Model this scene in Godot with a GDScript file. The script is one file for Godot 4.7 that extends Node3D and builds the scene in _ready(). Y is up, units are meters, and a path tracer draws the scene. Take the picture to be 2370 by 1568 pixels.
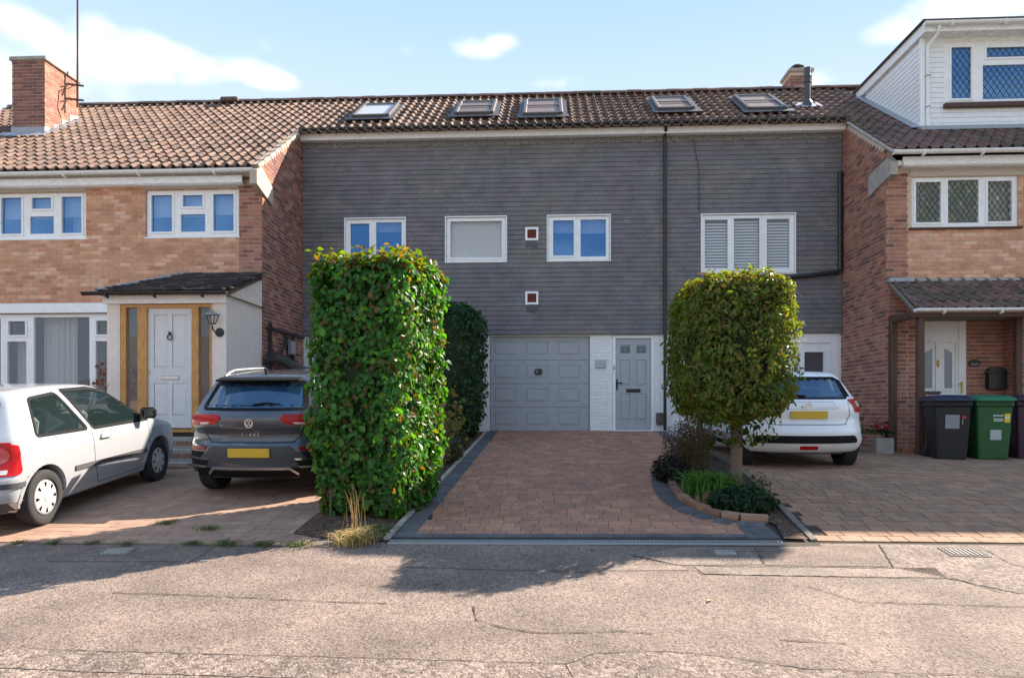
extends Node3D
# A terrace of houses with tile-hung fronts, three parked cars, clipped hedges and block-paved drives.
# P(x, y, n): n metres away from the street camera towards the houses.

const EYE := 1.6
var rng := RandomNumberGenerator.new()
var M := {}
var T := {}
var used_names := {}


class MB:
	var v := PackedVector3Array()
	var n := PackedVector3Array()
	var c := PackedColorArray()
	var col := Color(1, 1, 1)

	func tn(a: Vector3, b: Vector3, d: Vector3, na: Vector3, nb: Vector3, nd: Vector3) -> void:
		if (b - a).cross(d - a).dot(na + nb + nd) < 0.0:
			v.append(a); v.append(b); v.append(d)
			n.append(na); n.append(nb); n.append(nd)
		else:
			v.append(a); v.append(d); v.append(b)
			n.append(na); n.append(nd); n.append(nb)
		c.append(col); c.append(col); c.append(col)

	func tri(a: Vector3, b: Vector3, d: Vector3) -> void:
		var m := (b - a).cross(d - a)
		if m.length_squared() < 1e-14:
			return
		m = m.normalized()
		tn(a, b, d, m, m, m)

	func quad(a: Vector3, b: Vector3, d: Vector3, e: Vector3) -> void:
		tri(a, b, d)
		tri(a, d, e)

	func qn(a: Vector3, b: Vector3, d: Vector3, e: Vector3, na: Vector3, nb: Vector3, nd: Vector3, ne: Vector3) -> void:
		tn(a, b, d, na, nb, nd)
		tn(a, d, e, na, nd, ne)

	func box(p: Vector3, q: Vector3) -> void:
		var t := Transform3D(Basis.from_scale((q - p).abs()), (p + q) * 0.5)
		tbox(t)

	func tbox(t: Transform3D, skip_back := false) -> void:
		var s := 1.0 if t.basis.determinant() > 0 else -1.0
		for k in 3:
			for sg: float in [-1.0, 1.0]:
				if skip_back and k == 2 and sg < 0:
					continue
				var a: Vector3 = t.basis[k] * 0.5 * sg
				var b: Vector3 = t.basis[(k + 1) % 3] * 0.5 * sg * s
				var d: Vector3 = t.basis[(k + 2) % 3] * 0.5
				var o := t.origin + a
				quad(o - b - d, o + b - d, o + b + d, o - b + d)

	# box with bevelled edges
	func cbox(p: Vector3, q: Vector3, ch: float, t := Transform3D()) -> void:
		var lo := Vector3(minf(p.x, q.x), minf(p.y, q.y), minf(p.z, q.z))
		var hi := Vector3(maxf(p.x, q.x), maxf(p.y, q.y), maxf(p.z, q.z))
		ch = minf(ch, 0.45 * minf(hi.x - lo.x, minf(hi.y - lo.y, hi.z - lo.z)))
		var pts := {}
		for i in 8:
			var cr := Vector3(hi.x if i & 1 else lo.x, hi.y if i & 2 else lo.y, hi.z if i & 4 else lo.z)
			for k in 3:
				var w := cr
				for j in 3:
					if j != k:
						w[j] += ch * (-1.0 if (i >> j) & 1 else 1.0)
				pts[i * 3 + k] = t * w
		var ctr := t * ((lo + hi) * 0.5)
		var f := func(l: Array) -> void:
			var a: Vector3 = l[0]
			var b: Vector3 = l[1]
			var d: Vector3 = l[2]
			var flip: bool = (b - a).cross(d - a).dot(a - ctr) < 0
			if l.size() == 3:
				if flip: tri(a, d, b)
				else: tri(a, b, d)
			else:
				if flip: quad(l[3], d, b, a)
				else: quad(a, b, d, l[3])
		for k in 3:
			var k1 := 1 << ((k + 1) % 3)
			var k2 := 1 << ((k + 2) % 3)
			for sd in 2:
				var b0: int = (1 << k) * sd
				f.call([pts[b0 * 3 + k], pts[(b0 | k1) * 3 + k], pts[(b0 | k1 | k2) * 3 + k], pts[(b0 | k2) * 3 + k]])
			# edges along axis k
			var ka := (k + 1) % 3
			var kb := (k + 2) % 3
			for m in 4:
				var b1: int = (k1 if m & 1 else 0) | (k2 if m & 2 else 0)
				var b2: int = b1 | (1 << k)
				f.call([pts[b1 * 3 + ka], pts[b1 * 3 + kb], pts[b2 * 3 + kb], pts[b2 * 3 + ka]])
		for i in 8:
			f.call([pts[i * 3], pts[i * 3 + 1], pts[i * 3 + 2]])

	func bar(a: Vector3, b: Vector3, w: float, h: float, up := Vector3.UP) -> void:
		var z := (b - a)
		var l := z.length()
		if l < 1e-6:
			return
		z /= l
		var x := up.cross(z)
		if x.length() < 1e-4:
			x = Vector3.RIGHT.cross(z)
		x = x.normalized()
		var y := z.cross(x)
		tbox(Transform3D(Basis(x * w, y * h, z * l), (a + b) * 0.5))

	func tube(pts: PackedVector3Array, r0: float, r1: float, seg := 10, caps := true) -> void:
		var np := pts.size()
		var rings: Array = []
		var nrm: Array = []
		var x := Vector3.ZERO
		for i in np:
			var d := (pts[mini(i + 1, np - 1)] - pts[maxi(i - 1, 0)]).normalized()
			if x == Vector3.ZERO:
				x = d.cross(Vector3.UP if absf(d.y) < 0.9 else Vector3.RIGHT).normalized()
			else:
				x = (x - d * x.dot(d)).normalized()
			var y := d.cross(x)
			var r := lerpf(r0, r1, float(i) / maxf(np - 1, 1))
			var ring := PackedVector3Array()
			var rn := PackedVector3Array()
			for k in seg + 1:
				var an := TAU * k / seg
				var o := x * cos(an) + y * sin(an)
				ring.append(pts[i] + o * r)
				rn.append(o)
			rings.append(ring)
			nrm.append(rn)
		for i in np - 1:
			for k in seg:
				qn(rings[i][k], rings[i][k + 1], rings[i + 1][k + 1], rings[i + 1][k], nrm[i][k], nrm[i][k + 1], nrm[i + 1][k + 1], nrm[i + 1][k])
		if caps:
			for k in seg:
				tri(pts[0], rings[0][k + 1], rings[0][k])
				tri(pts[np - 1], rings[np - 1][k], rings[np - 1][k + 1])

	# pr: points (radius, height) from bottom to top, turned round t's y axis
	func lathe(pr: PackedVector2Array, t: Transform3D, seg := 20) -> void:
		for i in pr.size() - 1:
			var a := pr[i]
			var b := pr[i + 1]
			var e := Vector2(b.y - a.y, -(b.x - a.x))
			if e.length() < 1e-7:
				continue
			e = e.normalized()
			for k in seg:
				var c0 := cos(TAU * k / seg)
				var s0 := sin(TAU * k / seg)
				var c1 := cos(TAU * (k + 1) / seg)
				var s1 := sin(TAU * (k + 1) / seg)
				var n0 := (t.basis * Vector3(c0 * e.x, e.y, s0 * e.x)).normalized()
				var n1 := (t.basis * Vector3(c1 * e.x, e.y, s1 * e.x)).normalized()
				qn(t * Vector3(a.x * c0, a.y, a.x * s0), t * Vector3(b.x * c0, b.y, b.x * s0), t * Vector3(b.x * c1, b.y, b.x * s1), t * Vector3(a.x * c1, a.y, a.x * s1), n0, n0, n1, n1)

	# polygon in t's xy plane, extruded along t's z from 0 to depth
	func prism(poly: PackedVector2Array, t: Transform3D, depth: float) -> void:
		if Geometry2D.is_polygon_clockwise(poly):
			poly = poly.duplicate()
			poly.reverse()
		var ix := Geometry2D.triangulate_polygon(poly)
		var z := Vector3(0, 0, depth)
		for i in range(0, ix.size(), 3):
			var a := Vector3(poly[ix[i]].x, poly[ix[i]].y, 0)
			var b := Vector3(poly[ix[i + 1]].x, poly[ix[i + 1]].y, 0)
			var d := Vector3(poly[ix[i + 2]].x, poly[ix[i + 2]].y, 0)
			if (b - a).cross(d - a).z < 0:
				var sw := b
				b = d
				d = sw
			tri(t * (a + z), t * (b + z), t * (d + z))
			tri(t * a, t * d, t * b)
		for i in poly.size():
			var a := Vector3(poly[i].x, poly[i].y, 0)
			var k := poly[(i + 1) % poly.size()]
			var b := Vector3(k.x, k.y, 0)
			quad(t * a, t * b, t * (b + z), t * (a + z))

	# wall slab with rectangular holes; o lower corner, u along, nrm outwards
	func slab(o: Vector3, u: Vector3, nrm: Vector3, w: float, h: float, holes: Array, thick: float) -> void:
		var xs := [0.0, w]
		var ys := [0.0, h]
		for r: Rect2 in holes:
			for q: float in [r.position.x, r.end.x]:
				if q > 0.0 and q < w: xs.append(q)
			for q: float in [r.position.y, r.end.y]:
				if q > 0.0 and q < h: ys.append(q)
		xs.sort()
		ys.sort()
		var inside := func(x: float, y: float) -> bool:
			if x < 0 or y < 0 or x > w or y > h: return true
			for r: Rect2 in holes:
				if r.has_point(Vector2(x, y)): return true
			return false
		var up := Vector3.UP
		var bk := -nrm * thick
		for i in xs.size() - 1:
			for j in ys.size() - 1:
				var x0: float = xs[i]
				var x1: float = xs[i + 1]
				var y0: float = ys[j]
				var y1: float = ys[j + 1]
				if x1 - x0 < 1e-5 or y1 - y0 < 1e-5: continue
				var mx := (x0 + x1) * 0.5
				var my := (y0 + y1) * 0.5
				if inside.call(mx, my): continue
				var a := o + u * x0 + up * y0
				var b := o + u * x1 + up * y0
				var d := o + u * x1 + up * y1
				var e := o + u * x0 + up * y1
				quad(a, b, d, e)
				quad(b + bk, a + bk, e + bk, d + bk)
				if inside.call(x0 - 1e-3, my): quad(a + bk, a, e, e + bk)
				if inside.call(x1 + 1e-3, my): quad(b, b + bk, d + bk, d)
				if inside.call(mx, y0 - 1e-3): quad(a, a + bk, b + bk, b)
				if inside.call(mx, y1 + 1e-3): quad(e, d, d + bk, e + bk)

	func mesh() -> ArrayMesh:
		var m := ArrayMesh.new()
		var a := []
		a.resize(Mesh.ARRAY_MAX)
		a[Mesh.ARRAY_VERTEX] = v
		a[Mesh.ARRAY_NORMAL] = n
		a[Mesh.ARRAY_COLOR] = c
		m.add_surface_from_arrays(Mesh.PRIMITIVE_TRIANGLES, a)
		return m


# countable alike pieces of one thing: the ones that show largest become nodes, the rest one joined part
class Pieces:
	var xf: Array[Transform3D] = []
	var tone := PackedInt32Array()
	var proto: MB
	func add(t: Transform3D, k: int) -> void:
		xf.append(t)
		tone.append(k)


func P(x: float, y: float, n: float) -> Vector3:
	return Vector3(x, y, -n)


func score(t: Transform3D, nrm: Vector3) -> float:
	var o := t.origin
	var d := o - Vector3(0, EYE, 0)
	var th := deg_to_rad(3.0)
	var dep := -d.z * cos(th) - d.x * sin(th)
	if dep < 1.0: return 0.0
	var px := 1185.0 + 1620.0 * (d.x * cos(th) - d.z * sin(th)) / dep
	var py := 947.0 - 1620.0 * d.y / dep
	var s := absf(d.normalized().dot(nrm)) / d.length_squared()
	if px < 5 or px > 2365 or py < 5 or py > 1563: s *= 0.01
	return s


func finish(pc: Pieces, called: String, parent: Node3D, mats: Array, stuff_mat: Material, tones: Array, axis := 2, limit := 298) -> void:
	var order := []
	for i in pc.xf.size():
		var b := pc.xf[i].basis
		var area: float = b[(axis + 1) % 3].length() * b[(axis + 2) % 3].length()
		order.append([-score(pc.xf[i], b[axis].normalized()) * area, i])
	order.sort()
	var shared := pc.proto.mesh()
	var rest := MB.new()
	for q in order.size():
		var i: int = order[q][1]
		if q < limit:
			var o := MeshInstance3D.new()
			o.mesh = shared
			o.material_override = mats[pc.tone[i] % mats.size()]
			o.name = called
			parent.add_child(o, true)
			o.global_transform = pc.xf[i]
		else:
			var t := pc.xf[i]
			var nb := t.basis.inverse().transposed()
			rest.col = tones[pc.tone[i] % tones.size()]
			for k in pc.proto.v.size():
				rest.v.append(t * pc.proto.v[k])
				rest.n.append((nb * pc.proto.n[k]).normalized())
				rest.c.append(rest.col)
	if rest.v.size():
		var r := part(rest, called + "_rest", stuff_mat, parent)
		r.name = "further_" + called + "s"
		r.set_meta("kind", "stuff")


func numbered(s: String) -> String:
	if not used_names.has(s):
		used_names[s] = 0
		return s
	used_names[s] += 1
	return "%s_%03d" % [s, used_names[s]]


func thing(called: String, label: String, category: String, at := Vector3.ZERO, group := "") -> Node3D:
	var o := Node3D.new()
	o.name = numbered(called)
	add_child(o)
	o.position = at
	o.set_meta("label", label)
	o.set_meta("category", category)
	if group: o.set_meta("group", group)
	return o


# a part whose vertices are in world coordinates (world) or in its thing's own (not world)
func part(mb: MB, called: String, mat: Material, parent: Node3D, world := true) -> MeshInstance3D:
	var o := MeshInstance3D.new()
	o.mesh = mb.mesh()
	o.material_override = mat
	o.name = called
	parent.add_child(o, true)
	if world: o.global_transform = Transform3D()
	return o


func structure(mb: MB, called: String, mat: Material) -> MeshInstance3D:
	var o := part(mb, called, mat, self)
	o.set_meta("kind", "structure")
	return o


func single(mb: MB, called: String, mat: Material, label: String, category: String, group := "") -> MeshInstance3D:
	var o := part(mb, numbered(called), mat, self)
	o.set_meta("label", label)
	o.set_meta("category", category)
	if group: o.set_meta("group", group)
	return o


func lin(r: float, g: float, b: float) -> Color:
	return Color(r, g, b).linear_to_srgb()


func noise_tex(key: String, size: int, freq: float, octaves: int, lo: float, hi: float, kind := FastNoiseLite.TYPE_SIMPLEX_SMOOTH, as_normal := 0.0) -> Texture2D:
	if T.has(key): return T[key]
	var f := FastNoiseLite.new()
	f.seed = hash(key) % 10000
	f.noise_type = kind
	f.frequency = freq
	f.fractal_type = FastNoiseLite.FRACTAL_FBM if octaves > 1 else FastNoiseLite.FRACTAL_NONE
	f.fractal_octaves = octaves
	if kind == FastNoiseLite.TYPE_CELLULAR:
		f.cellular_return_type = FastNoiseLite.RETURN_CELL_VALUE
	var im := f.get_seamless_image(size, size)
	if as_normal > 0.0:
		im.convert(Image.FORMAT_RGBA8)
		im.bump_map_to_normal_map(as_normal)
	else:
		var d := im.get_data()
		var lut := PackedByteArray()
		for i in 256:
			lut.append(clampi(int(lerpf(lo, hi, i / 255.0) * 255.0), 0, 255))
		for i in d.size():
			d[i] = lut[d[i]]
		im = Image.create_from_data(size, size, false, Image.FORMAT_L8, d)
		im.convert(Image.FORMAT_RGB8)
	T[key] = ImageTexture.create_from_image(im)
	return T[key]


# stones of random tone, as in worn asphalt or gravel
func stone_tex(key: String, size: int, freq: float, ramp: Array) -> Texture2D:
	if T.has(key): return T[key]
	var f := FastNoiseLite.new()
	f.seed = hash(key) % 10000
	f.noise_type = FastNoiseLite.TYPE_CELLULAR
	f.cellular_return_type = FastNoiseLite.RETURN_CELL_VALUE
	f.frequency = freq
	f.fractal_type = FastNoiseLite.FRACTAL_NONE
	var d := f.get_seamless_image(size, size).get_data()
	f.seed += 5
	f.frequency = freq * 2.1
	var d2 := f.get_seamless_image(size, size).get_data()
	var out := PackedByteArray()
	out.resize(size * size * 3)
	var lr := PackedByteArray()
	for i in 256:
		var q := i / 255.0 * (ramp.size() - 1)
		var a: Color = ramp[int(q)]
		var b: Color = ramp[mini(int(q) + 1, ramp.size() - 1)]
		var cc := a.lerp(b, q - int(q))
		lr.append(int(cc.r * 255)); lr.append(int(cc.g * 255)); lr.append(int(cc.b * 255))
	for i in d.size():
		var k := (d[i] * 3 + d2[i] * 2) / 5 * 3
		out[i * 3] = lr[k]
		out[i * 3 + 1] = lr[k + 1]
		out[i * 3 + 2] = lr[k + 2]
	T[key] = ImageTexture.create_from_image(Image.create_from_data(size, size, false, Image.FORMAT_RGB8, out))
	return T[key]


func mean_of(t: Texture2D) -> float:
	if not T.has(t):
		var im: Image = t.get_image().duplicate()
		im.resize(32, 32, Image.INTERPOLATE_TRILINEAR)
		var sum := 0.0
		for i in 32:
			for j in 32:
				sum += im.get_pixel(i, j).srgb_to_linear().get_luminance()
		T[t] = sum / 1024.0
	return T[t]


# o: tex, ts (texture repeats per metre), nrm, ns, nd (normal depth), det, ds, metal, spec, coat, vc, alpha, back, rim
func mat(key: String, c: Color, rough: float, o := {}) -> StandardMaterial3D:
	if M.has(key): return M[key]
	var m := StandardMaterial3D.new()
	m.resource_name = key
	m.albedo_color = c
	m.roughness = rough
	m.metallic = o.get("metal", 0.0)
	# the textures only vary a colour: their mean brightness is divided out again
	var mean := 1.0
	for q: String in ["tex", "det"]:
		if o.has(q): mean *= mean_of(o[q])
	m.albedo_color = Color(c.srgb_to_linear().r / mean, c.srgb_to_linear().g / mean, c.srgb_to_linear().b / mean).linear_to_srgb()
	m.metallic_specular = o.get("spec", 0.5)
	if o.has("tex"):
		m.albedo_texture = o.tex
	if o.has("nrm"):
		m.normal_enabled = true
		m.normal_texture = o.nrm
		m.normal_scale = o.get("nd", 1.0)
	if o.has("hm"):
		m.heightmap_enabled = true
		m.heightmap_texture = o.hm
		m.heightmap_scale = o.get("hd", 0.3)
	if o.has("tex") or o.has("nrm") or o.has("hm"):
		m.uv1_triplanar = true
		m.uv1_world_triplanar = o.get("world", true)
		var s: float = o.get("ts", 1.0)
		m.uv1_scale = o.get("ts3", Vector3(s, s, s))
	if o.has("det"):
		m.detail_enabled = true
		m.detail_albedo = o.det
		m.detail_blend_mode = BaseMaterial3D.BLEND_MODE_MUL
		m.detail_uv_layer = BaseMaterial3D.DETAIL_UV_2
		m.uv2_triplanar = true
		m.uv2_world_triplanar = o.get("world", true)
		var s2: float = o.get("ds", 0.2)
		m.uv2_scale = o.get("ds3", Vector3(s2, s2, s2))
	if o.has("coat"):
		m.clearcoat_enabled = true
		m.clearcoat = o.coat
		m.clearcoat_roughness = 0.03
	if o.get("vc", false): m.vertex_color_use_as_albedo = true
	if o.has("alpha"):
		m.transparency = BaseMaterial3D.TRANSPARENCY_ALPHA
		m.albedo_color.a = o.alpha
	if o.has("back"):
		m.backlight_enabled = true
		m.backlight = o.back
	if o.has("rim"):
		m.rim_enabled = true
		m.rim = o.rim
	M[key] = m
	return m


# a set of tones of one matter: [materials, joined material, linear tones]
func tone_set(key: String, tones: Array, rough: float, o: Dictionary) -> Array:
	var mats := []
	for i in tones.size():
		var t: Color = tones[i]
		mats.append(mat("%s tone %d" % [key, i], t.linear_to_srgb(), rough, o))
	var o2 := o.duplicate()
	o2.vc = true
	return [mats, mat(key + " joined", Color(1, 1, 1), rough, o2), tones]


func vary(base: Color, n: int, dv: float, dh: float) -> Array:
	var out := []
	for i in n:
		var k := 1.0 + rng.randf_range(-dv, dv)
		out.append(Color(base.r * k * (1.0 + rng.randf_range(-dh, dh)), base.g * k, base.b * k * (1.0 + rng.randf_range(-dh, dh))))
	return out


func pw(x: float, t: Array) -> float:
	if x <= t[0][0]: return t[0][1]
	for i in t.size() - 1:
		if x <= t[i + 1][0]:
			return lerpf(t[i][1], t[i + 1][1], (x - t[i][0]) / (t[i + 1][0] - t[i][0]))
	return t[-1][1]


const PAVE := [[2.6, 0.0], [4.0, 0.05], [5.0, 0.14], [6.9, 0.31]]
const GC := [[6.9, 0.31], [15.0, 1.13], [30.0, 1.13]]
const GL := [[6.9, 0.31], [7.4, 0.38], [9.9, 0.60], [11.4, 0.68], [15.0, 0.75], [30.0, 0.8]]
const GR := [[6.9, 0.31], [8.5, 0.54], [10.0, 0.72], [12.0, 0.8], [15.0, 0.9], [30.0, 0.9]]


func gy(x: float, n: float) -> float:
	if n <= 6.9: return pw(n, PAVE)
	var c := pw(n, GC)
	if x < -1.6: return lerpf(c, pw(n, GL), smoothstep(-1.6, -2.4, x))
	if x > 2.3: return lerpf(c, pw(n, GR), smoothstep(2.5, 2.62, x))
	return c


func gp(x: float, n: float, lift := 0.0) -> Vector3:
	return P(x, gy(x, n) + lift, n)


func gnorm(x: float, n: float) -> Vector3:
	var a := gp(x + 0.02, n) - gp(x - 0.02, n)
	var b := gp(x, n + 0.05) - gp(x, n - 0.05)
	return a.cross(b).normalized()


func sky_picture(expo: float) -> ImageTexture:
	var w := 1536
	var h := 768
	var dens := PackedFloat32Array()
	dens.resize(w * h / 2)
	# clouds: azimuth, height, half sizes in degrees, strength
	var cl := []
	for q in [[270, 130, 120, 46, 1.0], [330, 150, 150, 34, .8], [400, 150, 60, 30, .9], [60, 55, 70, 26, .7], [215, 70, 40, 30, .55], [585, 175, 75, 26, .95], [630, 190, 40, 16, .7], [1130, 112, 85, 30, .8], [1170, 98, 30, 14, .6], [950, 118, 40, 12, .35], [1280, 190, 70, 18, .4], [2260, 20, 170, 44, 1.2], [2170, 40, 60, 26, .8], [5, 200, 40, 70, .8], [1900, 190, 130, 22, .55], [700, 120, 160, 30, .22], [120, 190, 160, 40, .35]]:
		var a := atan((q[0] - 1185.0) / 1620.0)
		var el := rad_to_deg(atan((947.0 - q[1]) / 1620.0 * cos(a)))
		cl.append([rad_to_deg(a) - 3.0, el, q[2] * 0.035 * cos(a), q[3] * 0.031, q[4]])
	for i in 130:
		var az := rng.randf_range(45.0, 318.0)
		var el := 5.0 + 50.0 * pow(rng.randf(), 1.4)
		var s := rng.randf_range(2.0, 7.5)
		for k in 3:
			cl.append([az + rng.randf_range(-s, s), el + rng.randf_range(-1.0, 1.0), s * rng.randf_range(.5, 1.1), s * rng.randf_range(.18, .34), rng.randf_range(.5, 1.1)])
	for q in cl:
		var x0 := int(w * (q[0] - 2.6 * q[2]) / 360.0)
		var x1 := int(w * (q[0] + 2.6 * q[2]) / 360.0)
		var y0 := clampi(int(h * (0.5 - (q[1] + 2.6 * q[3]) / 180.0)), 0, h / 2 - 1)
		var y1 := clampi(int(h * (0.5 - (q[1] - 2.6 * q[3]) / 180.0)), 0, h / 2 - 1)
		for y in range(y0, y1 + 1):
			var dy: float = ((0.5 - (y + 0.5) / h) * 180.0 - q[1]) / q[3]
			if dy < 0: dy *= 1.5
			for x in range(x0, x1 + 1):
				var dx: float = ((x + 0.5) / w * 360.0 - q[0]) / q[2]
				dens[y * w + posmod(x, w)] += q[4] * exp(-(dx * dx + dy * dy))
	var f := FastNoiseLite.new()
	f.seed = 11
	f.noise_type = FastNoiseLite.TYPE_SIMPLEX_SMOOTH
	f.fractal_octaves = 5
	f.frequency = 9.0
	var px := PackedFloat32Array()
	px.resize(w * h * 3)
	for y in h:
		var el := (0.5 - (y + 0.5) / h) * PI
		var t := clampf(el / (PI / 2), 0.0, 1.0)
		# pale near the horizon, blue above
		var k1 := smoothstep(0.16, 0.43, t)
		var k2 := smoothstep(0.35, 1.0, t)
		var r := lerpf(lerpf(0.74, 0.36, k1), 0.32, k2)
		var g := lerpf(lerpf(0.87, 0.63, k1), 0.51, k2)
		var b := lerpf(lerpf(1.03, 1.02, k1), 0.90, k2)
		if el < 0.0:
			r = 0.30; g = 0.27; b = 0.24
		for x in w:
			var cr := r
			var cg := g
			var cb := b
			if el > 0.0 and y < h / 2:
				var d := dens[y * w + x]
				if d > 0.02:
					var az := (x + 0.5) / w * TAU
					var nz := f.get_noise_3d(sin(az) * cos(el), sin(el) * 1.7, -cos(az) * cos(el))
					var a := 1.0 - exp(-1.7 * maxf(0.0, d * (1.0 + 1.6 * nz) - 0.17))
					var body := 1.0 - 0.16 * smoothstep(-0.1, 0.4, -nz) * minf(1.0, d)
					cr = lerpf(cr, 1.5 * body, a)
					cg = lerpf(cg, 1.47 * body, a)
					cb = lerpf(cb, 1.44 * body, a)
			var i := (y * w + x) * 3
			px[i] = cr * 1.13 / expo
			px[i + 1] = cg * 1.13 / expo
			px[i + 2] = cb * 1.13 / expo
	return ImageTexture.create_from_image(Image.create_from_data(w, h, false, Image.FORMAT_RGBF, px.to_byte_array()))


func _ready() -> void:
	rng.seed = 20240
	# camera, sky, sun, exposure
	var cam := Camera3D.new()
	cam.name = "camera"
	add_child(cam)
	cam.position = Vector3(0, EYE, 0)
	cam.rotation_degrees = Vector3(0, 3.0, 0)
	cam.projection = Camera3D.PROJECTION_FRUSTUM
	cam.near = 0.1
	cam.far = 600.0
	cam.size = 0.1 * 1568.0 / 1620.0
	cam.frustum_offset = Vector2(0, 0.1 * 163.0 / 1620.0)
	cam.current = true
	var expo := 5.0
	var we := WorldEnvironment.new()
	we.name = "environment"
	var env := Environment.new()
	env.background_mode = Environment.BG_SKY
	env.sky = Sky.new()
	var psm := PanoramaSkyMaterial.new()
	psm.panorama = sky_picture(expo)
	env.sky.sky_material = psm
	env.tonemap_mode = Environment.TONE_MAPPER_LINEAR
	env.tonemap_exposure = expo
	env.sdfgi_enabled = true
	env.ssao_enabled = true
	env.ssil_enabled = true
	we.environment = env
	add_child(we)
	var sun := DirectionalLight3D.new()
	sun.name = "sun"
	sun.light_energy = 0.98
	sun.light_color = Color(1.0, 0.94, 0.87)
	sun.light_angular_distance = 0.5
	sun.shadow_enabled = true
	add_child(sun)
	sun.look_at_from_position(Vector3.ZERO, Vector3(-1.04, -1.0, 0.84), Vector3.UP)

	materials()
	ground()
	left_house()
	middle_houses()
	right_house()
	opposite_side()
	drives()
	hedges()
	bed_plants()
	cars()
	small_things()


func materials() -> void:
	var fine := noise_tex("fine", 256, 0.09, 4, 0.80, 1.0)
	var broad := noise_tex("broad", 256, 0.02, 4, 0.82, 1.0)
	var grain := noise_tex("grain", 256, 0.12, 3, 0, 1, FastNoiseLite.TYPE_SIMPLEX_SMOOTH, 3.0)
	var soft := noise_tex("soft", 256, 0.03, 3, 0, 1, FastNoiseLite.TYPE_SIMPLEX_SMOOTH, 2.0)
	var worn := {"tex": fine, "ts": 2.6, "nrm": grain, "nd": 0.8, "det": broad, "ds": 0.55}
	M.buff = tone_set("buff brick", [Color(0.607, 0.311, 0.183), Color(0.558, 0.281, 0.164), Color(0.647, 0.343, 0.210), Color(0.688, 0.392, 0.252), Color(0.548, 0.262, 0.155), Color(0.597, 0.305, 0.188), Color(0.507, 0.233, 0.141), Color(0.727, 0.439, 0.299)], 0.9, worn)
	M.red = tone_set("red brick", [Color(0.353, 0.154, 0.109), Color(0.297, 0.125, 0.093), Color(0.238, 0.104, 0.084), Color(0.412, 0.184, 0.124), Color(0.187, 0.087, 0.079), Color(0.382, 0.205, 0.153), Color(0.151, 0.074, 0.071)], 0.9, worn)
	M.white_brick = tone_set("painted brick", [Color(0.856, 0.856, 0.845), Color(0.813, 0.819, 0.813)], 0.7, {"tex": noise_tex("paint", 256, 0.03, 3, 0.95, 1.0), "ts": 1.1, "nrm": soft, "nd": 0.2})
	mat("mortar", lin(.62, .50, .41), 0.95, {"tex": fine, "ts": 1.7, "nrm": grain, "nd": 0.6})
	mat("pale mortar", lin(.60, .46, .36), 0.95, {"tex": fine, "ts": 1.7, "nrm": grain, "nd": 0.6})
	mat("mortar fillet", lin(.50, .42, .33), 0.95, {"tex": fine, "ts": 1.7, "nrm": grain, "nd": 1.0})
	M.slate = tone_set("hung tile", [Color(0.174, 0.153, 0.161), Color(0.161, 0.149, 0.159), Color(0.170, 0.160, 0.173), Color(0.166, 0.163, 0.167), Color(0.153, 0.151, 0.155), Color(0.174, 0.167, 0.163), Color(0.187, 0.169, 0.165)], 0.75, {"tex": noise_tex("slate", 256, 0.05, 5, 0.72, 1.0), "ts3": Vector3(1.3, 4.0, 1.3), "nrm": grain, "nd": 0.5, "det": broad, "ds": 0.35})
	M.pan = tone_set("roof tile", [Color(0.174, 0.110, 0.081), Color(0.154, 0.097, 0.074), Color(0.198, 0.124, 0.092), Color(0.134, 0.088, 0.069), Color(0.218, 0.143, 0.106), Color(0.168, 0.116, 0.090)], 0.9, {"tex": noise_tex("lichen", 256, 0.06, 5, 0.45, 1.0), "ts": 1.9, "nrm": grain, "nd": 1.0, "det": broad, "ds": 0.4})
	M.moss = tone_set("mossy roof tile", [Color(0.165, 0.101, 0.086), Color(0.187, 0.110, 0.095), Color(0.132, 0.097, 0.079), Color(0.209, 0.121, 0.101), Color(0.110, 0.092, 0.066), Color(0.182, 0.127, 0.112)], 0.95, {"tex": noise_tex("lichen", 256, 0.06, 5, 0.45, 1.0), "ts": 2.3, "nrm": grain, "nd": 1.4, "det": broad, "ds": 0.7})
	M.plain = tone_set("plain tile", [Color(.05, .042, .042), Color(.085, .065, .062), Color(.035, .032, .034), Color(.11, .095, .09)], 0.8, {"tex": noise_tex("lichen", 256, 0.06, 5, 0.45, 1.0), "ts": 2.3, "nrm": grain, "nd": 1.0})
	var pv := {"tex": fine, "ts": 2.2, "nrm": grain, "nd": 0.7, "det": broad, "ds": 0.45}
	M.block = tone_set("paving block", [Color(0.397, 0.198, 0.124), Color(0.364, 0.183, 0.121), Color(0.420, 0.213, 0.133), Color(0.349, 0.181, 0.121), Color(0.389, 0.188, 0.119), Color(0.336, 0.177, 0.121), Color(0.438, 0.227, 0.137)], 0.92, pv)
	M.sett = tone_set("driveway sett", [Color(0.319, 0.196, 0.124), Color(0.292, 0.178, 0.116), Color(0.342, 0.208, 0.131), Color(0.272, 0.169, 0.113), Color(0.308, 0.183, 0.116)], 0.92, pv)
	M.pinkblock = tone_set("worn block", [Color(0.334, 0.205, 0.142), Color(0.314, 0.195, 0.138), Color(0.351, 0.218, 0.149), Color(0.297, 0.185, 0.134)], 0.92, pv)
	M.coal = tone_set("charcoal block", [Color(0.105, 0.101, 0.108), Color(0.094, 0.091, 0.099), Color(0.121, 0.116, 0.121)], 0.9, pv)
	M.kerbbrick = tone_set("kerb brick", [Color(.33, .185, .12), Color(.28, .15, .10), Color(.37, .225, .15), Color(.22, .12, .09)], 0.9, worn)
	M.upvc = tone_set("board", [Color(.82, .82, .82)], 0.4, {"tex": noise_tex("paint", 256, 0.03, 3, 0.95, 1.0), "ts": 0.9})
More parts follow.
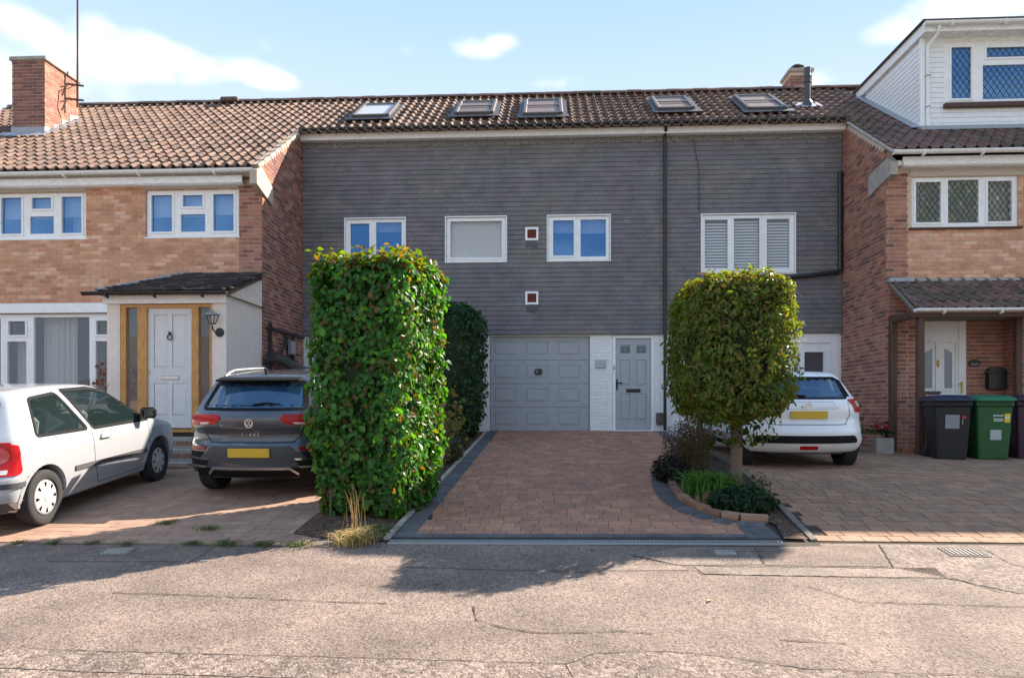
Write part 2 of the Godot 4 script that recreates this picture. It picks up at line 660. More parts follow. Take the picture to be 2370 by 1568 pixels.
	mat("white frame", lin(.86, .86, .86), 0.35, {"tex": noise_tex("paint", 256, 0.03, 3, 0.95, 1.0), "ts": 0.7})
	mat("white gutter", lin(.84, .84, .83), 0.35, {"tex": noise_tex("dirty", 256, 0.05, 5, 0.86, 1.0), "ts": 1.2})
	mat("fascia", lin(.86, .86, .87), 0.5, {"tex": noise_tex("dirty", 256, 0.05, 5, 0.86, 1.0), "ts3": Vector3(0.5, 2.0, 0.5)})
	mat("cream board", lin(.50, .44, .37), 0.7, {"tex": fine, "ts": 0.9})
	mat("render", lin(.80, .69, .61), 0.85, {"tex": noise_tex("paint", 256, 0.03, 3, 0.95, 1.0), "ts": 0.8, "nrm": grain, "nd": 0.25})
	mat("black plastic", lin(.018, .018, .02), 0.35, {"tex": fine, "ts": 2.0})
	mat("lead", lin(.34, .36, .39), 0.55, {"tex": noise_tex("dirty", 256, 0.05, 5, 0.86, 1.0), "ts": 2.0, "nrm": soft, "nd": 0.6, "metal": 0.2})
	mat("concrete", lin(.38, .34, .30), 0.95, {"tex": fine, "ts": 1.6, "nrm": grain, "nd": 0.8, "det": broad, "ds": 0.8})
	mat("glass", lin(.015, .27, .74), 0.02, {"alpha": 0.08, "spec": 1.0, "metal": 0.40})  # blue of the reflected sky is put into the pane colour
	mat("mirror glass", lin(.60, .66, .60), 0.02, {"alpha": 0.10, "spec": 1.0, "metal": 0.32})
	mat("room glass", lin(.42, .46, .50), 0.02, {"alpha": 0.10, "spec": 1.0, "metal": 0.16})
	mat("clear glass", lin(.4, .45, .48), 0.03, {"alpha": 0.10, "spec": 0.12})
	mat("car glass", lin(.03, .10, .20), 0.02, {"alpha": 0.62, "spec": 1.0, "metal": 0.25})  # tint carries the blue of a sky reflection
	mat("dark glass", lin(.012, .014, .018), 0.03, {"spec": 1.0, "coat": 1.0})
	mat("room", lin(.20, .19, .18), 0.9)
	mat("blind", lin(.66, .66, .65), 0.8, {"back": lin(.3, .3, .3)})
	mat("curtain", lin(.62, .60, .56), 0.9, {"back": lin(.3, .3, .28)})
	mat("frosted pane", lin(.60, .61, .62), 0.35)
	mat("oak", lin(.54, .26, .075), 0.5, {"tex": noise_tex("wood", 256, 0.03, 4, 0.7, 1.0), "ts3": Vector3(6, 0.5, 6)})
	mat("stained wood", lin(.085, .04, .028), 0.6, {"tex": noise_tex("wood", 256, 0.03, 4, 0.7, 1.0), "ts3": Vector3(6, 0.5, 6)})
	mat("grey door", lin(.38, .405, .43), 0.45, {"tex": noise_tex("paint", 256, 0.03, 3, 0.95, 1.0), "ts": 0.8})
	mat("garage grey", lin(.37, .38, .405), 0.5, {"tex": noise_tex("paint", 256, 0.03, 3, 0.95, 1.0), "ts": 0.5})
	mat("pale grey door", lin(.66, .65, .64), 0.5, {"tex": noise_tex("paint", 256, 0.03, 3, 0.95, 1.0), "ts": 0.8})
	mat("chrome", lin(.62, .62, .63), 0.15, {"metal": 1.0})
	mat("brushed metal", lin(.52, .52, .52), 0.35, {"metal": 0.9})
	mat("brass", lin(.62, .45, .08), 0.35, {"metal": 0.6})
	mat("galvanised", lin(.36, .38, .40), 0.5, {"metal": 0.5, "tex": fine, "ts": 3.0})
	mat("rust", lin(.10, .055, .035), 0.9, {"tex": fine, "ts": 5.0})
	mat("rubber", lin(.022, .022, .023), 0.85, {"tex": fine, "ts": 6.0, "world": false})
	mat("soil", lin(.075, .05, .035), 1.0, {"tex": stone_tex("soil", 512, 0.06, [Color(.3, .3, .3), Color(.55, .5, .45), Color(.8, .75, .7), Color(1, 1, 1)]), "ts": 1.0, "hm": noise_tex("soilh", 256, 0.05, 5, 0, 1), "hd": 2.0})
	mat("old edging", lin(.17, .15, .13), 0.95, {"tex": fine, "ts": 1.6, "nrm": grain, "nd": 0.8})
	mat("sand joint", lin(.05, .04, .032), 1.0, {"tex": fine, "ts": 3.0})
	mat("red vent", lin(.17, .035, .02), 0.85, {"tex": fine, "ts": 4.0})
	mat("terracotta", lin(.36, .14, .08), 0.85, {"tex": fine, "ts": 3.0})
	mat("moss strip", lin(.20, .185, .17), 0.98, {"tex": noise_tex("lichen", 256, 0.06, 5, 0.45, 1.0), "ts": 1.4, "nrm": grain, "nd": 1.2})
	mat("gap shade", lin(.02, .02, .022), 0.9)  # near-black strip colour painted in for the shade inside panel gaps
	mat("backing block", lin(.30, .26, .22), 0.95)
	mat("roof boards", lin(.42, .31, .20), 0.9)
	mat("floor mat", lin(.12, .12, .125), 0.95)
	mat("bark", lin(.17, .13, .10), 0.95, {"tex": noise_tex("lichen", 256, 0.06, 5, 0.45, 1.0), "ts3": Vector3(5, 1.5, 5), "nrm": grain, "nd": 1.5})
	mat("leaf", Color(1, 1, 1), 0.42, {"vc": true, "back": lin(1.2, 1.15, .12), "spec": 0.5})
	mat("blade", Color(1, 1, 1), 0.5, {"vc": true, "back": lin(.6, .6, .1)})
	mat("straw", Color(1, 1, 1), 0.7, {"vc": true, "back": lin(.3, .24, .1)})
	mat("flower", Color(1, 1, 1), 0.6, {"vc": true, "back": lin(.2, .02, .02)})
	var agg := stone_tex("aggregate", 1024, 0.085, [Color(.40, .38, .37), Color(.60, .57, .55), Color(.74, .70, .67), Color(.82, .78, .75), Color(.88, .85, .82), Color(1, .98, .96)])
	var agg2 := stone_tex("coarse aggregate", 1024, 0.05, [Color(.42, .40, .39), Color(.58, .55, .53), Color(.72, .68, .65), Color(.84, .80, .77), Color(.95, .93, .90)])
	var stain := noise_tex("stain", 512, 0.012, 5, 0.74, 1.0)
	mat("pavement", lin(.158, .133, .117), 0.95, {"tex": agg, "ts": 0.75, "det": stain, "ds": 0.16, "hm": noise_tex("pit", 512, 0.11, 3, 0, 1), "hd": 0.5})
	mat("pavement patch", lin(.165, .142, .127), 0.95, {"tex": agg2, "ts": 0.8, "det": stain, "ds": 0.3, "hm": noise_tex("pit", 512, 0.11, 3, 0, 1), "hd": 0.8})
	mat("grey patch", lin(.166, .145, .130), 0.95, {"tex": agg, "ts": 0.9, "det": stain, "ds": 0.3, "hm": noise_tex("pit", 512, 0.11, 3, 0, 1), "hd": 0.5})
	mat("old patch", lin(.142, .116, .101), 0.95, {"tex": agg, "ts": 0.9, "det": stain, "ds": 0.3, "hm": noise_tex("pit", 512, 0.11, 3, 0, 1), "hd": 0.5})
	mat("crack", lin(.045, .035, .028), 1.0)
	mat("bounce_ground", lin(.40, .36, .31), 0.95, {"tex": fine, "ts": 0.5})  # pale unseen ground colour, added to bounce sunlight onto the house fronts
	mat("asphalt", lin(.15, .14, .13), 0.95, {"tex": agg, "ts": 0.6})
	mat("turf", lin(.08, .10, .04), 1.0, {"tex": fine, "ts": 1.0})


# ------------------------------------------------------------------ ground

func sheet(xs: Array, ns: Array, lift: float) -> MB:
	var mb := MB.new()
	for i in xs.size() - 1:
		for j in ns.size() - 1:
			var a := gp(xs[i], ns[j], lift)
			var b := gp(xs[i + 1], ns[j], lift)
			var c := gp(xs[i + 1], ns[j + 1], lift)
			var d := gp(xs[i], ns[j + 1], lift)
			mb.qn(a, b, c, d, gnorm(xs[i], ns[j]), gnorm(xs[i + 1], ns[j]), gnorm(xs[i + 1], ns[j + 1]), gnorm(xs[i], ns[j + 1]))
	return mb


# flat patch laid on the ground: polygon of (x, n), refined by a grid so that it follows the slope
func patch_on_ground(poly: PackedVector2Array, lift: float, mb: MB, cell := 0.4) -> void:
	var lo := poly[0]
	var hi := poly[0]
	for q in poly:
		lo = lo.min(q)
		hi = hi.max(q)
	for i in range(floori(lo.x / cell), ceili(hi.x / cell)):
		for j in range(floori(lo.y / cell), ceili(hi.y / cell)):
			var sq := PackedVector2Array([Vector2(i, j) * cell, Vector2(i + 1, j) * cell, Vector2(i + 1, j + 1) * cell, Vector2(i, j + 1) * cell])
			for piece in Geometry2D.intersect_polygons(poly, sq):
				var ix := Geometry2D.triangulate_polygon(piece)
				for k in range(0, ix.size(), 3):
					var a := piece[ix[k]]
					var b := piece[ix[k + 1]]
					var c := piece[ix[k + 2]]
					if (b - a).cross(c - a) < 0:
						var s := b
						b = c
						c = s
					mb.tri(gp(a.x, a.y, lift), gp(b.x, b.y, lift), gp(c.x, c.y, lift))


func crack_line(pts: Array, w: float, lift: float, mb: MB) -> void:
	# a narrow wandering strip; each step is jittered
	for i in pts.size() - 1:
		var a: Vector2 = pts[i]
		var b: Vector2 = pts[i + 1]
		var k := maxi(1, int(a.distance_to(b) / 0.06))
		var side := (b - a).orthogonal().normalized()
		var p0 := a
		var w0 := w
		for j in range(1, k + 1):
			var p1 := a.lerp(b, float(j) / k) + (side * rng.randf_range(-.008, .008) if j < k else Vector2.ZERO)
			var w1 := w * rng.randf_range(.3, 1.2)
			mb.quad(gp((p0 - side * w0).x, (p0 - side * w0).y, lift), gp((p1 - side * w1).x, (p1 - side * w1).y, lift), gp((p1 + side * w1).x, (p1 + side * w1).y, lift), gp((p0 + side * w0).x, (p0 + side * w0).y, lift))
			p0 = p1
			w0 = w1


func ground() -> void:
	var xs := [-250.0, -60.0, -20.0, -8.0, -2.6, -2.2, -1.8, -1.4, 0.0, 2.2, 2.45, 2.55, 2.65, 5.0, 20.0, 60.0, 250.0]
	var ns := [-250.0, -40.0, -12.0, 2.0, 3.0, 4.0, 5.0, 6.0, 6.9, 7.4, 8.0, 9.0, 10.0, 11.0, 12.0, 13.0, 14.0, 15.0, 20.0, 60.0, 300.0]
	structure(sheet(xs, ns, -0.14), "ground", M["turf"])
	structure(sheet([-40.0, -20.0, 0.0, 20.0, 40.0], [-5.5, -2.0, 0.0, 2.5], -0.12), "road", M["asphalt"])
	structure(sheet([-40.0, -20.0, 0.0, 20.0, 40.0], [-8.0, -5.55], 0.0), "far_pavement", M["grey patch"])  # unseen; laid with the pale ground behind it for bounced light
	structure(sheet([-40.0, -20.0, 0.0, 20.0, 40.0], [-16.8, -12.0, -8.05], 0.01), "added_bounce_court", M["bounce_ground"])  # unseen pale sheet put in to reflect sunlight towards the houses
	var px := []
	for i in 41: px.append(-16.0 + i * 0.8)
	var pn := []
	for i in 23: pn.append(2.5 + i * 0.2)
	var pv := structure(sheet(px, pn, 0.0), "pavement", M["pavement"])
	var kb := MB.new()
	for i in 36:
		kb.cbox(P(-16 + i * 0.9 + .004, -0.2, 2.38), P(-16 + (i + 1) * 0.9 - .004, 0.004, 2.497), 0.012)
	part(kb, "kerb", M["concrete"], pv).set_meta("kind", "stuff")
	# patches of other asphalt, each laid a few millimetres proud
	var pl := [
		["pavement patch", [[.15, 4.02], [.1, 4.22], [.25, 4.36], [.7, 4.40], [1.05, 4.36], [1.3, 4.26], [1.6, 4.20], [2.2, 4.16], [2.9, 4.14], [2.9, 3.3], [.15, 3.3]]],
		["pavement patch", [[-3.6, 3.3], [-3.6, 4.28], [-2.0, 4.25], [-.6, 4.22], [.1, 4.20], [.1, 3.3]]],
		["pavement patch", [[3.15, 6.87], [4.05, 6.87], [4.0, 6.3], [4.2, 5.85], [3.6, 5.55], [3.2, 5.95], [2.95, 6.15]]],
		["grey patch", [[.75, 6.42], [1.3, 6.72], [1.95, 6.72], [1.85, 6.2], [1.15, 6.16]]],
		["grey patch", [[.55, 6.13], [1.15, 6.14], [1.2, 6.02], [.5, 5.98]]],
		["grey patch", [[1.25, 6.14], [3.3, 6.16], [3.25, 5.9], [1.3, 5.92]]],
		["old patch", [[1.98, 6.72], [3.1, 6.84], [2.92, 6.18], [1.88, 6.18]]],
		["old patch", [[-4.9, 6.55], [-3.2, 6.62], [-3.2, 6.1], [-4.5, 6.05]]],
	]
	for q in pl:
		var poly := PackedVector2Array()
		for w in q[1]: poly.append(Vector2(w[0], w[1]))
		var mb := MB.new()
		patch_on_ground(poly, 0.004, mb)
		part(mb, "asphalt_patch", M[q[0]], pv)
	var lines := [
		[[-3.3, 4.28], [-2, 4.25], [-.6, 4.23], [.1, 4.21], [.3, 4.37], [.75, 4.41], [1.1, 4.35], [1.5, 4.21], [2.2, 4.17], [3.0, 4.15]],
		[[-3.4, 5.30], [-2.6, 5.26], [-1.9, 5.19], [-1.2, 5.15]],
		[[-1.4, 6.02], [-.7, 5.98], [0.0, 5.95], [.5, 5.93]],
		[[-.55, 5.12], [-.5, 4.86], [-.3, 4.74], [-.05, 4.66], [.2, 4.68], [.5, 4.72], [.7, 4.68]],
		[[1.15, 6.15], [1.3, 5.92], [2.4, 5.90], [3.3, 5.88], [3.5, 5.56]],
		[[2.3, 5.32], [2.9, 5.30], [3.6, 5.26], [4.2, 5.2]],
		[[2.05, 5.65], [2.25, 5.4], [2.3, 5.32]],
		[[3.16, 6.86], [2.95, 6.14], [1.2, 6.13]],
		[[4.06, 6.86], [4.02, 6.3], [4.3, 5.8]],
		[[-3.3, 4.02], [-2.4, 3.98], [-1.2, 3.95]],
		[[.75, 6.43], [1.15, 6.15]],
		[[1.95, 6.72], [1.87, 6.2]],
		[[1.5, 4.62], [1.9, 4.58]],
	]
	for l in lines:
		var pts := []
		for w in l: pts.append(Vector2(w[0], w[1]))
		var mb := MB.new()
		crack_line(pts, 0.0055, 0.0062, mb)
		part(mb, "crack", M["crack"], pv)
	# covers let into the pavement
	cover(-4.05, 6.36, .30, .24, "small ribbed drain cover set in the pavement before the worn block drive", 0.15)
	cover(1.62, 6.52, .26, .20, "small square utility cover in the pavement below the flower bed", 0.0)
	cover(3.80, 6.62, .34, .24, "grey utility cover in the coarse patch before the sett drive", -0.05)


func cover(x: float, n: float, w: float, d: float, label: String, turn: float) -> void:
	var t := thing("utility_cover", label, "cover", gp(x, n), "utility covers in the pavement")
	var up := gnorm(x, n)
	var ax := Vector3(cos(turn), 0, -sin(turn))
	ax = (ax - up * ax.dot(up)).normalized()
	var az := ax.cross(up)
	var f := MB.new()
	var o := gp(x, n)
	for s: float in [-1.0, 1.0]:
		f.tbox(Transform3D(Basis(ax * w, up * .02, az * .02), o + az * s * d * .5 + up * 0.001))
		f.tbox(Transform3D(Basis(ax * .02, up * .02, az * (d - .02)), o + ax * s * (w * .5 - .01) + up * 0.001))
	part(f, "frame", M["old edging"], t)
	var pl := MB.new()
	pl.tbox(Transform3D(Basis(ax * (w - .05), up * .014, az * (d - .03)), o + up * .001))
	var pp := part(pl, "plate", M["old edging"], t)
	for i in 7:
		var r := MB.new()
		r.tbox(Transform3D(Basis(ax * .018, up * .008, az * (d - .06)), o + ax * (w - .1) * (i / 6.0 - .5) + up * .011))
		part(r, "rib", M["concrete"], pp)


# ------------------------------------------------------------------ building helpers

func unit_box() -> MB:
	var b := MB.new()
	b.tbox(Transform3D(), true)
	return b


# courses of bricks on a wall face: o lower corner, u along the wall, nrm outwards; holes in (u, height)
func bricks(pc: Pieces, o: Vector3, u: Vector3, nrm: Vector3, w: float, h: float, holes: Array, tones: Array, row_h := 0.075, blen := 0.225, shape = null) -> void:
	var rows := int(h / row_h)
	for r in rows:
		var y := r * row_h
		var ym := y + row_h * 0.5
		var x := -(blen * 0.5 if r % 2 else 0.0) - fposmod(o.dot(u), blen)
		while x < w:
			var a := maxf(x, 0.0)
			var b := minf(x + blen - 0.012, w)
			x += blen
			var spans := [[a, b]]
			for q: Rect2 in holes:
				if ym > q.position.y and ym < q.end.y:
					var nxt := []
					for s in spans:
						if q.position.x >= s[1] or q.end.x <= s[0]:
							nxt.append(s)
						else:
							if q.position.x > s[0]: nxt.append([s[0], q.position.x])
							if q.end.x < s[1]: nxt.append([q.end.x, s[1]])
					spans = nxt
			for s in spans:
				var l: float = s[1] - s[0]
				if l < 0.03: continue
				var mid: float = (s[0] + s[1]) * 0.5
				if shape != null and not shape.call(mid, ym): continue
				var c := o + u * mid + Vector3.UP * (ym + rng.randf_range(-.0012, .0012)) + nrm * (-.006 + rng.randf_range(-.002, .002))
				pc.add(Transform3D(Basis(u * l, Vector3.UP * (row_h - .013), nrm * .026), c), tones[rng.randi() % tones.size()])


const RS := 0.68        # rise of every roof per metre
const EAVE_N := 12.6
const EAVE_Y := 6.07


func roof_y(n: float) -> float:
	return EAVE_Y + RS * (n - EAVE_N)


func pantile() -> MB:
	# one pantile: local x across (1 = .205 m cover), y up the slope (1 = .36 m), z out of the roof in metres
	var m := MB.new()
	var k := 10
	var prof := func(t: float) -> float:
		return 0.026 * sin(TAU * t + 0.5) + 0.014 * sin(2 * TAU * t)
	for i in k:
		var t0 := float(i) / k
		var t1 := float(i + 1) / k
		var x0 := (t0 - 0.5) * 1.03
		var x1 := (t1 - 0.5) * 1.03
		var z0: float = prof.call(t0)
		var z1: float = prof.call(t1)
		m.quad(Vector3(x0, -.5, z0 + .040), Vector3(x1, -.5, z1 + .040), Vector3(x1, .5, z1), Vector3(x0, .5, z0))
		m.quad(Vector3(x0, -.5, z0 + .012), Vector3(x1, -.5, z1 + .012), Vector3(x1, -.5, z1 + .040), Vector3(x0, -.5, z0 + .040))
	return m


func roof_tiles(pc: Pieces, x0: float, x1: float, n0: float, n1: float, skip = null, tones := 6) -> void:
	var up := Vector3(0, RS, -1).normalized()
	var nr := Vector3(0, 1, RS).normalized()
	var gauge := 0.317
	var per_n := gauge * cos(atan(RS))
	var cols := ceili((x1 - x0) / 0.205)
	var r0 := ceili((n0 - EAVE_N) / per_n - 0.2)
	var r1 := floori((n1 - EAVE_N) / per_n)
	for r in range(r0, r1 + 1):
		var n := EAVE_N + (r + 0.42) * per_n
		for k in cols:
			var x := x0 + (k + 0.5) * (x1 - x0) / cols
			if skip != null and skip.call(x, n): continue
			var o := P(x, roof_y(n), n) + nr * (0.012 + rng.randf_range(-.004, .005))
			var tw := rng.randf_range(-.02, .02)
			pc.add(Transform3D(Basis((Vector3.RIGHT + up * tw) * (x1 - x0) / cols, (up - Vector3.RIGHT * tw) * 0.36, nr), o), rng.randi() % tones)


# timber deck below the tiles, back slope, ridge and the walls that close the house off
func shell(t: Node3D, x0: float, x1: float, n_front: float, n_eave: float, floor_y: float, holes_x := []) -> void:
	var back := 22.3
	var m := MB.new()
	var yb := roof_y(2 * 17.5 - back)
	var u := -0.02
	for hx in ([[x0, x1]] if holes_x.is_empty() else holes_x):
		m.quad(P(hx[0], roof_y(n_eave) + u, n_eave), P(hx[1], roof_y(n_eave) + u, n_eave), P(hx[1], roof_y(17.5) + u, 17.5), P(hx[0], roof_y(17.5) + u, 17.5))
	part(m, "roof_deck", M["roof boards"], t)
	var bk := MB.new()
	bk.quad(P(x1, yb, back), P(x0, yb, back), P(x0, roof_y(17.5) + .02, 17.5), P(x1, roof_y(17.5) + .02, 17.5))
	part(bk, "rear_roof", M.moss[0][0], t)
	var w := MB.new()
	w.quad(P(x1, floor_y - .6, back - .3), P(x0, floor_y - .6, back - .3), P(x0, yb, back - .3), P(x1, yb, back - .3))
	for x: float in [x0 + .004, x1 - .004]:
		var poly := PackedVector2Array([Vector2(n_front + .12, floor_y - .6), Vector2(back - .3, floor_y - .6), Vector2(back - .3, yb - .05), Vector2(17.5, roof_y(17.5) - .05), Vector2(n_front + .12, roof_y(n_front + .12) - .05)])
		w.prism(poly, Transform3D(Basis(Vector3(0, 0, -1), Vector3.UP, Vector3.RIGHT), Vector3(x - .002, 0, 0)), .004)
	for y: float in [floor_y, floor_y + 2.35]:
		w.box(P(x0 + .02, y - .1, n_front + .13), P(x1 - .02, y, back - .35))
	w.box(P(x0 + .02, floor_y, n_front + 3.2), P(x1 - .02, 5.9, n_front + 3.3))
	part(w, "inner_wall", M["room"], t)


func ridge(t: Node3D, x0: float, x1: float) -> void:
	var k := int((x1 - x0) / 0.32)
	var sh := MB.new()
	var L := (x1 - x0) / k
	for i in 7:
		var a := PI * (i / 7.0)
		var b := PI * ((i + 1) / 7.0)
		sh.quad(Vector3(-L * .5, sin(a) * .10 - .02, cos(a) * .125), Vector3(L * .5, sin(a) * .10 - .02, cos(a) * .125), Vector3(L * .5, sin(b) * .10 - .02, cos(b) * .125), Vector3(-L * .5, sin(b) * .10 - .02, cos(b) * .125))
	for s: float in [-1.0, 1.0]:
		for i in 7:
			var a := PI * (i / 7.0)
			var b := PI * ((i + 1) / 7.0)
			sh.quad(Vector3(s * L * .5, sin(a) * .10 - .02, cos(a) * .125), Vector3(s * L * .5, sin(b) * .10 - .02, cos(b) * .125), Vector3(s * L * .5, sin(b) * .085 - .02, cos(b) * .105), Vector3(s * L * .5, sin(a) * .085 - .02, cos(a) * .105))
	var me := sh.mesh()
	for i in k:
		var o := MeshInstance3D.new()
		o.mesh = me
		o.name = "ridge_tile"
		o.material_override = M.moss[0][rng.randi() % 6]
		t.add_child(o, true)
		o.global_transform = Transform3D(Basis.from_euler(Vector3(rng.randf_range(-.02, .02), rng.randf_range(-.012, .012), rng.randf_range(-.012, .012))), P(x0 + (i + .5) * L, roof_y(17.5) + .035 + rng.randf_range(-.006, .008), 17.5))


func gutter(t: Node3D, a: Vector3, b: Vector3, r: float, m: Material, brackets := 0) -> void:
	# half-round channel with its lip, closed at the ends
	var g := MB.new()
	var pr := PackedVector2Array()
	for i in 9:
		var an := PI + PI * i / 8.0
		pr.append(Vector2(cos(an) * r, sin(an) * r))
	for i in 9:
		var an := TAU - PI * i / 8.0
		pr.append(Vector2(cos(an) * (r - .006), sin(an) * (r - .006) + .004))
	var z := (b - a).normalized()
	var x := Vector3.UP.cross(z).normalized()
	g.prism(pr, Transform3D(Basis(x, Vector3.UP, z), a), a.distance_to(b))
	var ends := PackedVector2Array()
	for i in 9:
		var an := PI + PI * i / 8.0
		ends.append(Vector2(cos(an) * (r + .004), sin(an) * (r + .004)))
	g.prism(ends, Transform3D(Basis(x, Vector3.UP, z), a - z * .01), .012)
	g.prism(ends, Transform3D(Basis(x, Vector3.UP, z), b), .012)
	var go := part(g, "gutter", m, t)
	for i in brackets:
		var c := a.lerp(b, (i + .5) / brackets)
		var k := MB.new()
		k.bar(c + Vector3(0, -r - .012, r * .6), c + Vector3(0, -r - .03, -r * .7), .03, .03)
		k.bar(c + Vector3(0, -r - .01, r * .6), c + Vector3(0, .004, r + .006), .03, .012)
		part(k, "bracket", m, go)


# one window: outer rectangle, panes [x0, y0, x1, y1, opening sash], at distance n; children: panes, blinds, leading
func window(t: Node3D, x0: float, y0: float, x1: float, y1: float, n: float, panes: Array, o := {}) -> Node3D:
	var f := MB.new()
	var holes := []
	for p in panes:
		holes.append(Rect2(p[0] - x0, p[1] - y0, p[2] - p[0], p[3] - p[1]))
	f.slab(P(x0, y0, n), Vector3.RIGHT, Vector3.BACK, x1 - x0, y1 - y0, holes, .06)
	for p in panes:
		if p.size() > 4 and p[4]:
			# opening sash: a ring a little proud of the frame
			var e := .034
			f.slab(P(p[0] - e, p[1] - e, n - .016), Vector3.RIGHT, Vector3.BACK, p[2] - p[0] + 2 * e, p[3] - p[1] + 2 * e, [Rect2(e + .004, e + .004, p[2] - p[0] - .008, p[3] - p[1] - .008)], .0155)
	if o.get("sill", true):
		f.cbox(P(x0 - .03, y0 - .032, n - .05), P(x1 + .03, y0 - .001, n + .04), .008)
	var fo := part(f, "window", o.get("mat", M["white frame"]), t)
	for p in panes:
		var g := MB.new()
		g.quad(P(p[0] - .005, p[1] - .005, n + .03), P(p[2] + .005, p[1] - .005, n + .03), P(p[2] + .005, p[3] + .005, n + .03), P(p[0] - .005, p[3] + .005, n + .03))
		var po := part(g, "pane", o.get("glass", M["glass"]), fo)
		if o.has("lead"):
			var l := MB.new()
			var s: float = o.lead
			var hgt: float = s * 1.45
			var kx0 := floori(p[0] / s) - 12
			for k in range(kx0, ceili(p[2] / s) + 12):
				for sg: float in [-1.0, 1.0]:
					# line x = k*s + sg*(y-y0)*s/hgt clipped to the pane
					var ya: float = p[1]
					var yb: float = p[3]
					var xa: float = k * s
					var xb: float = k * s + sg * (yb - ya) * s / hgt
					var lo := 0.0
					var hi := 1.0
					var dx := xb - xa
					var ta: float = (p[0] - xa) / dx
					var tb: float = (p[2] - xa) / dx
					lo = maxf(lo, minf(ta, tb))
					hi = minf(hi, maxf(ta, tb))
					if lo < hi:
						l.bar(P(lerpf(xa, xb, lo), lerpf(ya, yb, lo), n + .026), P(lerpf(xa, xb, hi), lerpf(ya, yb, hi), n + .026), .009, .006, Vector3.BACK)
			part(l, "leading", M["lead strip"] if M.has("lead strip") else mat("lead strip", lin(.05, .055, .06), 0.5), fo)
	return fo


func drape(x0: float, x1: float, y0: float, y1: float, n: float, folds: int) -> MB:
	var m := MB.new()
	var k := folds * 8
	for i in k:
		var a := float(i) / k
		var b := float(i + 1) / k
		var da := .025 * sin(a * folds * TAU) + .01 * sin(a * folds * 2.3 * TAU)
		var db := .025 * sin(b * folds * TAU) + .01 * sin(b * folds * 2.3 * TAU)
		m.quad(P(lerpf(x0, x1, a), y0, n + da), P(lerpf(x0, x1, b), y0, n + db), P(lerpf(x0, x1, b), y1, n + db), P(lerpf(x0, x1, a), y1, n + da))
	return m


func flat_at(x0: float, x1: float, y0: float, y1: float, n: float) -> MB:
	var m := MB.new()
	m.box(P(x0, y0, n), P(x1, y1, n + .006))
	return m


# door leaf with sunk panels: frame stiles proud of the panel fields
func door_leaf(x0: float, y0: float, x1: float, y1: float, n: float, panels: Array, relief := 1.0) -> MB:
	var m := MB.new()
	var holes := []
	for p in panels: holes.append(Rect2(p[0] - x0, p[1] - y0, p[2] - p[0], p[3] - p[1]))
	m.slab(P(x0, y0, n), Vector3.RIGHT, Vector3.BACK, x1 - x0, y1 - y0, holes, .02)
	m.box(P(x0, y0, n + .0212), P(x1, y1, n + .05))
	for p in panels:
		# raised field with a sloped border
		var e := .035
		var a := P(p[0] + .006, p[1] + .006, n + .012 * relief)
		var b := P(p[2] - .006, p[1] + .006, n + .012 * relief)
		var c := P(p[2] - .006, p[3] - .006, n + .012 * relief)
		var d := P(p[0] + .006, p[3] - .006, n + .012 * relief)
		var a2 := P(p[0] + e, p[1] + e, n + .004 * relief)
		var b2 := P(p[2] - e, p[1] + e, n + .004 * relief)
		var c2 := P(p[2] - e, p[3] - e, n + .004 * relief)
		var d2 := P(p[0] + e, p[3] - e, n + .004 * relief)
		m.quad(a, b, b2, a2)
		m.quad(b, c, c2, b2)
		m.quad(c, d, d2, c2)
		m.quad(d, a, a2, d2)
		m.quad(a2, b2, c2, d2)
	return m


func chimney(t: Node3D, pcb: Pieces, x0: float, x1: float, n0: float, n1: float, y0: float, y1: float, cap_m: Material) -> Node3D:
	var m := MB.new()
	m.box(P(x0, y0, n0), P(x1, y1, n1))
	var c := part(m, "chimney", M["mortar"], t)
	bricks(pcb, P(x0, y0, n0), Vector3.RIGHT, Vector3.BACK, x1 - x0, y1 - y0, [], [0, 1, 2, 4, 2])
	bricks(pcb, P(x1, y0, n0), Vector3.FORWARD, Vector3.RIGHT, n1 - n0, y1 - y0, [], [0, 1, 3, 5, 0])
	bricks(pcb, P(x0, y0, n1), Vector3.BACK, Vector3.LEFT, n1 - n0, y1 - y0, [], [0, 1, 3, 5, 0])
	var k := MB.new()
	k.cbox(P(x0 - .05, y1, n0 - .05), P(x1 + .05, y1 + .09, n1 + .05), .015)
	part(k, "cap", cap_m, c)
	return c


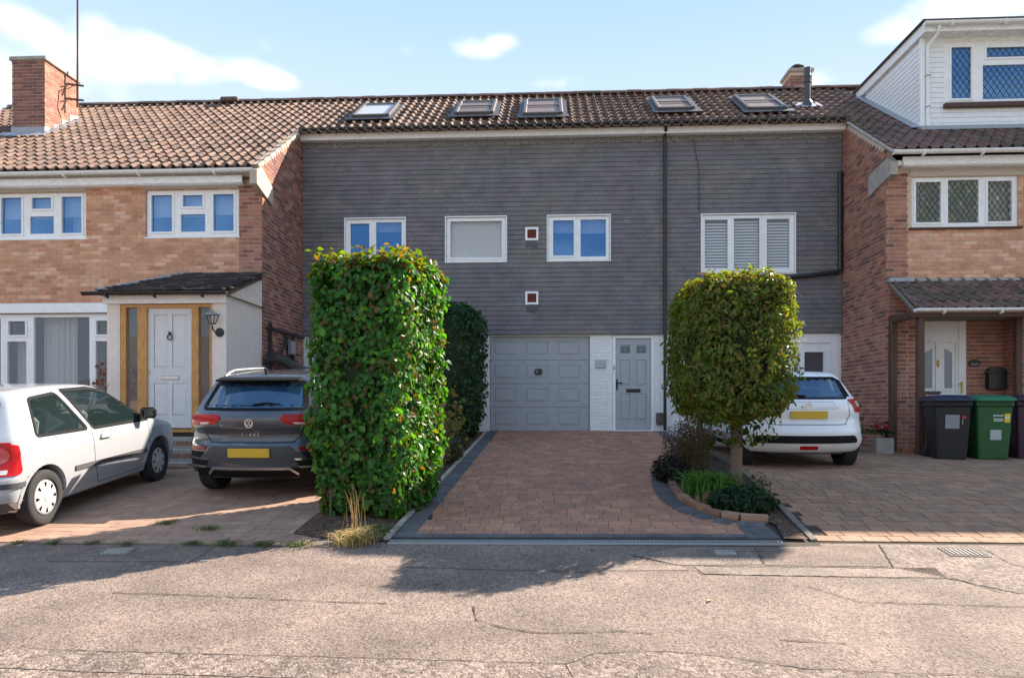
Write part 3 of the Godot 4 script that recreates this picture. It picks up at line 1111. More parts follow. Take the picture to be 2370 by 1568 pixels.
func skylight(t: Node3D, x0: float, x1: float, na: float, nb: float, open_blind: int) -> void:
	var up := Vector3(0, RS, -1).normalized()
	var nr := Vector3(0, 1, RS).normalized()
	var L := (nb - na) / cos(atan(RS))
	var o := P((x0 + x1) * .5, roof_y((na + nb) * .5), (na + nb) * .5)
	var tr := Transform3D(Basis(Vector3.RIGHT, up, nr), o)
	var w := x1 - x0
	var f := MB.new()
	for s: float in [-1.0, 1.0]:
		f.cbox(Vector3(s * w * .5, -L * .5, -.03), Vector3(s * (w * .5 - .075), L * .5, .165), .012, tr)
		f.cbox(Vector3(-w * .5 + .076, s * L * .5, -.03), Vector3(w * .5 - .076, s * (L * .5 - .085), .158), .012, tr)
	var fo := part(f, "skylight", mat("aluminium cladding", lin(.15, .125, .11), 0.4, {"metal": 0.5}), t)
	var fl := MB.new()
	fl.tbox(tr * Transform3D(Basis.from_scale(Vector3(w + .26, .22, .012)), Vector3(0, -L * .5 - .09, .100)))
	for s: float in [-1.0, 1.0]:
		fl.tbox(tr * Transform3D(Basis.from_scale(Vector3(.10, L + .1, .012)), Vector3(s * (w * .5 + .052), 0, .098)))
	part(fl, "flashing", mat("dark lead", lin(.06, .062, .07), 0.6), fo)
	var g := MB.new()
	g.tbox(tr * Transform3D(Basis.from_scale(Vector3(w - .14, L - .16, .008)), Vector3(0, 0, .140)))
	part(g, "pane", M["clear glass"], fo)
	var b := MB.new()
	b.tbox(tr * Transform3D(Basis.from_scale(Vector3(w - .14, L - .16, .006)), Vector3(0, 0, .120)))
	part(b, "blind", [mat("white blind", lin(.62, .64, .66), .6), mat("brown blind", lin(.17, .075, .05), .8)][open_blind], fo)
	if open_blind == 1:
		var r := MB.new()
		r.tbox(tr * Transform3D(Basis.from_scale(Vector3(w - .14, .06, .02)), Vector3(0, .02, .155)))
		part(r, "rail", M["skylight rail"] if M.has("skylight rail") else mat("skylight rail", lin(.16, .15, .15), .5), fo)


func pipe(t: Node3D, pts: Array, r: float, m: Material, called := "downpipe") -> Node3D:
	var g := MB.new()
	g.tube(PackedVector3Array(pts), r, r, 12)
	return part(g, called, m, t)


func clip(parent: Node3D, c: Vector3, r: float, m: Material) -> void:
	var g := MB.new()
	g.lathe(PackedVector2Array([Vector2(r, -.012), Vector2(r + .008, -.012), Vector2(r + .008, .012), Vector2(r, .012)]), Transform3D(Basis(), c), 14)
	part(g, "clip", m, parent)


# ------------------------------------------------------------------ the brick house with the timber-framed porch

func left_house() -> void:
	var XL := -5.36
	var N := 12.84
	var x0 := -14.0
	var t := thing("brick_house", "brown brick house with cream rendered porch and tall brick chimney", "house", P(-9, .6, N))
	shell(t, x0, XL, N, EAVE_N, 1.3)
	var pcr := Pieces.new()
	pcr.proto = pantile()
	roof_tiles(pcr, x0, XL + .04, EAVE_N, 17.4, func(x, n): return x > -12.0 and x < -11.15 and n > 14.95 and n < 16.15)
	finish(pcr, "roof_tile", t, M.pan[0], M.pan[1], M.pan[2])
	ridge(t, x0, XL)
	# walls
	var by := .55
	var win_u := [Rect2(-10.6 - x0, 4.84 - by, 1.83, .88), Rect2(-7.6 - x0, 4.85 - by, 1.79, .89)]
	var low := Rect2(-11.5 - x0, 1.6 - by, 3.4, 1.83)
	var m := MB.new()
	m.slab(P(x0, by, N), Vector3.RIGHT, Vector3.BACK, XL - x0 - .012, 5.36, win_u + [low, Rect2(-7.3 - x0, .75, 1.8, 2.0)], .12)
	part(m, "front_wall", M["pale mortar"], t)
	var pcb := Pieces.new()
	pcb.proto = unit_box()
	# buff field, red quoin
	bricks(pcb, P(x0, by, N), Vector3.RIGHT, Vector3.BACK, -5.80 - x0, 5.3, win_u + [low, Rect2(-11.5 - x0, 3.40 - by, 3.35, .24)], [0, 1, 2, 3, 4, 5, 0, 2, 5, 1, 6, 7])
	finish(pcb, "brick", t, M.buff[0], M.buff[1], M.buff[2], 2, 170)
	var pcq := Pieces.new()
	pcq.proto = unit_box()
	bricks(pcq, P(-5.795, by, N), Vector3.RIGHT, Vector3.BACK, .435, 5.3, [], [0, 1, 2, 3, 0, 5, 3])
	# gable return wall facing the tile-hung house
	var gm := MB.new()
	var gp_ := PackedVector2Array([Vector2(N + .012, by), Vector2(15.3, by), Vector2(15.3, roof_y(15.3) - .03), Vector2(N + .012, roof_y(N) - .03)])
	gm.prism(gp_, Transform3D(Basis(Vector3(0, 0, -1), Vector3.UP, Vector3.RIGHT), Vector3(XL - .13, 0, 0)), .130)
	part(gm, "gable_wall", M["mortar"], t)
	bricks(pcq, P(XL, by, N), Vector3.FORWARD, Vector3.RIGHT, 2.2, 7.3, [], [0, 1, 2, 3, 4, 5, 6, 1, 2], .075, .225, func(u, y): return by + y < roof_y(N + u) - .10)
	var chim := chimney(t, pcq, -11.95, -11.2, 15.0, 16.1, 7.55, 9.36, M["concrete"])
	finish(pcq, "brick", t, M.red[0], M.red[1], M.red[2], 2, 128)
	var pot := MB.new()
	pot.lathe(PackedVector2Array([Vector2(.13, 0), Vector2(.13, .06), Vector2(.16, .07), Vector2(.16, .11), Vector2(.10, .13), Vector2(0, .13)]), Transform3D(Basis(), P(-11.62, 9.45, 15.4)), 18)
	part(pot, "pot", M["concrete"], chim)
	var fl := MB.new()
	var nr := Vector3(0, 1, RS).normalized()
	var upv := Vector3(0, RS, -1).normalized()
	fl.tbox(Transform3D(Basis(Vector3.RIGHT * 1.15, upv * .34, nr * .015), P(-11.6, roof_y(14.88), 14.88) + nr * .06))
	fl.tbox(Transform3D(Basis(Vector3.RIGHT * .78, Vector3.UP * .2, Vector3.BACK * .012), P(-11.575, 7.78, 14.985)))
	fl.tbox(Transform3D(Basis(Vector3.RIGHT * .28, upv * 1.35, nr * .015), P(-11.1, roof_y(15.52), 15.52) + nr * .058))
	fl.prism(PackedVector2Array([Vector2(15.0, 7.62), Vector2(16.1, 8.38), Vector2(16.1, 8.56), Vector2(15.82, 8.5), Vector2(15.82, 8.32), Vector2(15.55, 8.28), Vector2(15.55, 8.12), Vector2(15.28, 8.06), Vector2(15.28, 7.92), Vector2(15.0, 7.9)]), Transform3D(Basis(Vector3(0, 0, -1), Vector3.UP, Vector3.RIGHT), Vector3(-11.199, 0, 0)), .012)
	part(fl, "flashing", M["lead"], chim)
	# verge mortar, corbel stone and lead below the eave end
	var vg := MB.new()
	for i in 9:
		var n := EAVE_N + .12 + i * .27
		vg.cbox(Vector3(-.075, -.16, -.02), Vector3(.075, .16, .05), .02, Transform3D(Basis(Vector3.RIGHT, upv, nr), P(XL - .02, roof_y(n) - .02, n)))
	part(vg, "verge", M["mortar fillet"], t)
	var cb := MB.new()
	cb.prism(PackedVector2Array([Vector2(12.5, 5.72), Vector2(12.5, 5.98), Vector2(12.72, 6.1), Vector2(13.25, 5.86), Vector2(13.25, 5.52)]), Transform3D(Basis(Vector3(0, 0, -1), Vector3.UP, Vector3.RIGHT), Vector3(XL - .09, 0, 0)), .135)
	part(cb, "corbel", M["mortar fillet"], t)
	# eaves
	var fa := MB.new()
	fa.box(P(x0, 5.80, 12.66), P(-5.67, 5.93, 12.70))
	fa.box(P(x0, 5.785, 12.69), P(-5.67, 5.80, N - .004))
	part(fa, "fascia", M["fascia"], t)
	var so := MB.new()
	so.box(P(x0, 5.735, N - .03), P(-8.75, 5.79, N + .05))
	so.box(P(-7.62, 5.75, N - .03), P(-5.80, 5.79, N + .05))
	so.box(P(x0, 5.93, 12.72), P(XL, 6.02, N + .1))
	part(so, "soffit", M["cream board"], t)
	gutter(t, P(x0, 6.01, 12.55), P(XL - .06, 6.01, 12.55), .058, M["white gutter"], 6)
	# upper windows
	for q in [[-7.6, 4.85], [-10.56, 4.85]]:
		var a: float = q[0]
		var b: float = q[1]
		var wo := window(t, a, b, a + 1.79, b + .89, N + .03, [[a + .09, b + .10, a + .50, b + .80, true], [a + .66, b + .10, a + 1.13, b + .43], [a + .70, b + .57, a + 1.09, b + .79, true], [a + 1.29, b + .10, a + 1.69, b + .80, true]])
		part(flat_at(a + .04, a + .60, b + .42, b + .84, N + .18), "blind", M["blind"], wo)
		part(flat_at(a + .64, a + 1.15, b + .42, b + .84, N + .18), "blind", M["blind"], wo)
		part(flat_at(a + 1.22, a + 1.75, b + .45, b + .84, N + .18), "blind", M["blind"], wo)
		if a < -9:
			part(drape(a + 1.35, a + 1.60, b + .02, b + .84, N + .26, 3), "curtain", M["curtain"], wo)
	# ground floor window with its lintel board
	var li := MB.new()
	li.cbox(P(-11.6, 3.43, N - .035), P(-8.19, 3.615, N + .03), .006)
	part(li, "lintel", M["white frame"], t)
	var lw := window(t, -11.5, 1.6, -8.16, 3.42, N + .05, [[-11.4, 1.7, -10.5, 3.34], [-10.37, 1.7, -9.99, 2.9], [-10.34, 3.02, -10.0, 3.29, true], [-9.84, 1.7, -8.74, 3.36], [-8.62, 1.7, -8.24, 2.9], [-8.60, 3.02, -8.26, 3.29, true]], {"glass": M["room glass"]})
	part(drape(-9.82, -9.15, 1.62, 3.4, N + .3, 5), "curtain", M["curtain"], lw)
	part(drape(-10.36, -10.02, 1.62, 2.95, N + .3, 4), "curtain", M["curtain"], lw)
	part(drape(-8.56, -8.2, 1.62, 2.95, N + .3, 4), "curtain", M["curtain"], lw)
	# porch
	var pn := 11.38
	var po := thing("porch", "cream rendered porch with oak framed glazing and pale grey panelled door", "porch", P(-6.4, .7, pn))
	var pm := MB.new()
	var side := PackedVector2Array([Vector2(pn, .6), Vector2(N - .012, .6), Vector2(N - .012, 4.02), Vector2(pn, 3.47)])
	pm.prism(side, Transform3D(Basis(Vector3(0, 0, -1), Vector3.UP, Vector3.RIGHT), Vector3(XL - .20, 0, 0)), .20)
	pm.prism(side, Transform3D(Basis(Vector3(0, 0, -1), Vector3.UP, Vector3.RIGHT), Vector3(-7.41, 0, 0)), .18)
	pm.box(P(-7.228, .6, pn + .001), P(-7.19, 3.36, pn + .2))
	pm.box(P(-5.60, .6, pn + .001), P(-5.562, 3.36, pn + .2))
	part(pm, "wall", M["render"], po)
	var pf := MB.new()
	pf.cbox(P(-7.46, 3.365, pn - .05), P(XL + .012, 3.50, pn - .002), .006)
	part(pf, "fascia", M["white frame"], po)
	var pr_up := Vector3(0, .36, -1).normalized()
	var pr_n := Vector3(0, 1, .36).normalized()
	var rd := MB.new()
	rd.quad(P(-7.5, 3.51, 11.16), P(-5.3, 3.51, 11.16), P(-5.3, 4.11, 12.83), P(-6.76, 4.11, 12.83))
	rd.quad(P(-7.5, 3.51, 12.83), P(-7.5, 3.51, 11.16), P(-6.76, 4.11, 12.83), P(-6.76, 4.10, 12.84))
	rd.quad(P(-7.5, 3.50, 12.83), P(-5.3, 3.50, 12.83), P(-5.3, 3.50, 11.16), P(-7.5, 3.50, 11.16))
	part(rd, "roof_deck", M["roof boards"], po)
	var pct := Pieces.new()
	pct.proto = unit_box()
	for r in 15:
		var n := 11.18 + r * .112
		for k in 14:
			var x := -7.52 + (k + (.5 if r % 2 else .0)) * .166
			if x < -7.5 or x > -5.25: continue
			if x < -7.45 + r * .048: continue
			pct.add(Transform3D(Basis(Vector3.RIGHT * .162, (pr_up - pr_n * .19).normalized() * .17, (pr_n + pr_up * .19).normalized() * .018), P(x, 3.55 + (n - 11.2) * .36 + .03 + rng.randf_range(-.003, .005), n)), [0, 1, 2, 0, 2, 0, 1, 3][rng.randi() % 8])
	finish(pct, "tile", po, M.plain[0], M.plain[1], M.plain[2])
	var hip := MB.new()
	hip.tube(PackedVector3Array([P(-7.48, 3.56, 11.2), P(-6.76, 4.15, 12.8)]), .04, .04, 8)
	hip.box(P(-6.8, 4.09, 12.74), P(XL, 4.15, N - .002))
	part(hip, "roof_edge", M["lead"], po)
	gutter(po, P(-7.66, 3.53, 11.14), P(-5.25, 3.53, 11.14), .055, M["black plastic"], 3)
	# oak frame, glazing and door
	var ok := MB.new()
	ok.slab(P(-7.19, 1.22, pn + .01), Vector3.RIGHT, Vector3.BACK, 1.59, 2.14, [Rect2(.10, .10, .20, 1.99), Rect2(.46, .05, .77, 2.03), Rect2(1.35, .10, .19, 1.99)], .11)
	part(ok, "oak_frame", M["oak"], po)
	for xx in [[-7.09, -6.89], [-5.84, -5.65]]:
		var g := MB.new()
		g.quad(P(xx[0], 1.32, pn + .06), P(xx[1], 1.32, pn + .06), P(xx[1], 3.31, pn + .06), P(xx[0], 3.31, pn + .06))
		part(g, "pane", M["room glass"], po)
	var bk := MB.new()
	bk.box(P(-7.2, .7, N - .02), P(-5.56, 3.6, N - .014))
	bk.box(P(-7.2, 1.1, pn + .2), P(-5.56, 1.27, N - .03))
	part(bk, "inner_wall", M["room"], po)
	var dl := part(door_leaf(-6.73, 1.29, -5.96, 3.30, pn + .05, [[-6.63, 2.30, -6.38, 3.19], [-6.31, 2.30, -6.06, 3.19], [-6.63, 1.50, -6.38, 2.04], [-6.31, 1.50, -6.06, 2.04]]), "door", M["pale grey door"], po)
	var lb := MB.new()
	lb.cbox(P(-6.50, 2.10, pn + .035), P(-6.19, 2.165, pn + .055), .008)
	part(lb, "letter_plate", M["brushed metal"], dl)
	var kn := MB.new()
	var kc := P(-6.345, 2.83, pn + .03)
	for i in 12:
		var a0 := TAU * i / 12
		var a1 := TAU * (i + 1) / 12
		kn.bar(kc + Vector3(cos(a0) * .04, sin(a0) * .045 - .02, 0), kc + Vector3(cos(a1) * .04, sin(a1) * .045 - .02, 0), .014, .014, Vector3.BACK)
	kn.cbox(kc + Vector3(-.02, .02, -.02), kc + Vector3(.02, .07, .015), .006)
	part(kn, "knocker", mat("iron", lin(.03, .03, .032), .5), dl)
	var lk := MB.new()
	lk.cbox(P(-6.715, 2.20, pn + .035), P(-6.69, 2.26, pn + .052), .006)
	part(lk, "lock", M["brass"], dl)
	# steps
	for i in 3:
		var s := MB.new()
		s.cbox(P(-6.95, .5, pn - .06 - .27 * i), P(-5.7, 1.14 - .19 * i, pn + .16 - .27 * i), .012)
		var so2 := part(s, "step", M["concrete"], po)
		var pcs := MB.new()
		for k in 5:
			pcs.cbox(P(-6.94 + k * .248, 1.0 - .19 * i, pn - .066 - .27 * i), P(-6.705 + k * .248, 1.075 - .19 * i, pn - .05 - .27 * i), .004)
		part(pcs, "riser", M.kerbbrick[0][1], so2).set_meta("kind", "stuff")
	# lantern on the porch
	var la := thing("wall_lantern", "black coach lantern on a round back plate fixed to the cream porch", "lamp", P(-5.50, 2.86, pn))
	var iron: Material = M["iron"]
	var bp := MB.new()
	bp.lathe(PackedVector2Array([Vector2(.0, .03), Vector2(.05, .03), Vector2(.075, .012), Vector2(.075, 0)]), Transform3D(Basis(Vector3.RIGHT, PI / 2), P(-5.47, 2.88, pn)), 20)
	bp.tube(PackedVector3Array([P(-5.47, 2.88, pn - .02), P(-5.49, 2.86, pn - .10), P(-5.51, 2.92, pn - .16), P(-5.52, 2.98, pn - .16)]), .012, .012, 8)
	part(bp, "bracket", iron, la)
	var cage := MB.new()
	var c0 := P(-5.52, 3.0, pn - .16)
	for k in 4:
		var a := TAU * (k + .5) / 4
		cage.bar(c0 + Vector3(cos(a) * .045, 0, sin(a) * .045), c0 + Vector3(cos(a) * .105, .15, sin(a) * .105), .012, .012)
	cage.lathe(PackedVector2Array([Vector2(0, 0), Vector2(.06, 0), Vector2(.06, .014), Vector2(0, .014)]), Transform3D(Basis(Vector3.UP, PI / 4), c0), 4)
	part(cage, "cage", iron, la)
	var lg := MB.new()
	lg.lathe(PackedVector2Array([Vector2(.045, .014), Vector2(.10, .15)]), Transform3D(Basis(Vector3.UP, PI / 4), c0), 4)
	part(lg, "pane", M["clear glass"], la)
	var lc := MB.new()
	lc.lathe(PackedVector2Array([Vector2(.125, .15), Vector2(.125, .165), Vector2(.03, .215), Vector2(.02, .23), Vector2(0, .23)]), Transform3D(Basis(Vector3.UP, PI / 4), c0), 4)
	part(lc, "cap", M["lead"], la)
	# wall rack on the gable
	var rk := thing("wall_rack", "dark iron bracket with a rolled black cover on the gable brickwork", "rack", P(XL, 2.6, 13.6))
	var rm := MB.new()
	var X := XL + .05
	rm.bar(P(X, 3.15, 13.0), P(X, 3.15, 14.9), .05, .05)
	rm.bar(P(X, 2.3, 13.12), P(X, 3.25, 13.12), .05, .05)
	rm.bar(P(X, 2.3, 14.3), P(X, 3.15, 14.3), .05, .05)
	rm.bar(P(X + .02, 3.12, 14.0), P(X + .1, 2.62, 13.35), .04, .04)
	rm.bar(P(X, 2.62, 13.12), P(X + .25, 2.60, 13.12), .05, .05)
	rm.bar(P(X, 2.40, 14.3), P(X + .25, 2.40, 14.3), .05, .05)
	part(rm, "bracket", iron, rk)
	var rl := MB.new()
	rl.tube(PackedVector3Array([P(X + .16, 2.60, 12.75), P(X + .16, 2.58, 13.1), P(X + .17, 2.48, 13.8), P(X + .16, 2.42, 14.5), P(X + .14, 2.44, 14.9)]), .10, .085, 12)
	part(rl, "rolled_cover", M["black plastic"], rk)
	var rb := MB.new()
	rb.cbox(P(X, 2.72, 14.0), P(X + .1, 3.0, 14.18), .01)
	part(rb, "box", M["galvanised"], rk)
	# television aerial on the chimney
	var ae := thing("aerial", "tall thin aerial mast bracketed to the brick chimney", "aerial", P(-11.1, 8.6, 15.7))
	var am := MB.new()
	am.tube(PackedVector3Array([P(-11.0, 8.66, 15.8), P(-11.0, 13.4, 15.8)]), .024, .018, 8)
	part(am, "mast", M["rust"], ae)
	for y: float in [8.82, 9.16]:
		var ab := MB.new()
		ab.bar(P(-11.2, y, 15.7), P(-10.86, y, 15.82), .035, .035)
		ab.tube(PackedVector3Array([P(-11.19, y - .16, 15.5), P(-11.12, y, 15.72)]), .014, .014, 6)
		part(ab, "bracket", M["rust"], ae)
	var ac := MB.new()
	ac.tube(PackedVector3Array([P(-11.0, 9.2, 15.77), P(-11.08, 9.0, 15.6), P(-11.19, 8.9, 15.45), P(-11.19, 8.5, 15.4), P(-11.19, 8.3, 15.5)]), .008, .008, 5)
	part(ac, "cable", M["black plastic"], ae)
	# roof vent near the ridge
	var rv := MB.new()
	rv.cbox(P(-8.3, roof_y(17.4) + .05, 17.25), P(-7.85, roof_y(17.4) + .17, 17.5), .03)
	part(rv, "roof_vent", M.moss[0][2], t)


# ------------------------------------------------------------------ the tile-hung pair

func hung_tiles(pc: Pieces, x0: float, x1: float, y0: float, y1: float, n: float, holes: Array) -> void:
	var g := .1015
	var rows := int((y1 - y0) / g)
	var nz := FastNoiseLite.new()
	nz.seed = 77
	nz.frequency = .55
	nz.fractal_octaves = 3
	for r in rows:
		var y := y0 + r * g + .06
		var x := x0 - (.083 if r % 2 else 0.0)
		while x < x1:
			var a := maxf(x, x0)
			var b := minf(x + .1645, x1)
			x += .167
			var spans := [[a, b]]
			for q: Rect2 in holes:
				if y > q.position.y - .02 and y < q.end.y + .03:
					var nx := []
					for s in spans:
						if q.position.x >= s[1] or q.end.x <= s[0]: nx.append(s)
						else:
							if q.position.x > s[0]: nx.append([s[0], q.position.x])
							if q.end.x < s[1]: nx.append([q.end.x, s[1]])
					spans = nx
			for s in spans:
				var l: float = s[1] - s[0]
				if l < .02: continue
				var tl := .14 + rng.randf_range(-.025, .035)
				var yy := Vector3(rng.randf_range(-.006, .006), 1, -tl).normalized()
				var zz := Vector3(rng.randf_range(-.012, .012), tl, 1).normalized()
				pc.add(Transform3D(Basis(Vector3.RIGHT * l, yy * .152, zz * .018), P((s[0] + s[1]) * .5, y + .022 + rng.randf_range(-.0025, .0025), n - .018)), clampi(int(3.5 + nz.get_noise_2d(s[0] * .6, y * 1.6) * 8.0 + rng.randf_range(-1.3, 1.3)), 0, 6))


func middle_houses() -> void:
	var XL := -5.36
	var XM := 2.28
	var XR := 6.14
	var N := 15.0
	# window boxes: x0, y0, x1, y1
	var w1 := Rect2(-4.43, 4.74, 1.35, 1.01)
	var w2 := Rect2(-2.23, 4.75, 1.34, 1.0)
	var w3 := Rect2(-.04, 4.75, 1.36, 1.0)
	var w4 := Rect2(3.21, 4.44, 1.97, 1.29)
	var v1 := Rect2(-.50, 5.21, .28, .28)
	var v2 := Rect2(-.50, 3.84, .28, .28)
	for h in 2:
		var x0 := XL if h == 0 else XM
		var x1 := XM if h == 0 else XR
		var t := thing("tile_hung_house", ["house hung with slate grey tiles above a grey garage door and grey front door", "house hung with slate grey tiles above a white door with a small dark pane"][h], "house", P((x0 + x1) * .5, .9, N))
		var holes := [w1, w2, w3, v1, v2] if h == 0 else [w4]
		shell(t, x0, x1, N, 14.72, 1.12 if h == 0 else .95)
		# upper wall
		var uw := MB.new()
		var hl := []
		for q: Rect2 in holes:
			if q.size.x > .5: hl.append(Rect2(q.position.x - x0, q.position.y - 3.2, q.size.x, q.size.y))
		uw.slab(P(x0, 3.2, N), Vector3.RIGHT, Vector3.BACK, x1 - x0, 4.25, hl, .13)
		part(uw, "upper_wall", M["backing block"], t)
		var pc := Pieces.new()
		pc.proto = unit_box()
		hung_tiles(pc, x0 + (.012 if h == 0 else .0), x1 - (.02 if h == 1 else 0.0), 3.2, 7.30, N, holes)
		finish(pc, "hung_tile", t, M.slate[0], M.slate[1], M.slate[2])
		var ms := MB.new()
		for i in 24:
			var a := lerpf(x0, x1, i / 24.0)
			var b := lerpf(x0, x1, (i + 1) / 24.0)
			ms.cbox(P(a, 7.255 + rng.randf_range(-.015, .015), N - .05 + rng.randf_range(0, .012)), P(b, 7.40, N - .002), .012)
		part(ms, "mortar_strip", M["moss strip"], t)
		var fa := MB.new()
		fa.box(P(x0, 7.40, 14.80), P(x1, 7.555, 14.83))
		fa.box(P(x0, 7.385, 14.81), P(x1, 7.40, N))
		part(fa, "fascia", M["fascia"], t)
		gutter(t, P(x0 + (.03 if h == 0 else -.001), 7.60, 14.73), P(x1, 7.60, 14.73), .06, M["black plastic"], 9 if h == 0 else 4)
		# roof
		var pcr := Pieces.new()
		pcr.proto = pantile()
		roof_tiles(pcr, x0 + .04, x1 + (.0 if h == 0 else .55), 14.68, 17.4)
		finish(pcr, "roof_tile", t, M.pan[0], M.pan[1], M.pan[2])
		ridge(t, x0, x1)
		if h == 0:
			skylight(t, -4.40, -3.55, 15.50, 16.58, 0)
			skylight(t, -2.10, -1.22, 15.55, 16.62, 1)
			skylight(t, -.56, .31, 15.36, 16.63, 1)
			front_ground_floor(t, x0, x1, N)
		else:
			skylight(t, 2.38, 3.20, 15.55, 16.6, 1)
			skylight(t, 4.28, 5.12, 15.41, 16.59, 1)
			white_ground_floor(t, x0, x1, N)
		var wm: Material = M["white frame"]
		if h == 0:
			for q: Rect2 in [w1, w2, w3]:
				# surround box lining the opening through the tiles
				var lb := MB.new()
				lb.slab(P(q.position.x, q.position.y, N - .045), Vector3.RIGHT, Vector3.BACK, q.size.x, q.size.y, [Rect2(.022, .022, q.size.x - .044, q.size.y - .044)], .10)
				part(lb, "window_lining", wm, t)
			var a := w1.position.x + .03
			var b := w1.position.y + .03
			var wo := window(t, a, b, a + 1.29, b + .95, N + .0, [[a + .10, b + .10, a + .52, b + .86, true], [a + .66, b + .08, a + 1.22, b + .88]], {"sill": false})
			part(flat_at(a + .6, a + 1.28, b + .72, b + .93, N + .2), "blind", M["blind"], wo)
			a = w2.position.x + .03
			b = w2.position.y + .03
			wo = window(t, a, b, a + 1.28, b + .94, N, [[a + .08, b + .08, a + 1.20, b + .87, true]], {"sill": false, "glass": M["room glass"]})
			part(flat_at(a + .02, a + 1.26, b + .02, b + .92, N + .10), "blind", M["blind"], wo)
			a = w3.position.x + .03
			b = w3.position.y + .03
			wo = window(t, a, b, a + 1.30, b + .94, N, [[a + .10, b + .10, a + .55, b + .86, true], [a + .69, b + .08, a + 1.23, b + .87]], {"sill": false})
			part(flat_at(a + .05, a + .62, b + .64, b + .93, N + .2), "blind", M["blind"], wo)
			part(flat_at(a + .64, a + 1.28, b + .62, b + .93, N + .2), "blind", M["blind"], wo)
			for q: Rect2 in [v1, v2]:
				var vf := MB.new()
				vf.slab(P(q.position.x, q.position.y, N - .055), Vector3.RIGHT, Vector3.BACK, .28, .28, [Rect2(.045, .045, .19, .19)], .055)
				var vo := part(vf, "wall_vent", wm, t)
				var vg := MB.new()
				for i in 6:
					vg.box(P(q.position.x + .046, q.position.y + .05 + i * .031, N - .035), P(q.position.x + .234, q.position.y + .073 + i * .031, N - .01))
				vg.box(P(q.position.x + .046, q.position.y + .046, N - .0095), P(q.position.x + .234, q.position.y + .234, N - .003))
				part(vg, "grille", M["red vent"], vo)
				# broken tiles and mortar below the vent
				var br := MB.new()
				for i in 5:
					br.cbox(P(q.position.x + .02 + i * .05, q.position.y - .16 + rng.randf_range(-.03, .03), N - .046), P(q.position.x + .075 + i * .05, q.position.y - .04 + rng.randf_range(-.03, .02), N - .02), .01)
				part(br, "mortar_patch", mat("grey mortar", lin(.12, .115, .125), .95, {"tex": T["fine"], "ts": 3.0}), vo)
		else:
			var lb := MB.new()
			lb.slab(P(w4.position.x, w4.position.y, N - .045), Vector3.RIGHT, Vector3.BACK, w4.size.x, w4.size.y, [Rect2(.022, .022, w4.size.x - .044, w4.size.y - .044)], .10)
			part(lb, "window_lining", wm, t)
			var a := w4.position.x + .03
			var b := w4.position.y + .03
			var pn := [[a + .06, b + .10, a + .54, b + 1.14], [a + .66, b + .08, a + 1.20, b + 1.16, true], [a + 1.35, b + .10, a + 1.82, b + 1.14]]
			var wo := window(t, a, b, a + 1.91, b + 1.23, N, pn, {"sill": false, "glass": M["room glass"]})
			for p in pn:
				# shutter blind: separate louvres
				var k := int((p[3] - p[1]) / .062)
				for i in k:
					var lo := MB.new()
					var y: float = p[1] + (i + .5) * .062
					lo.tbox(Transform3D(Basis(Vector3.RIGHT * (p[2] - p[0] - .01), Vector3(0, .72, -.69) * .058, Vector3(0, .69, .72) * .008), P((p[0] + p[2]) * .5, y, N + .085)))
					part(lo, "louvre", M["white frame"], wo)
	# party downpipe between the two, belongs to the house with the grey door
	var dp: Node3D = get_node("tile_hung_house")
	var dn := pipe(dp, [P(2.45, 7.56, 14.74), P(2.45, 7.48, 14.76), P(2.45, 7.36, 14.90), P(2.45, 7.25, 14.90), P(2.45, 1.16, 14.90)], .034, M["black plastic"])
	for y: float in [6.9, 5.6, 4.2, 2.8]: clip(dn, P(2.45, y, 14.90), .034, M["black plastic"])
	var dp2: Node3D = get_node("tile_hung_house_001")
	var p2 := pipe(dp2, [P(6.06, 6.55, 14.90), P(6.06, 5.0, 14.90), P(6.06, 4.52, 14.90), P(6.02, 4.46, 14.90), P(5.5, 4.40, 14.90), P(4.6, 4.33, 14.90)], .045, M["black plastic"], "soil_pipe")
	clip(p2, P(6.06, 5.6, 14.90), .045, M["black plastic"])
	var ca := MB.new()
	ca.tube(PackedVector3Array([P(3.05, 7.3, 14.945), P(3.10, 7.0, 14.94), P(3.16, 6.7, 14.94), P(3.17, 5.75, 14.94)]), .007, .007, 5)
	part(ca, "cable", M["black plastic"], dp2)
	# flue and rear chimney
	var fm := MB.new()
	var fy := roof_y(15.9)
	fm.lathe(PackedVector2Array([Vector2(.15, -.05), Vector2(.12, .08), Vector2(.075, .16), Vector2(.065, .17), Vector2(.065, .55), Vector2(.08, .55), Vector2(.08, .62), Vector2(.068, .62), Vector2(.068, .66), Vector2(.08, .67), Vector2(.08, .72), Vector2(.075, .73), Vector2(.075, .88), Vector2(.0, .90)]), Transform3D(Basis(), P(5.75, fy, 15.9)), 18)
	var fo := part(fm, "flue", mat("flue grey", lin(.05, .052, .065), .45), dp2)
	var ff := MB.new()
	ff.cbox(Vector3(-.28, -.25, 0), Vector3(.28, .2, .02), .008, Transform3D(Basis(Vector3.RIGHT, Vector3(0, RS, -1).normalized(), Vector3(0, 1, RS).normalized()), P(5.75, fy + .06, 15.9)))
	part(ff, "flashing", M["lead"], fo)
	var pcc := Pieces.new()
	pcc.proto = unit_box()
	var ch := chimney(dp2, pcc, 6.09, 6.62, 18.0, 18.6, 8.9, 10.10, M["concrete"])
	finish(pcc, "brick", dp2, M.red[0], M.red[1], M.red[2])
	var cw := MB.new()
	cw.lathe(PackedVector2Array([Vector2(.12, 0), Vector2(.12, .07), Vector2(.05, .07), Vector2(.05, .14), Vector2(.17, .14), Vector2(.18, .17), Vector2(.12, .22), Vector2(0, .24)]), Transform3D(Basis(), P(6.36, 10.18, 18.3)), 18)
	part(cw, "cowl", mat("iron", lin(.03, .03, .032), .5), ch)


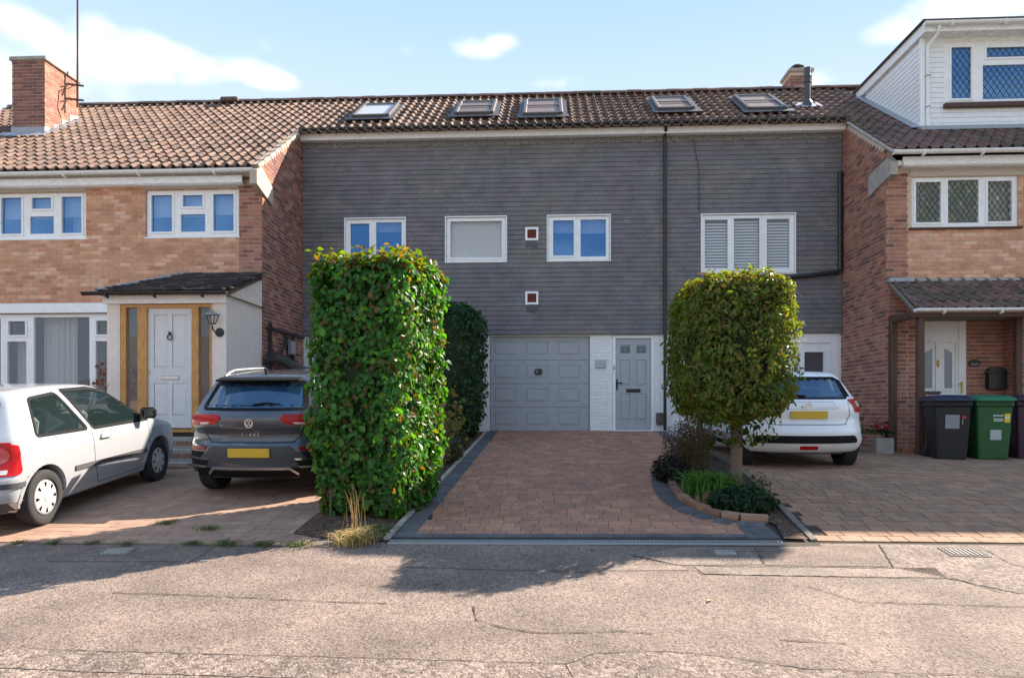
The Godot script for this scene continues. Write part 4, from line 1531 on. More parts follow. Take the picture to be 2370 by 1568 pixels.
func front_ground_floor(t: Node3D, x0: float, x1: float, N: float) -> void:
	# white painted brick with garage and door openings
	var by := .7
	var gar := Rect2(-1.27 - x0, 0, 2.15, 3.17 - by)
	var dor := Rect2(1.36 - x0, 0, .89, 3.19 - by)
	var m := MB.new()
	m.slab(P(x0, by, N + .05), Vector3.RIGHT, Vector3.BACK, x1 - x0, 2.5, [gar, dor], .1)
	part(m, "lower_wall", M.white_brick[0][1], t)
	var pc := Pieces.new()
	pc.proto = unit_box()
	bricks(pc, P(x0, by, N + .044), Vector3.RIGHT, Vector3.BACK, x1 - x0, 2.49, [gar, dor], [0, 1])
	finish(pc, "painted_brick", t, M.white_brick[0], M.white_brick[1], M.white_brick[2], 2, 120)
	# sectional garage door
	var g0 := -1.26
	var g1 := .87
	var gd := MB.new()
	var n := N + .11
	gd.box(P(g0, 1.13, n + .012), P(g1, 3.2, n + .03))
	var go := part(gd, "garage_door", M["garage grey"], t)
	for r in 4:
		var y0 := 1.145 + r * .507
		var s := MB.new()
		var pn := []
		for k in 3:
			var a := g0 + .10 + k * .68
			pn.append([a, y0 + .12, a + .46, y0 + .39])
		s = door_leaf(g0 + .002, y0, g1 - .002, y0 + .498, n - .012, pn, .5)
		part(s, "section", M["garage grey"], go)
	var lk := MB.new()
	var el := PackedVector2Array()
	for i in 20:
		var a := TAU * i / 20
		el.append(Vector2(cos(a) * .045 + (.045 if cos(a) > 0 else -.045), sin(a) * .07))
	lk.prism(el, Transform3D(Basis(), P(-.22, 2.41, n - .012)), .016)
	part(lk, "lock_plate", M["black plastic"], go)
	var hd := MB.new()
	hd.cbox(P(-.27, 2.40, n - .055), P(-.24, 2.43, n - .02), .008)
	part(hd, "handle", M["chrome"], go)
	# front door and frame
	var fr := MB.new()
	fr.slab(P(1.365, 1.13, N + .045), Vector3.RIGHT, Vector3.BACK, .88, 2.05, [Rect2(.062, .03, .757, 1.96)], .08)
	fr.cbox(P(1.40, 1.13, N + .02), P(2.21, 1.165, N + .06), .006)
	part(fr, "door_frame", M["white frame"], t)
	var d := part(door_leaf(1.43, 1.175, 2.18, 3.11, N + .075, [[1.53, 1.38, 1.74, 1.93], [1.87, 1.38, 2.08, 1.93], [1.53, 2.12, 1.74, 2.66], [1.87, 2.12, 2.08, 2.66], [1.53, 2.80, 1.74, 2.98], [1.87, 2.80, 2.08, 2.98]]), "door", M["grey door"], t)
	for x: float in [1.545, 1.885]:
		var p := MB.new()
		p.box(P(x, 2.82, N + .068), P(x + .18, 2.955, N + .0745))
		var po := part(p, "pane", mat("leaded pane", lin(.10, .11, .12), .15), d)
		var le := MB.new()
		var cx := x + .09
		for k in 4:
			var a := Vector2(.032, 0).rotated(k * PI / 2)
			var b := Vector2(.032, 0).rotated((k + 1) * PI / 2)
			le.bar(P(cx + a.x, 2.887 + a.y, N + .066), P(cx + b.x, 2.887 + b.y, N + .066), .007, .004, Vector3.BACK)
		for s: float in [-1.0, 1.0]:
			le.bar(P(cx + s * .032, 2.887, N + .066), P(cx + s * .088, 2.887, N + .066), .007, .004, Vector3.BACK)
			le.bar(P(cx, 2.887 + s * .032, N + .066), P(cx, 2.887 + s * .064, N + .066), .007, .004, Vector3.BACK)
		part(le, "leading", M["lead"], po)
	var lp := MB.new()
	lp.cbox(P(1.66, 1.965, N + .055), P(1.96, 2.04, N + .08), .01)
	part(lp, "letter_plate", M["black plastic"], d)
	var ha := MB.new()
	ha.cbox(P(1.445, 2.02, N + .05), P(1.475, 2.25, N + .08), .008)
	ha.cbox(P(1.45, 2.155, N + .02), P(1.575, 2.178, N + .045), .008)
	part(ha, "handle", M["black plastic"], d)
	var num := MB.new()
	num.cbox(P(1.797, 2.70, N + .066), P(1.813, 2.785, N + .076), .003)
	part(num, "number", M["brass"], d)
	var bl := MB.new()
	bl.cbox(P(1.385, 2.46, N + .02), P(1.41, 2.53, N + .045), .005)
	part(bl, "doorbell", M["chrome"], t)
	var pl := MB.new()
	pl.cbox(P(1.0, 2.48, N + .005), P(1.22, 2.66, N + .022), .006)
	part(pl, "plaque", mat("plaque grey", lin(.42, .45, .46), .4), t)
	var mb := MB.new()
	mb.cbox(P(2.28, 1.28, N - .06), P(2.42, 1.53, N + .035), .012)
	part(mb, "meter_box", mat("meter brown", lin(.10, .08, .075), .6), t)


func white_ground_floor(t: Node3D, x0: float, x1: float, N: float) -> void:
	var by := .6
	var gar := Rect2(2.78 - x0, 0, 1.9, 2.55)
	var dor := Rect2(4.86 - x0, 0, 1.22, 3.19 - by)
	var m := MB.new()
	m.slab(P(x0, by, N + .05), Vector3.RIGHT, Vector3.BACK, x1 - x0, 2.6, [gar, dor], .1)
	part(m, "lower_wall", M.white_brick[0][1], t)
	var pc := Pieces.new()
	pc.proto = unit_box()
	bricks(pc, P(x0, by, N + .044), Vector3.RIGHT, Vector3.BACK, x1 - x0, 2.59, [gar, dor], [0, 1])
	finish(pc, "painted_brick", t, M.white_brick[0], M.white_brick[1], M.white_brick[2], 2, 60)
	var gd := MB.new()
	gd.box(P(2.79, .88, N + .10), P(4.67, 3.15, N + .13))
	for i in 9:
		gd.cbox(P(2.80 + i * .207, .89, N + .085), P(3.0 + i * .207, 3.14, N + .099), .005)
	part(gd, "garage_door", M["white frame"], t)
	var fr := MB.new()
	fr.slab(P(4.865, .9, N + .02), Vector3.RIGHT, Vector3.BACK, 1.21, 2.29, [Rect2(.16, .05, .88, 2.05)], .08)
	part(fr, "door_frame", M["white frame"], t)
	var d := MB.new()
	d.slab(P(5.03, .96, N + .05), Vector3.RIGHT, Vector3.BACK, .87, 2.04, [Rect2(.35, 1.25, .40, .60)], .045)
	var dr := part(d, "door", M["white frame"], t)
	var bead := MB.new()
	bead.slab(P(5.35, 2.18, N + .036), Vector3.RIGHT, Vector3.BACK, .46, .66, [Rect2(.032, .032, .396, .596)], .0135)
	part(bead, "bead", M["white frame"], dr)
	var p := MB.new()
	p.quad(P(5.38, 2.21, N + .07), P(5.78, 2.21, N + .07), P(5.78, 2.81, N + .07), P(5.38, 2.81, N + .07))
	part(p, "pane", M["room glass"], dr)
	var h := MB.new()
	h.cbox(P(5.06, 2.02, N + .02), P(5.16, 2.05, N + .048), .008)
	part(h, "handle", M["chrome"], dr)


# ------------------------------------------------------------------ the brick house with the boarded dormer

func right_house() -> void:
	var X0 := 6.14
	var X1 := 11.2
	var N := 13.1
	var t := thing("brick_house", "brick house with white boarded dormer, leaded windows and tiled door canopy", "house", P(9, .8, N))
	var dx0 := 7.25
	var dx1 := 11.05
	var dn := 14.0
	shell(t, X0, X1, N, 12.8, 1.0)
	var pcr := Pieces.new()
	pcr.proto = pantile()
	roof_tiles(pcr, X0 - .02, X1, 12.78, 17.4, func(x, n): return x > dx0 - .02 and n > dn - .16)
	finish(pcr, "roof_tile", t, M.moss[0], M.moss[1], M.moss[2])
	ridge(t, X0, X1)
	var by := .5
	var win := Rect2(6.60 - X0, 4.90 - by, 1.87, .92)
	var rec := Rect2(6.72 - X0, 0, 1.75, 3.45 - by)
	var m := MB.new()
	m.slab(P(X0 + .012, by, N), Vector3.RIGHT, Vector3.BACK, X1 - X0 - .012, 5.5, [Rect2(win.position.x - .012, win.position.y, win.size.x, win.size.y), Rect2(rec.position.x - .012, 0, rec.size.x, rec.size.y)], .12)
	part(m, "front_wall", M["pale mortar"], t)
	var pcb := Pieces.new()
	pcb.proto = unit_box()
	bricks(pcb, P(6.535, 3.9, N), Vector3.RIGHT, Vector3.BACK, X1 - 6.535, 2.05, [Rect2(6.60 - 6.535, 1.0, 1.87, .92), Rect2(-.01, .98, .075, 2)], [0, 2, 3, 5, 3, 2, 7, 1, 7], .075, .225)
	finish(pcb, "brick", t, M.buff[0], M.buff[1], M.buff[2], 2, 120)
	var pcq := Pieces.new()
	pcq.proto = unit_box()
	bricks(pcq, P(X0, by, N), Vector3.RIGHT, Vector3.BACK, .39, 5.4, [], [0, 1, 3, 5, 3, 0, 4])
	bricks(pcq, P(6.535, by, N), Vector3.RIGHT, Vector3.BACK, X1 - 6.535, 3.38, [Rect2(6.72 - 6.535, 0, 1.75, 3.45 - by)], [0, 1, 3, 5, 3, 0, 2])
	# gable return towards the tile-hung house
	var gm := MB.new()
	gm.prism(PackedVector2Array([Vector2(N + .012, by), Vector2(15.3, by), Vector2(15.3, roof_y(15.3) - .03), Vector2(N + .012, roof_y(N) - .03)]), Transform3D(Basis(Vector3(0, 0, -1), Vector3.UP, Vector3.RIGHT), Vector3(X0 + .0, 0, 0)), .130)
	part(gm, "gable_wall", M["mortar"], t)
	bricks(pcq, P(X0, by, 15.2), Vector3.BACK, Vector3.LEFT, 15.2 - N, 7.3, [], [0, 1, 3, 5, 0, 3, 2, 4, 1, 0], .075, .225, func(u, y): return by + y < roof_y(15.2 - u) - .09)
	# recessed porch: side walls and back wall of red brick
	bricks(pcq, P(6.72, by, N + .1), Vector3.FORWARD, Vector3.RIGHT, .38, 3.0, [], [1, 2, 4, 0])
	bricks(pcq, P(7.78, by, 13.5), Vector3.RIGHT, Vector3.BACK, .69, 3.0, [], [0, 1, 3, 0])
	bricks(pcq, P(8.47, by, 13.5), Vector3.BACK, Vector3.LEFT, .36, 3.0, [], [0, 1, 3, 0])
	finish(pcq, "brick", t, M.red[0], M.red[1], M.red[2], 2, 178)
	var rw := MB.new()
	rw.box(P(6.60, by, N + .13), P(6.712, 3.5, 13.58))
	rw.box(P(7.77, by, 13.506), P(8.58, 3.5, 13.58))
	rw.box(P(8.478, by, N + .13), P(8.58, 3.5, 13.5))
	rw.box(P(6.6, 3.44, N + .13), P(8.58, 3.52, 13.58))
	rw.box(P(6.6, by, N + .13), P(8.58, 1.0, 13.58))
	part(rw, "recess_wall", M["mortar"], t)
	# verge, corbel, eaves
	var upv := Vector3(0, RS, -1).normalized()
	var nr := Vector3(0, 1, RS).normalized()
	var vg := MB.new()
	for i in 10:
		var n := 12.9 + i * .27
		vg.cbox(Vector3(-.07, -.16, -.02), Vector3(.07, .16, .04), .02, Transform3D(Basis(Vector3.RIGHT, upv, nr), P(X0 + .02, roof_y(n) - .02, n)))
	part(vg, "verge", M["concrete"], t)
	var cb := MB.new()
	cb.prism(PackedVector2Array([Vector2(12.85, 5.80), Vector2(12.85, 6.02), Vector2(13.0, 6.15), Vector2(13.72, 6.05), Vector2(13.72, 5.66)]), Transform3D(Basis(Vector3(0, 0, -1), Vector3.UP, Vector3.RIGHT), Vector3(X0 - .03, 0, 0)), .13)
	part(cb, "corbel", M["concrete"], t)
	var fa := MB.new()
	fa.box(P(6.36, 5.98, 12.90), P(X1, 6.13, 12.94))
	fa.box(P(6.36, 5.965, 12.93), P(X1, 5.98, N - .004))
	fa.box(P(X0 + .02, 5.99, 12.95), P(6.36, 6.08, N - .004))
	part(fa, "fascia", M["fascia"], t)
	var so := MB.new()
	so.box(P(6.56, 5.83, N - .02), P(X1, 5.965, N + .05))
	part(so, "soffit", M["cream board"], t)
	gutter(t, P(X0 - .01, 6.19, 12.77), P(X1, 6.19, 12.77), .06, M["white gutter"], 5)
	# leaded window
	var p0 := [[6.68, 5.0, 7.13, 5.74, true], [7.26, 4.99, 7.80, 5.77], [7.95, 5.0, 8.38, 5.74, true]]
	var wo := window(t, 6.6, 4.9, 8.47, 5.82, N + .03, p0, {"lead": .10, "sill": false, "glass": M["mirror glass"]})
	part(drape(6.64, 6.86, 4.92, 5.8, N + .28, 3), "curtain", M["curtain"], wo)
	part(drape(8.12, 8.44, 4.92, 5.8, N + .28, 3), "curtain", M["curtain"], wo)
	var bxm := MB.new()
	bxm.cbox(P(7.30, 4.94, N + .2), P(7.50, 5.22, N + .35), .01)
	part(bxm, "cardboard_box", mat("cardboard", lin(.40, .24, .12), .9), wo)
	var sl := MB.new()
	sl.cbox(P(6.54, 4.86, N - .06), P(8.53, 4.897, N + .05), .008)
	part(sl, "sill", M["stained wood"], t)
	# front door in the recess
	var fr := MB.new()
	fr.slab(P(6.72, 1.0, 13.48), Vector3.RIGHT, Vector3.BACK, 1.06, 2.45, [Rect2(.19, .05, .74, 2.25)], .07)
	part(fr, "door_frame", M["white frame"], t)
	var d := part(door_leaf(6.90, 1.05, 7.66, 3.30, 13.50, [[6.98, 1.15, 7.22, 1.55], [7.34, 1.15, 7.58, 1.55], [6.96, 1.92, 7.24, 2.86], [7.32, 1.92, 7.60, 2.86]]), "door", M["white frame"], t)
	for x: float in [7.045, 7.405]:
		var g := MB.new()
		var pp := PackedVector2Array([Vector2(0, 0), Vector2(.13, 0), Vector2(.13, .66 if x < 7.4 else .72), Vector2(0, .72 if x > 7.4 else .66)])
		if x < 7.2: pp = PackedVector2Array([Vector2(0, 0), Vector2(.13, 0), Vector2(.13, .74), Vector2(0, .66)])
		else: pp = PackedVector2Array([Vector2(0, 0), Vector2(.13, 0), Vector2(.13, .66), Vector2(0, .74)])
		g.prism(pp, Transform3D(Basis(), P(x, 2.0, 13.502)), .008)
		part(g, "pane", M["dark glass"], d)
	var lp := MB.new()
	lp.cbox(P(7.11, 1.66, 13.48), P(7.44, 1.74, 13.50), .008)
	part(lp, "letter_plate", M["brass"], d)
	var kn := MB.new()
	kn.lathe(PackedVector2Array([Vector2(0, -.07), Vector2(.025, -.02), Vector2(.025, .03), Vector2(0, .09)]), Transform3D(Basis(), P(7.28, 2.45, 13.49)), 10)
	part(kn, "knocker", M["brass"], d)
	var hn := MB.new()
	hn.cbox(P(7.68, 1.90, 13.455), P(7.715, 2.12, 13.479), .008)
	hn.cbox(P(7.62, 2.06, 13.435), P(7.71, 2.085, 13.454), .008)
	part(hn, "handle", M["brass"], d)
	# things fixed beside the door
	var pb := thing("letter_box", "black arched metal letter box on the red brick beside the porch door", "letter box", P(8.3, 2.0, 13.88))
	var pbm := MB.new()
	var arc := PackedVector2Array([Vector2(-.16, 0), Vector2(.16, 0), Vector2(.16, .34)])
	for i in 9: arc.append(Vector2(cos(PI * i / 8) * .16, .34 + sin(PI * i / 8) * .07))
	arc.append(Vector2(-.16, .34))
	pbm.prism(arc, Transform3D(Basis(), P(8.29, 1.98, 13.49)), .12)
	part(pbm, "box", M["black plastic"], pb)
	var pfl := MB.new()
	pfl.cbox(P(8.03, 2.27, 13.345), P(8.31, 2.31, 13.368), .006)
	part(pfl, "flap", M["black plastic"], pb)
	var os := thing("house_sign", "small oval black house sign on red brick above the letter box", "sign", P(8.08, 2.45, 13.88))
	var osm := MB.new()
	var ov := PackedVector2Array()
	for i in 20: ov.append(Vector2(cos(TAU * i / 20) * .11, sin(TAU * i / 20) * .07))
	osm.prism(ov, Transform3D(Basis(), P(7.93, 2.46, 13.49)), .02)
	var oso := part(osm, "plate", mat("iron", lin(.03, .03, .032), .5), os)
	var osb := MB.new()
	osb.prism(PackedVector2Array([Vector2(-.07, -.03), Vector2(.06, -.03), Vector2(.07, -.005), Vector2(0, -.015), Vector2(-.06, -.01)]), Transform3D(Basis(), P(7.93, 2.46, 13.469)), .004)
	part(osb, "motif", M["galvanised"], oso)
	# door canopy on posts
	var c := thing("door_canopy", "mossy tiled canopy with white gutter on dark timber posts", "canopy", P(7.4, .8, 12.4))
	var cs := .62 / .85
	var cu := Vector3(0, cs, -1).normalized()
	var cn := Vector3(0, 1, cs).normalized()
	var deck := MB.new()
	deck.tbox(Transform3D(Basis(Vector3.RIGHT * 2.8, cu * 1.12, cn * .03), P(7.6, 3.58, 12.68)))
	part(deck, "deck", M["roof boards"], c)
	var pct := Pieces.new()
	pct.proto = pantile()
	for r in 4:
		var n := 12.36 + r * .215
		for k in 14:
			pct.add(Transform3D(Basis(Vector3.RIGHT * .205, (cu + Vector3.RIGHT * rng.randf_range(-.03, .03)) * .36, cn), P(6.32 + k * .205, 3.36 + (n - 12.36) * cs + .05 + rng.randf_range(-.006, .006), n)), rng.randi() % 6)
	finish(pct, "roof_tile", c, M.moss[0], M.moss[1], M.moss[2])
	var fl := MB.new()
	fl.cbox(P(6.16, 3.9, N - .12), P(6.6, 3.98, N - .002), .01)
	fl.box(P(6.6, 3.92, N - .06), P(9.0, 3.965, N - .002))
	part(fl, "flashing", M["lead"], c)
	var vg2 := MB.new()
	vg2.cbox(Vector3(-.03, -.56, -.03), Vector3(.03, .56, .045), .015, Transform3D(Basis(Vector3.RIGHT, cu, cn), P(6.21, 3.59, 12.68)))
	part(vg2, "verge", M["old edging"], c)
	gutter(c, P(6.19, 3.30, 12.16), P(9.0, 3.30, 12.16), .05, M["white gutter"], 3)
	for q in [[6.18, 12.98], [6.30, 12.28], [8.20, 12.72]]:
		var po := MB.new()
		po.cbox(P(q[0], .7, q[1]), P(q[0] + .11, 3.30, q[1] + .11), .012)
		part(po, "post", M["stained wood"], c)
	var be := MB.new()
	be.cbox(P(6.18, 3.16, 12.24), P(9.0, 3.28, 12.32), .01)
	be.cbox(P(6.19, 3.16, 12.33), P(6.29, 3.27, 13.08), .01)
	part(be, "beam", M["stained wood"], c)
	var lw := thing("dwarf_wall", "low red brick wall under the canopy behind the wheelie bins", "wall", P(6.6, .8, 12.35))
	var lm := MB.new()
	lm.box(P(6.43, .7, 12.31), P(6.66, 1.86, 12.60))
	part(lm, "core", M["mortar"], lw)
	var pl := Pieces.new()
	pl.proto = unit_box()
	bricks(pl, P(6.422, .72, 12.30), Vector3.RIGHT, Vector3.BACK, .245, 1.13, [], [0, 1, 3, 5])
	bricks(pl, P(6.422, .72, 12.6), Vector3.BACK, Vector3.LEFT, .3, 1.13, [], [0, 1, 3, 5])
	finish(pl, "brick", lw, M.red[0], M.red[1], M.red[2])
	var lc := MB.new()
	lc.cbox(P(6.40, 1.86, 12.28), P(6.68, 1.91, 12.62), .012)
	part(lc, "coping", mat("slate coping", lin(.07, .06, .06), .8), lw)
	# dormer
	dormer(t, dx0, dx1, dn, true)
	# unseen next house; its set-back dormer is added to shape the drive shadow
	var t2 := thing("brick_house", "unseen brick house with a set back dormer added for its shadow", "house", P(16, .8, N))
	shell(t2, X1, 20.0, N, 12.8, 1.0)
	var w2 := MB.new()
	w2.slab(P(X1, by, N), Vector3.RIGHT, Vector3.BACK, 8.8, 5.5, [], .12)
	part(w2, "front_wall", M.buff[0][0], t2)
	var pc2 := Pieces.new()
	pc2.proto = pantile()
	roof_tiles(pc2, X1, 20.0, 12.78, 17.4, func(x, n): return x > 11.3 and n > 14.5)
	finish(pc2, "roof_tile", t2, M.moss[0], M.moss[1], M.moss[2], 2, 20)
	dormer(t2, 11.4, 19.6, 14.75, false)  # out of view, set back so its shadow ends where wanted


func dormer(t: Node3D, x0: float, x1: float, n: float, detailed: bool) -> void:
	var y0 := roof_y(n) + .02
	var top := 8.80
	var d := MB.new()
	var wr := Rect2(7.68 - x0, 7.52 - y0, 1.95, 1.20)
	d.slab(P(x0, y0, n), Vector3.RIGHT, Vector3.BACK, x1 - x0, top - y0, [wr] if detailed else [], .1)
	for x: float in [x0, x1 - .1]:
		d.prism(PackedVector2Array([Vector2(n + .1, y0 - .1), Vector2(n + .1, top), Vector2(16.7, top), Vector2(16.5, roof_y(16.5) - .05)]), Transform3D(Basis(Vector3(0, 0, -1), Vector3.UP, Vector3.RIGHT), Vector3(x, 0, 0)), .1)
	var o := part(d, "dormer", M["fascia"], t)
	var r := MB.new()
	r.box(P(x0 - .12, top + .19, n - .28), P(x1 + .05, top + .235, 17.4))
	part(r, "flat_roof", mat("roofing felt", lin(.055, .055, .06), .9), o)
	var f := MB.new()
	f.box(P(x0 - .08, top, n - .26), P(x1 + .04, top + .19, n - .001))
	f.box(P(x0 - .08, top, n + .0), P(x0 - .001, top + .19, 16.9))
	f.box(P(x0 - .001, top + .001, n), P(x1, top + .188, 17.0))
	part(f, "fascia", M["fascia"], o)
	if not detailed: return
	# shiplap boards
	var g := .098
	var k := int((top - y0) / g)
	for i in k:
		var y := y0 + .01 + i * g
		var spans := [[x0 - .02, x1]]
		if y + g > 7.46 and y < 8.72: spans = [[x0 - .02, 7.66], [9.67, x1]]
		for s in spans:
			var b := MB.new()
			b.tbox(Transform3D(Basis(Vector3.RIGHT * (s[1] - s[0]), Vector3(0, 1, -.07).normalized() * (g - .004), Vector3(0, .07, 1).normalized() * .012), P((s[0] + s[1]) * .5, y + g * .5, n - .008)))
			part(b, "board", M.upvc[0][0], o)
		# cheek boards run back to the roof
		var nb := minf(16.4, EAVE_N + (y + g - EAVE_Y) / RS)
		if nb > n + .1:
			var b := MB.new()
			b.tbox(Transform3D(Basis(Vector3.FORWARD * (nb - n), Vector3(.07, 1, 0).normalized() * (g - .004), Vector3(-1, .07, 0).normalized() * -.012), P(x0 - .028, y + g * .5, (n + nb) * .5)))
			part(b, "board", M.upvc[0][0], o)
	var tr := MB.new()
	tr.cbox(P(x0 - .045, y0, n - .03), P(x0 + .05, top, n + .02), .008)
	part(tr, "corner_trim", M["white frame"], o)
	var fl := MB.new()
	fl.box(P(x0 - .1, y0 - .07, n - .16), P(x1, y0 + .005, n - .02))
	part(fl, "apron_flashing", M["lead"], o)
	var sf := MB.new()
	for i in 12:
		var nn := n + .05 + i * .21
		sf.tbox(Transform3D(Basis(Vector3.RIGHT * .2, Vector3(0, RS, -1).normalized() * .25, Vector3(0, 1, RS).normalized() * .01), P(x0 - .12, roof_y(nn) + .075, nn)))
	part(sf, "soakers", M["lead"], o)
	gutter(o, P(x0 - .12, top + .14, n - .33), P(x1, top + .14, n - .33), .055, M["white gutter"], 4)
	var dp := pipe(o, [P(x0 + .16, top + .1, n - .31), P(x0 + .16, top - .04, n - .27), P(x0 + .08, top - .18, n - .06), P(x0 + .08, y0 + .03, n - .06)], .035, M["white gutter"])
	clip(dp, P(x0 + .08, 8.05, n - .06), .035, M["lead"])
	clip(dp, P(x0 + .08, 7.45, n - .06), .035, M["lead"])
	var wo := window(t, 7.68, 7.52, 9.63, 8.72, n + .01, [[7.80, 7.62, 8.18, 8.62, true], [8.40, 7.60, 9.53, 8.26], [8.46, 8.40, 9.47, 8.60, true]], {"lead": .115, "sill": false})
	part(drape(7.72, 7.98, 7.54, 8.68, n + .3, 3), "curtain", M["curtain"], wo)
	var sl := MB.new()
	sl.cbox(P(7.64, 7.42, n - .10), P(9.69, 7.515, n + .04), .012)
	part(sl, "sill", M["stained wood"], o)


# ------------------------------------------------------------------ across the road, mirrored in the windows

func opposite_side() -> void:
	var n := -17.0
	var cx := -23.0
	var t := thing("bungalow", "brown roofed house across the road mirrored in the ground floor glazing", "house", P(cx, -.1, n))
	var m := MB.new()
	m.slab(P(cx + 7, -.14, n), Vector3.LEFT, Vector3.FORWARD, 14.0, 2.95, [Rect2(1.0, 1.0, 2.2, 1.2), Rect2(9.8, 1.0, 2.2, 1.2)], .2)
	m.box(P(cx - 7, -.14, n - 8.0), P(cx + 7, 2.8, n - .5))
	part(m, "wall", M.buff[0][2], t)
	var r := MB.new()
	var a := P(cx - 7.5, 2.7, n + .5)
	var b := P(cx + 7.5, 2.7, n + .5)
	var c := P(cx + 4, 6.3, n - 4)
	var d := P(cx - 4, 6.3, n - 4)
	var e := P(cx - 7.5, 2.7, n - 8.5)
	var f := P(cx + 7.5, 2.7, n - 8.5)
	r.quad(b, a, d, c)
	r.quad(e, f, c, d)
	r.tri(a, e, d)
	r.tri(f, b, c)
	part(r, "roof", M.pan[0][0], t)
	for q: float in [-4.9, 4.9]:
		var w := MB.new()
		w.box(P(cx + q - 1.1, .86, n - .12), P(cx + q + 1.1, 2.06, n - .06))
		part(w, "window", M["dark glass"], t)
	for q in [[21.0, -15.0, 11.0, 4.6], [29.0, -17.0, 12.5, 5.2], [36.0, -13.0, 11.0, 4.8]]:
		var tr := thing("garden_tree", "tall leafy tree across the road mirrored in the leaded panes", "tree", P(q[0], -.14, q[1]), "trees across the road")
		var mb := MB.new()
		mb.tube(PackedVector3Array([P(q[0], -.2, q[1]), P(q[0] + .2, 4.0, q[1]), P(q[0], q[2] * .9, q[1])]), .32, .12, 8)
		part(mb, "trunk", M["bark"], tr)
		leaves("crown", tr, P(q[0], q[2], q[1]), 5200, .42, func():
			var v := Vector3(rng.randfn(), rng.randfn(), rng.randfn()).normalized()
			return [v * q[3] * (0.35 + 0.65 * rng.randf()) * Vector3(1, 1.15, 1), v], [Color(.06, .11, .02), Color(.08, .13, .03), Color(.10, .14, .03)])


# ------------------------------------------------------------------ drives

const EDGE_R := [[6.95, 2.27], [7.45, 2.36], [7.60, 2.30], [7.66, 2.02], [7.78, 1.86], [7.98, 1.74], [8.3, 1.63], [8.7, 1.57], [9.2, 1.57], [9.7, 1.62], [10.4, 1.78], [11.3, 2.08], [12.35, 2.38], [13.2, 2.46], [14.95, 2.50]]


func edge_l(n: float) -> float:
	return lerpf(-1.56, -1.28, (n - 6.78) / 8.05)


func edge_r(n: float) -> float:
	return pw(n, EDGE_R)


func block(pc: Pieces, x: float, n: float, wx: float, wn: float, lift: float, tone: int, turn := 0.0) -> void:
	var up := (gnorm(x, n) + Vector3(rng.randf_range(-.012, .012), 0, rng.randf_range(-.012, .012))).normalized()
	var ax := Vector3(cos(turn), 0, -sin(turn))
	ax = (ax - up * ax.dot(up)).normalized()
	var az := ax.cross(up).normalized()
	# local z is the upper face so that the joined mesh keeps it
	pc.add(Transform3D(Basis(ax * wx, -az * wn, up * .03), gp(x, n, lift) - up * (.015 - rng.randf_range(-.0012, .0012))), tone)


func lay(pc: Pieces, x0: float, x1: float, n0: float, n1: float, depth: float, lens: Array, inside: Callable, lift: float, tones: int, gap := .010) -> void:
	var n := n0
	while n < n1:
		var x := x0 - rng.randf() * .2
		while x < x1:
			var l: float = lens[rng.randi() % lens.size()]
			if inside.call(x + l * .5, n + depth * .5):
				block(pc, x + l * .5, n + depth * .5, l - gap, depth - gap, lift, rng.randi() % tones)
			x += l
		n += depth


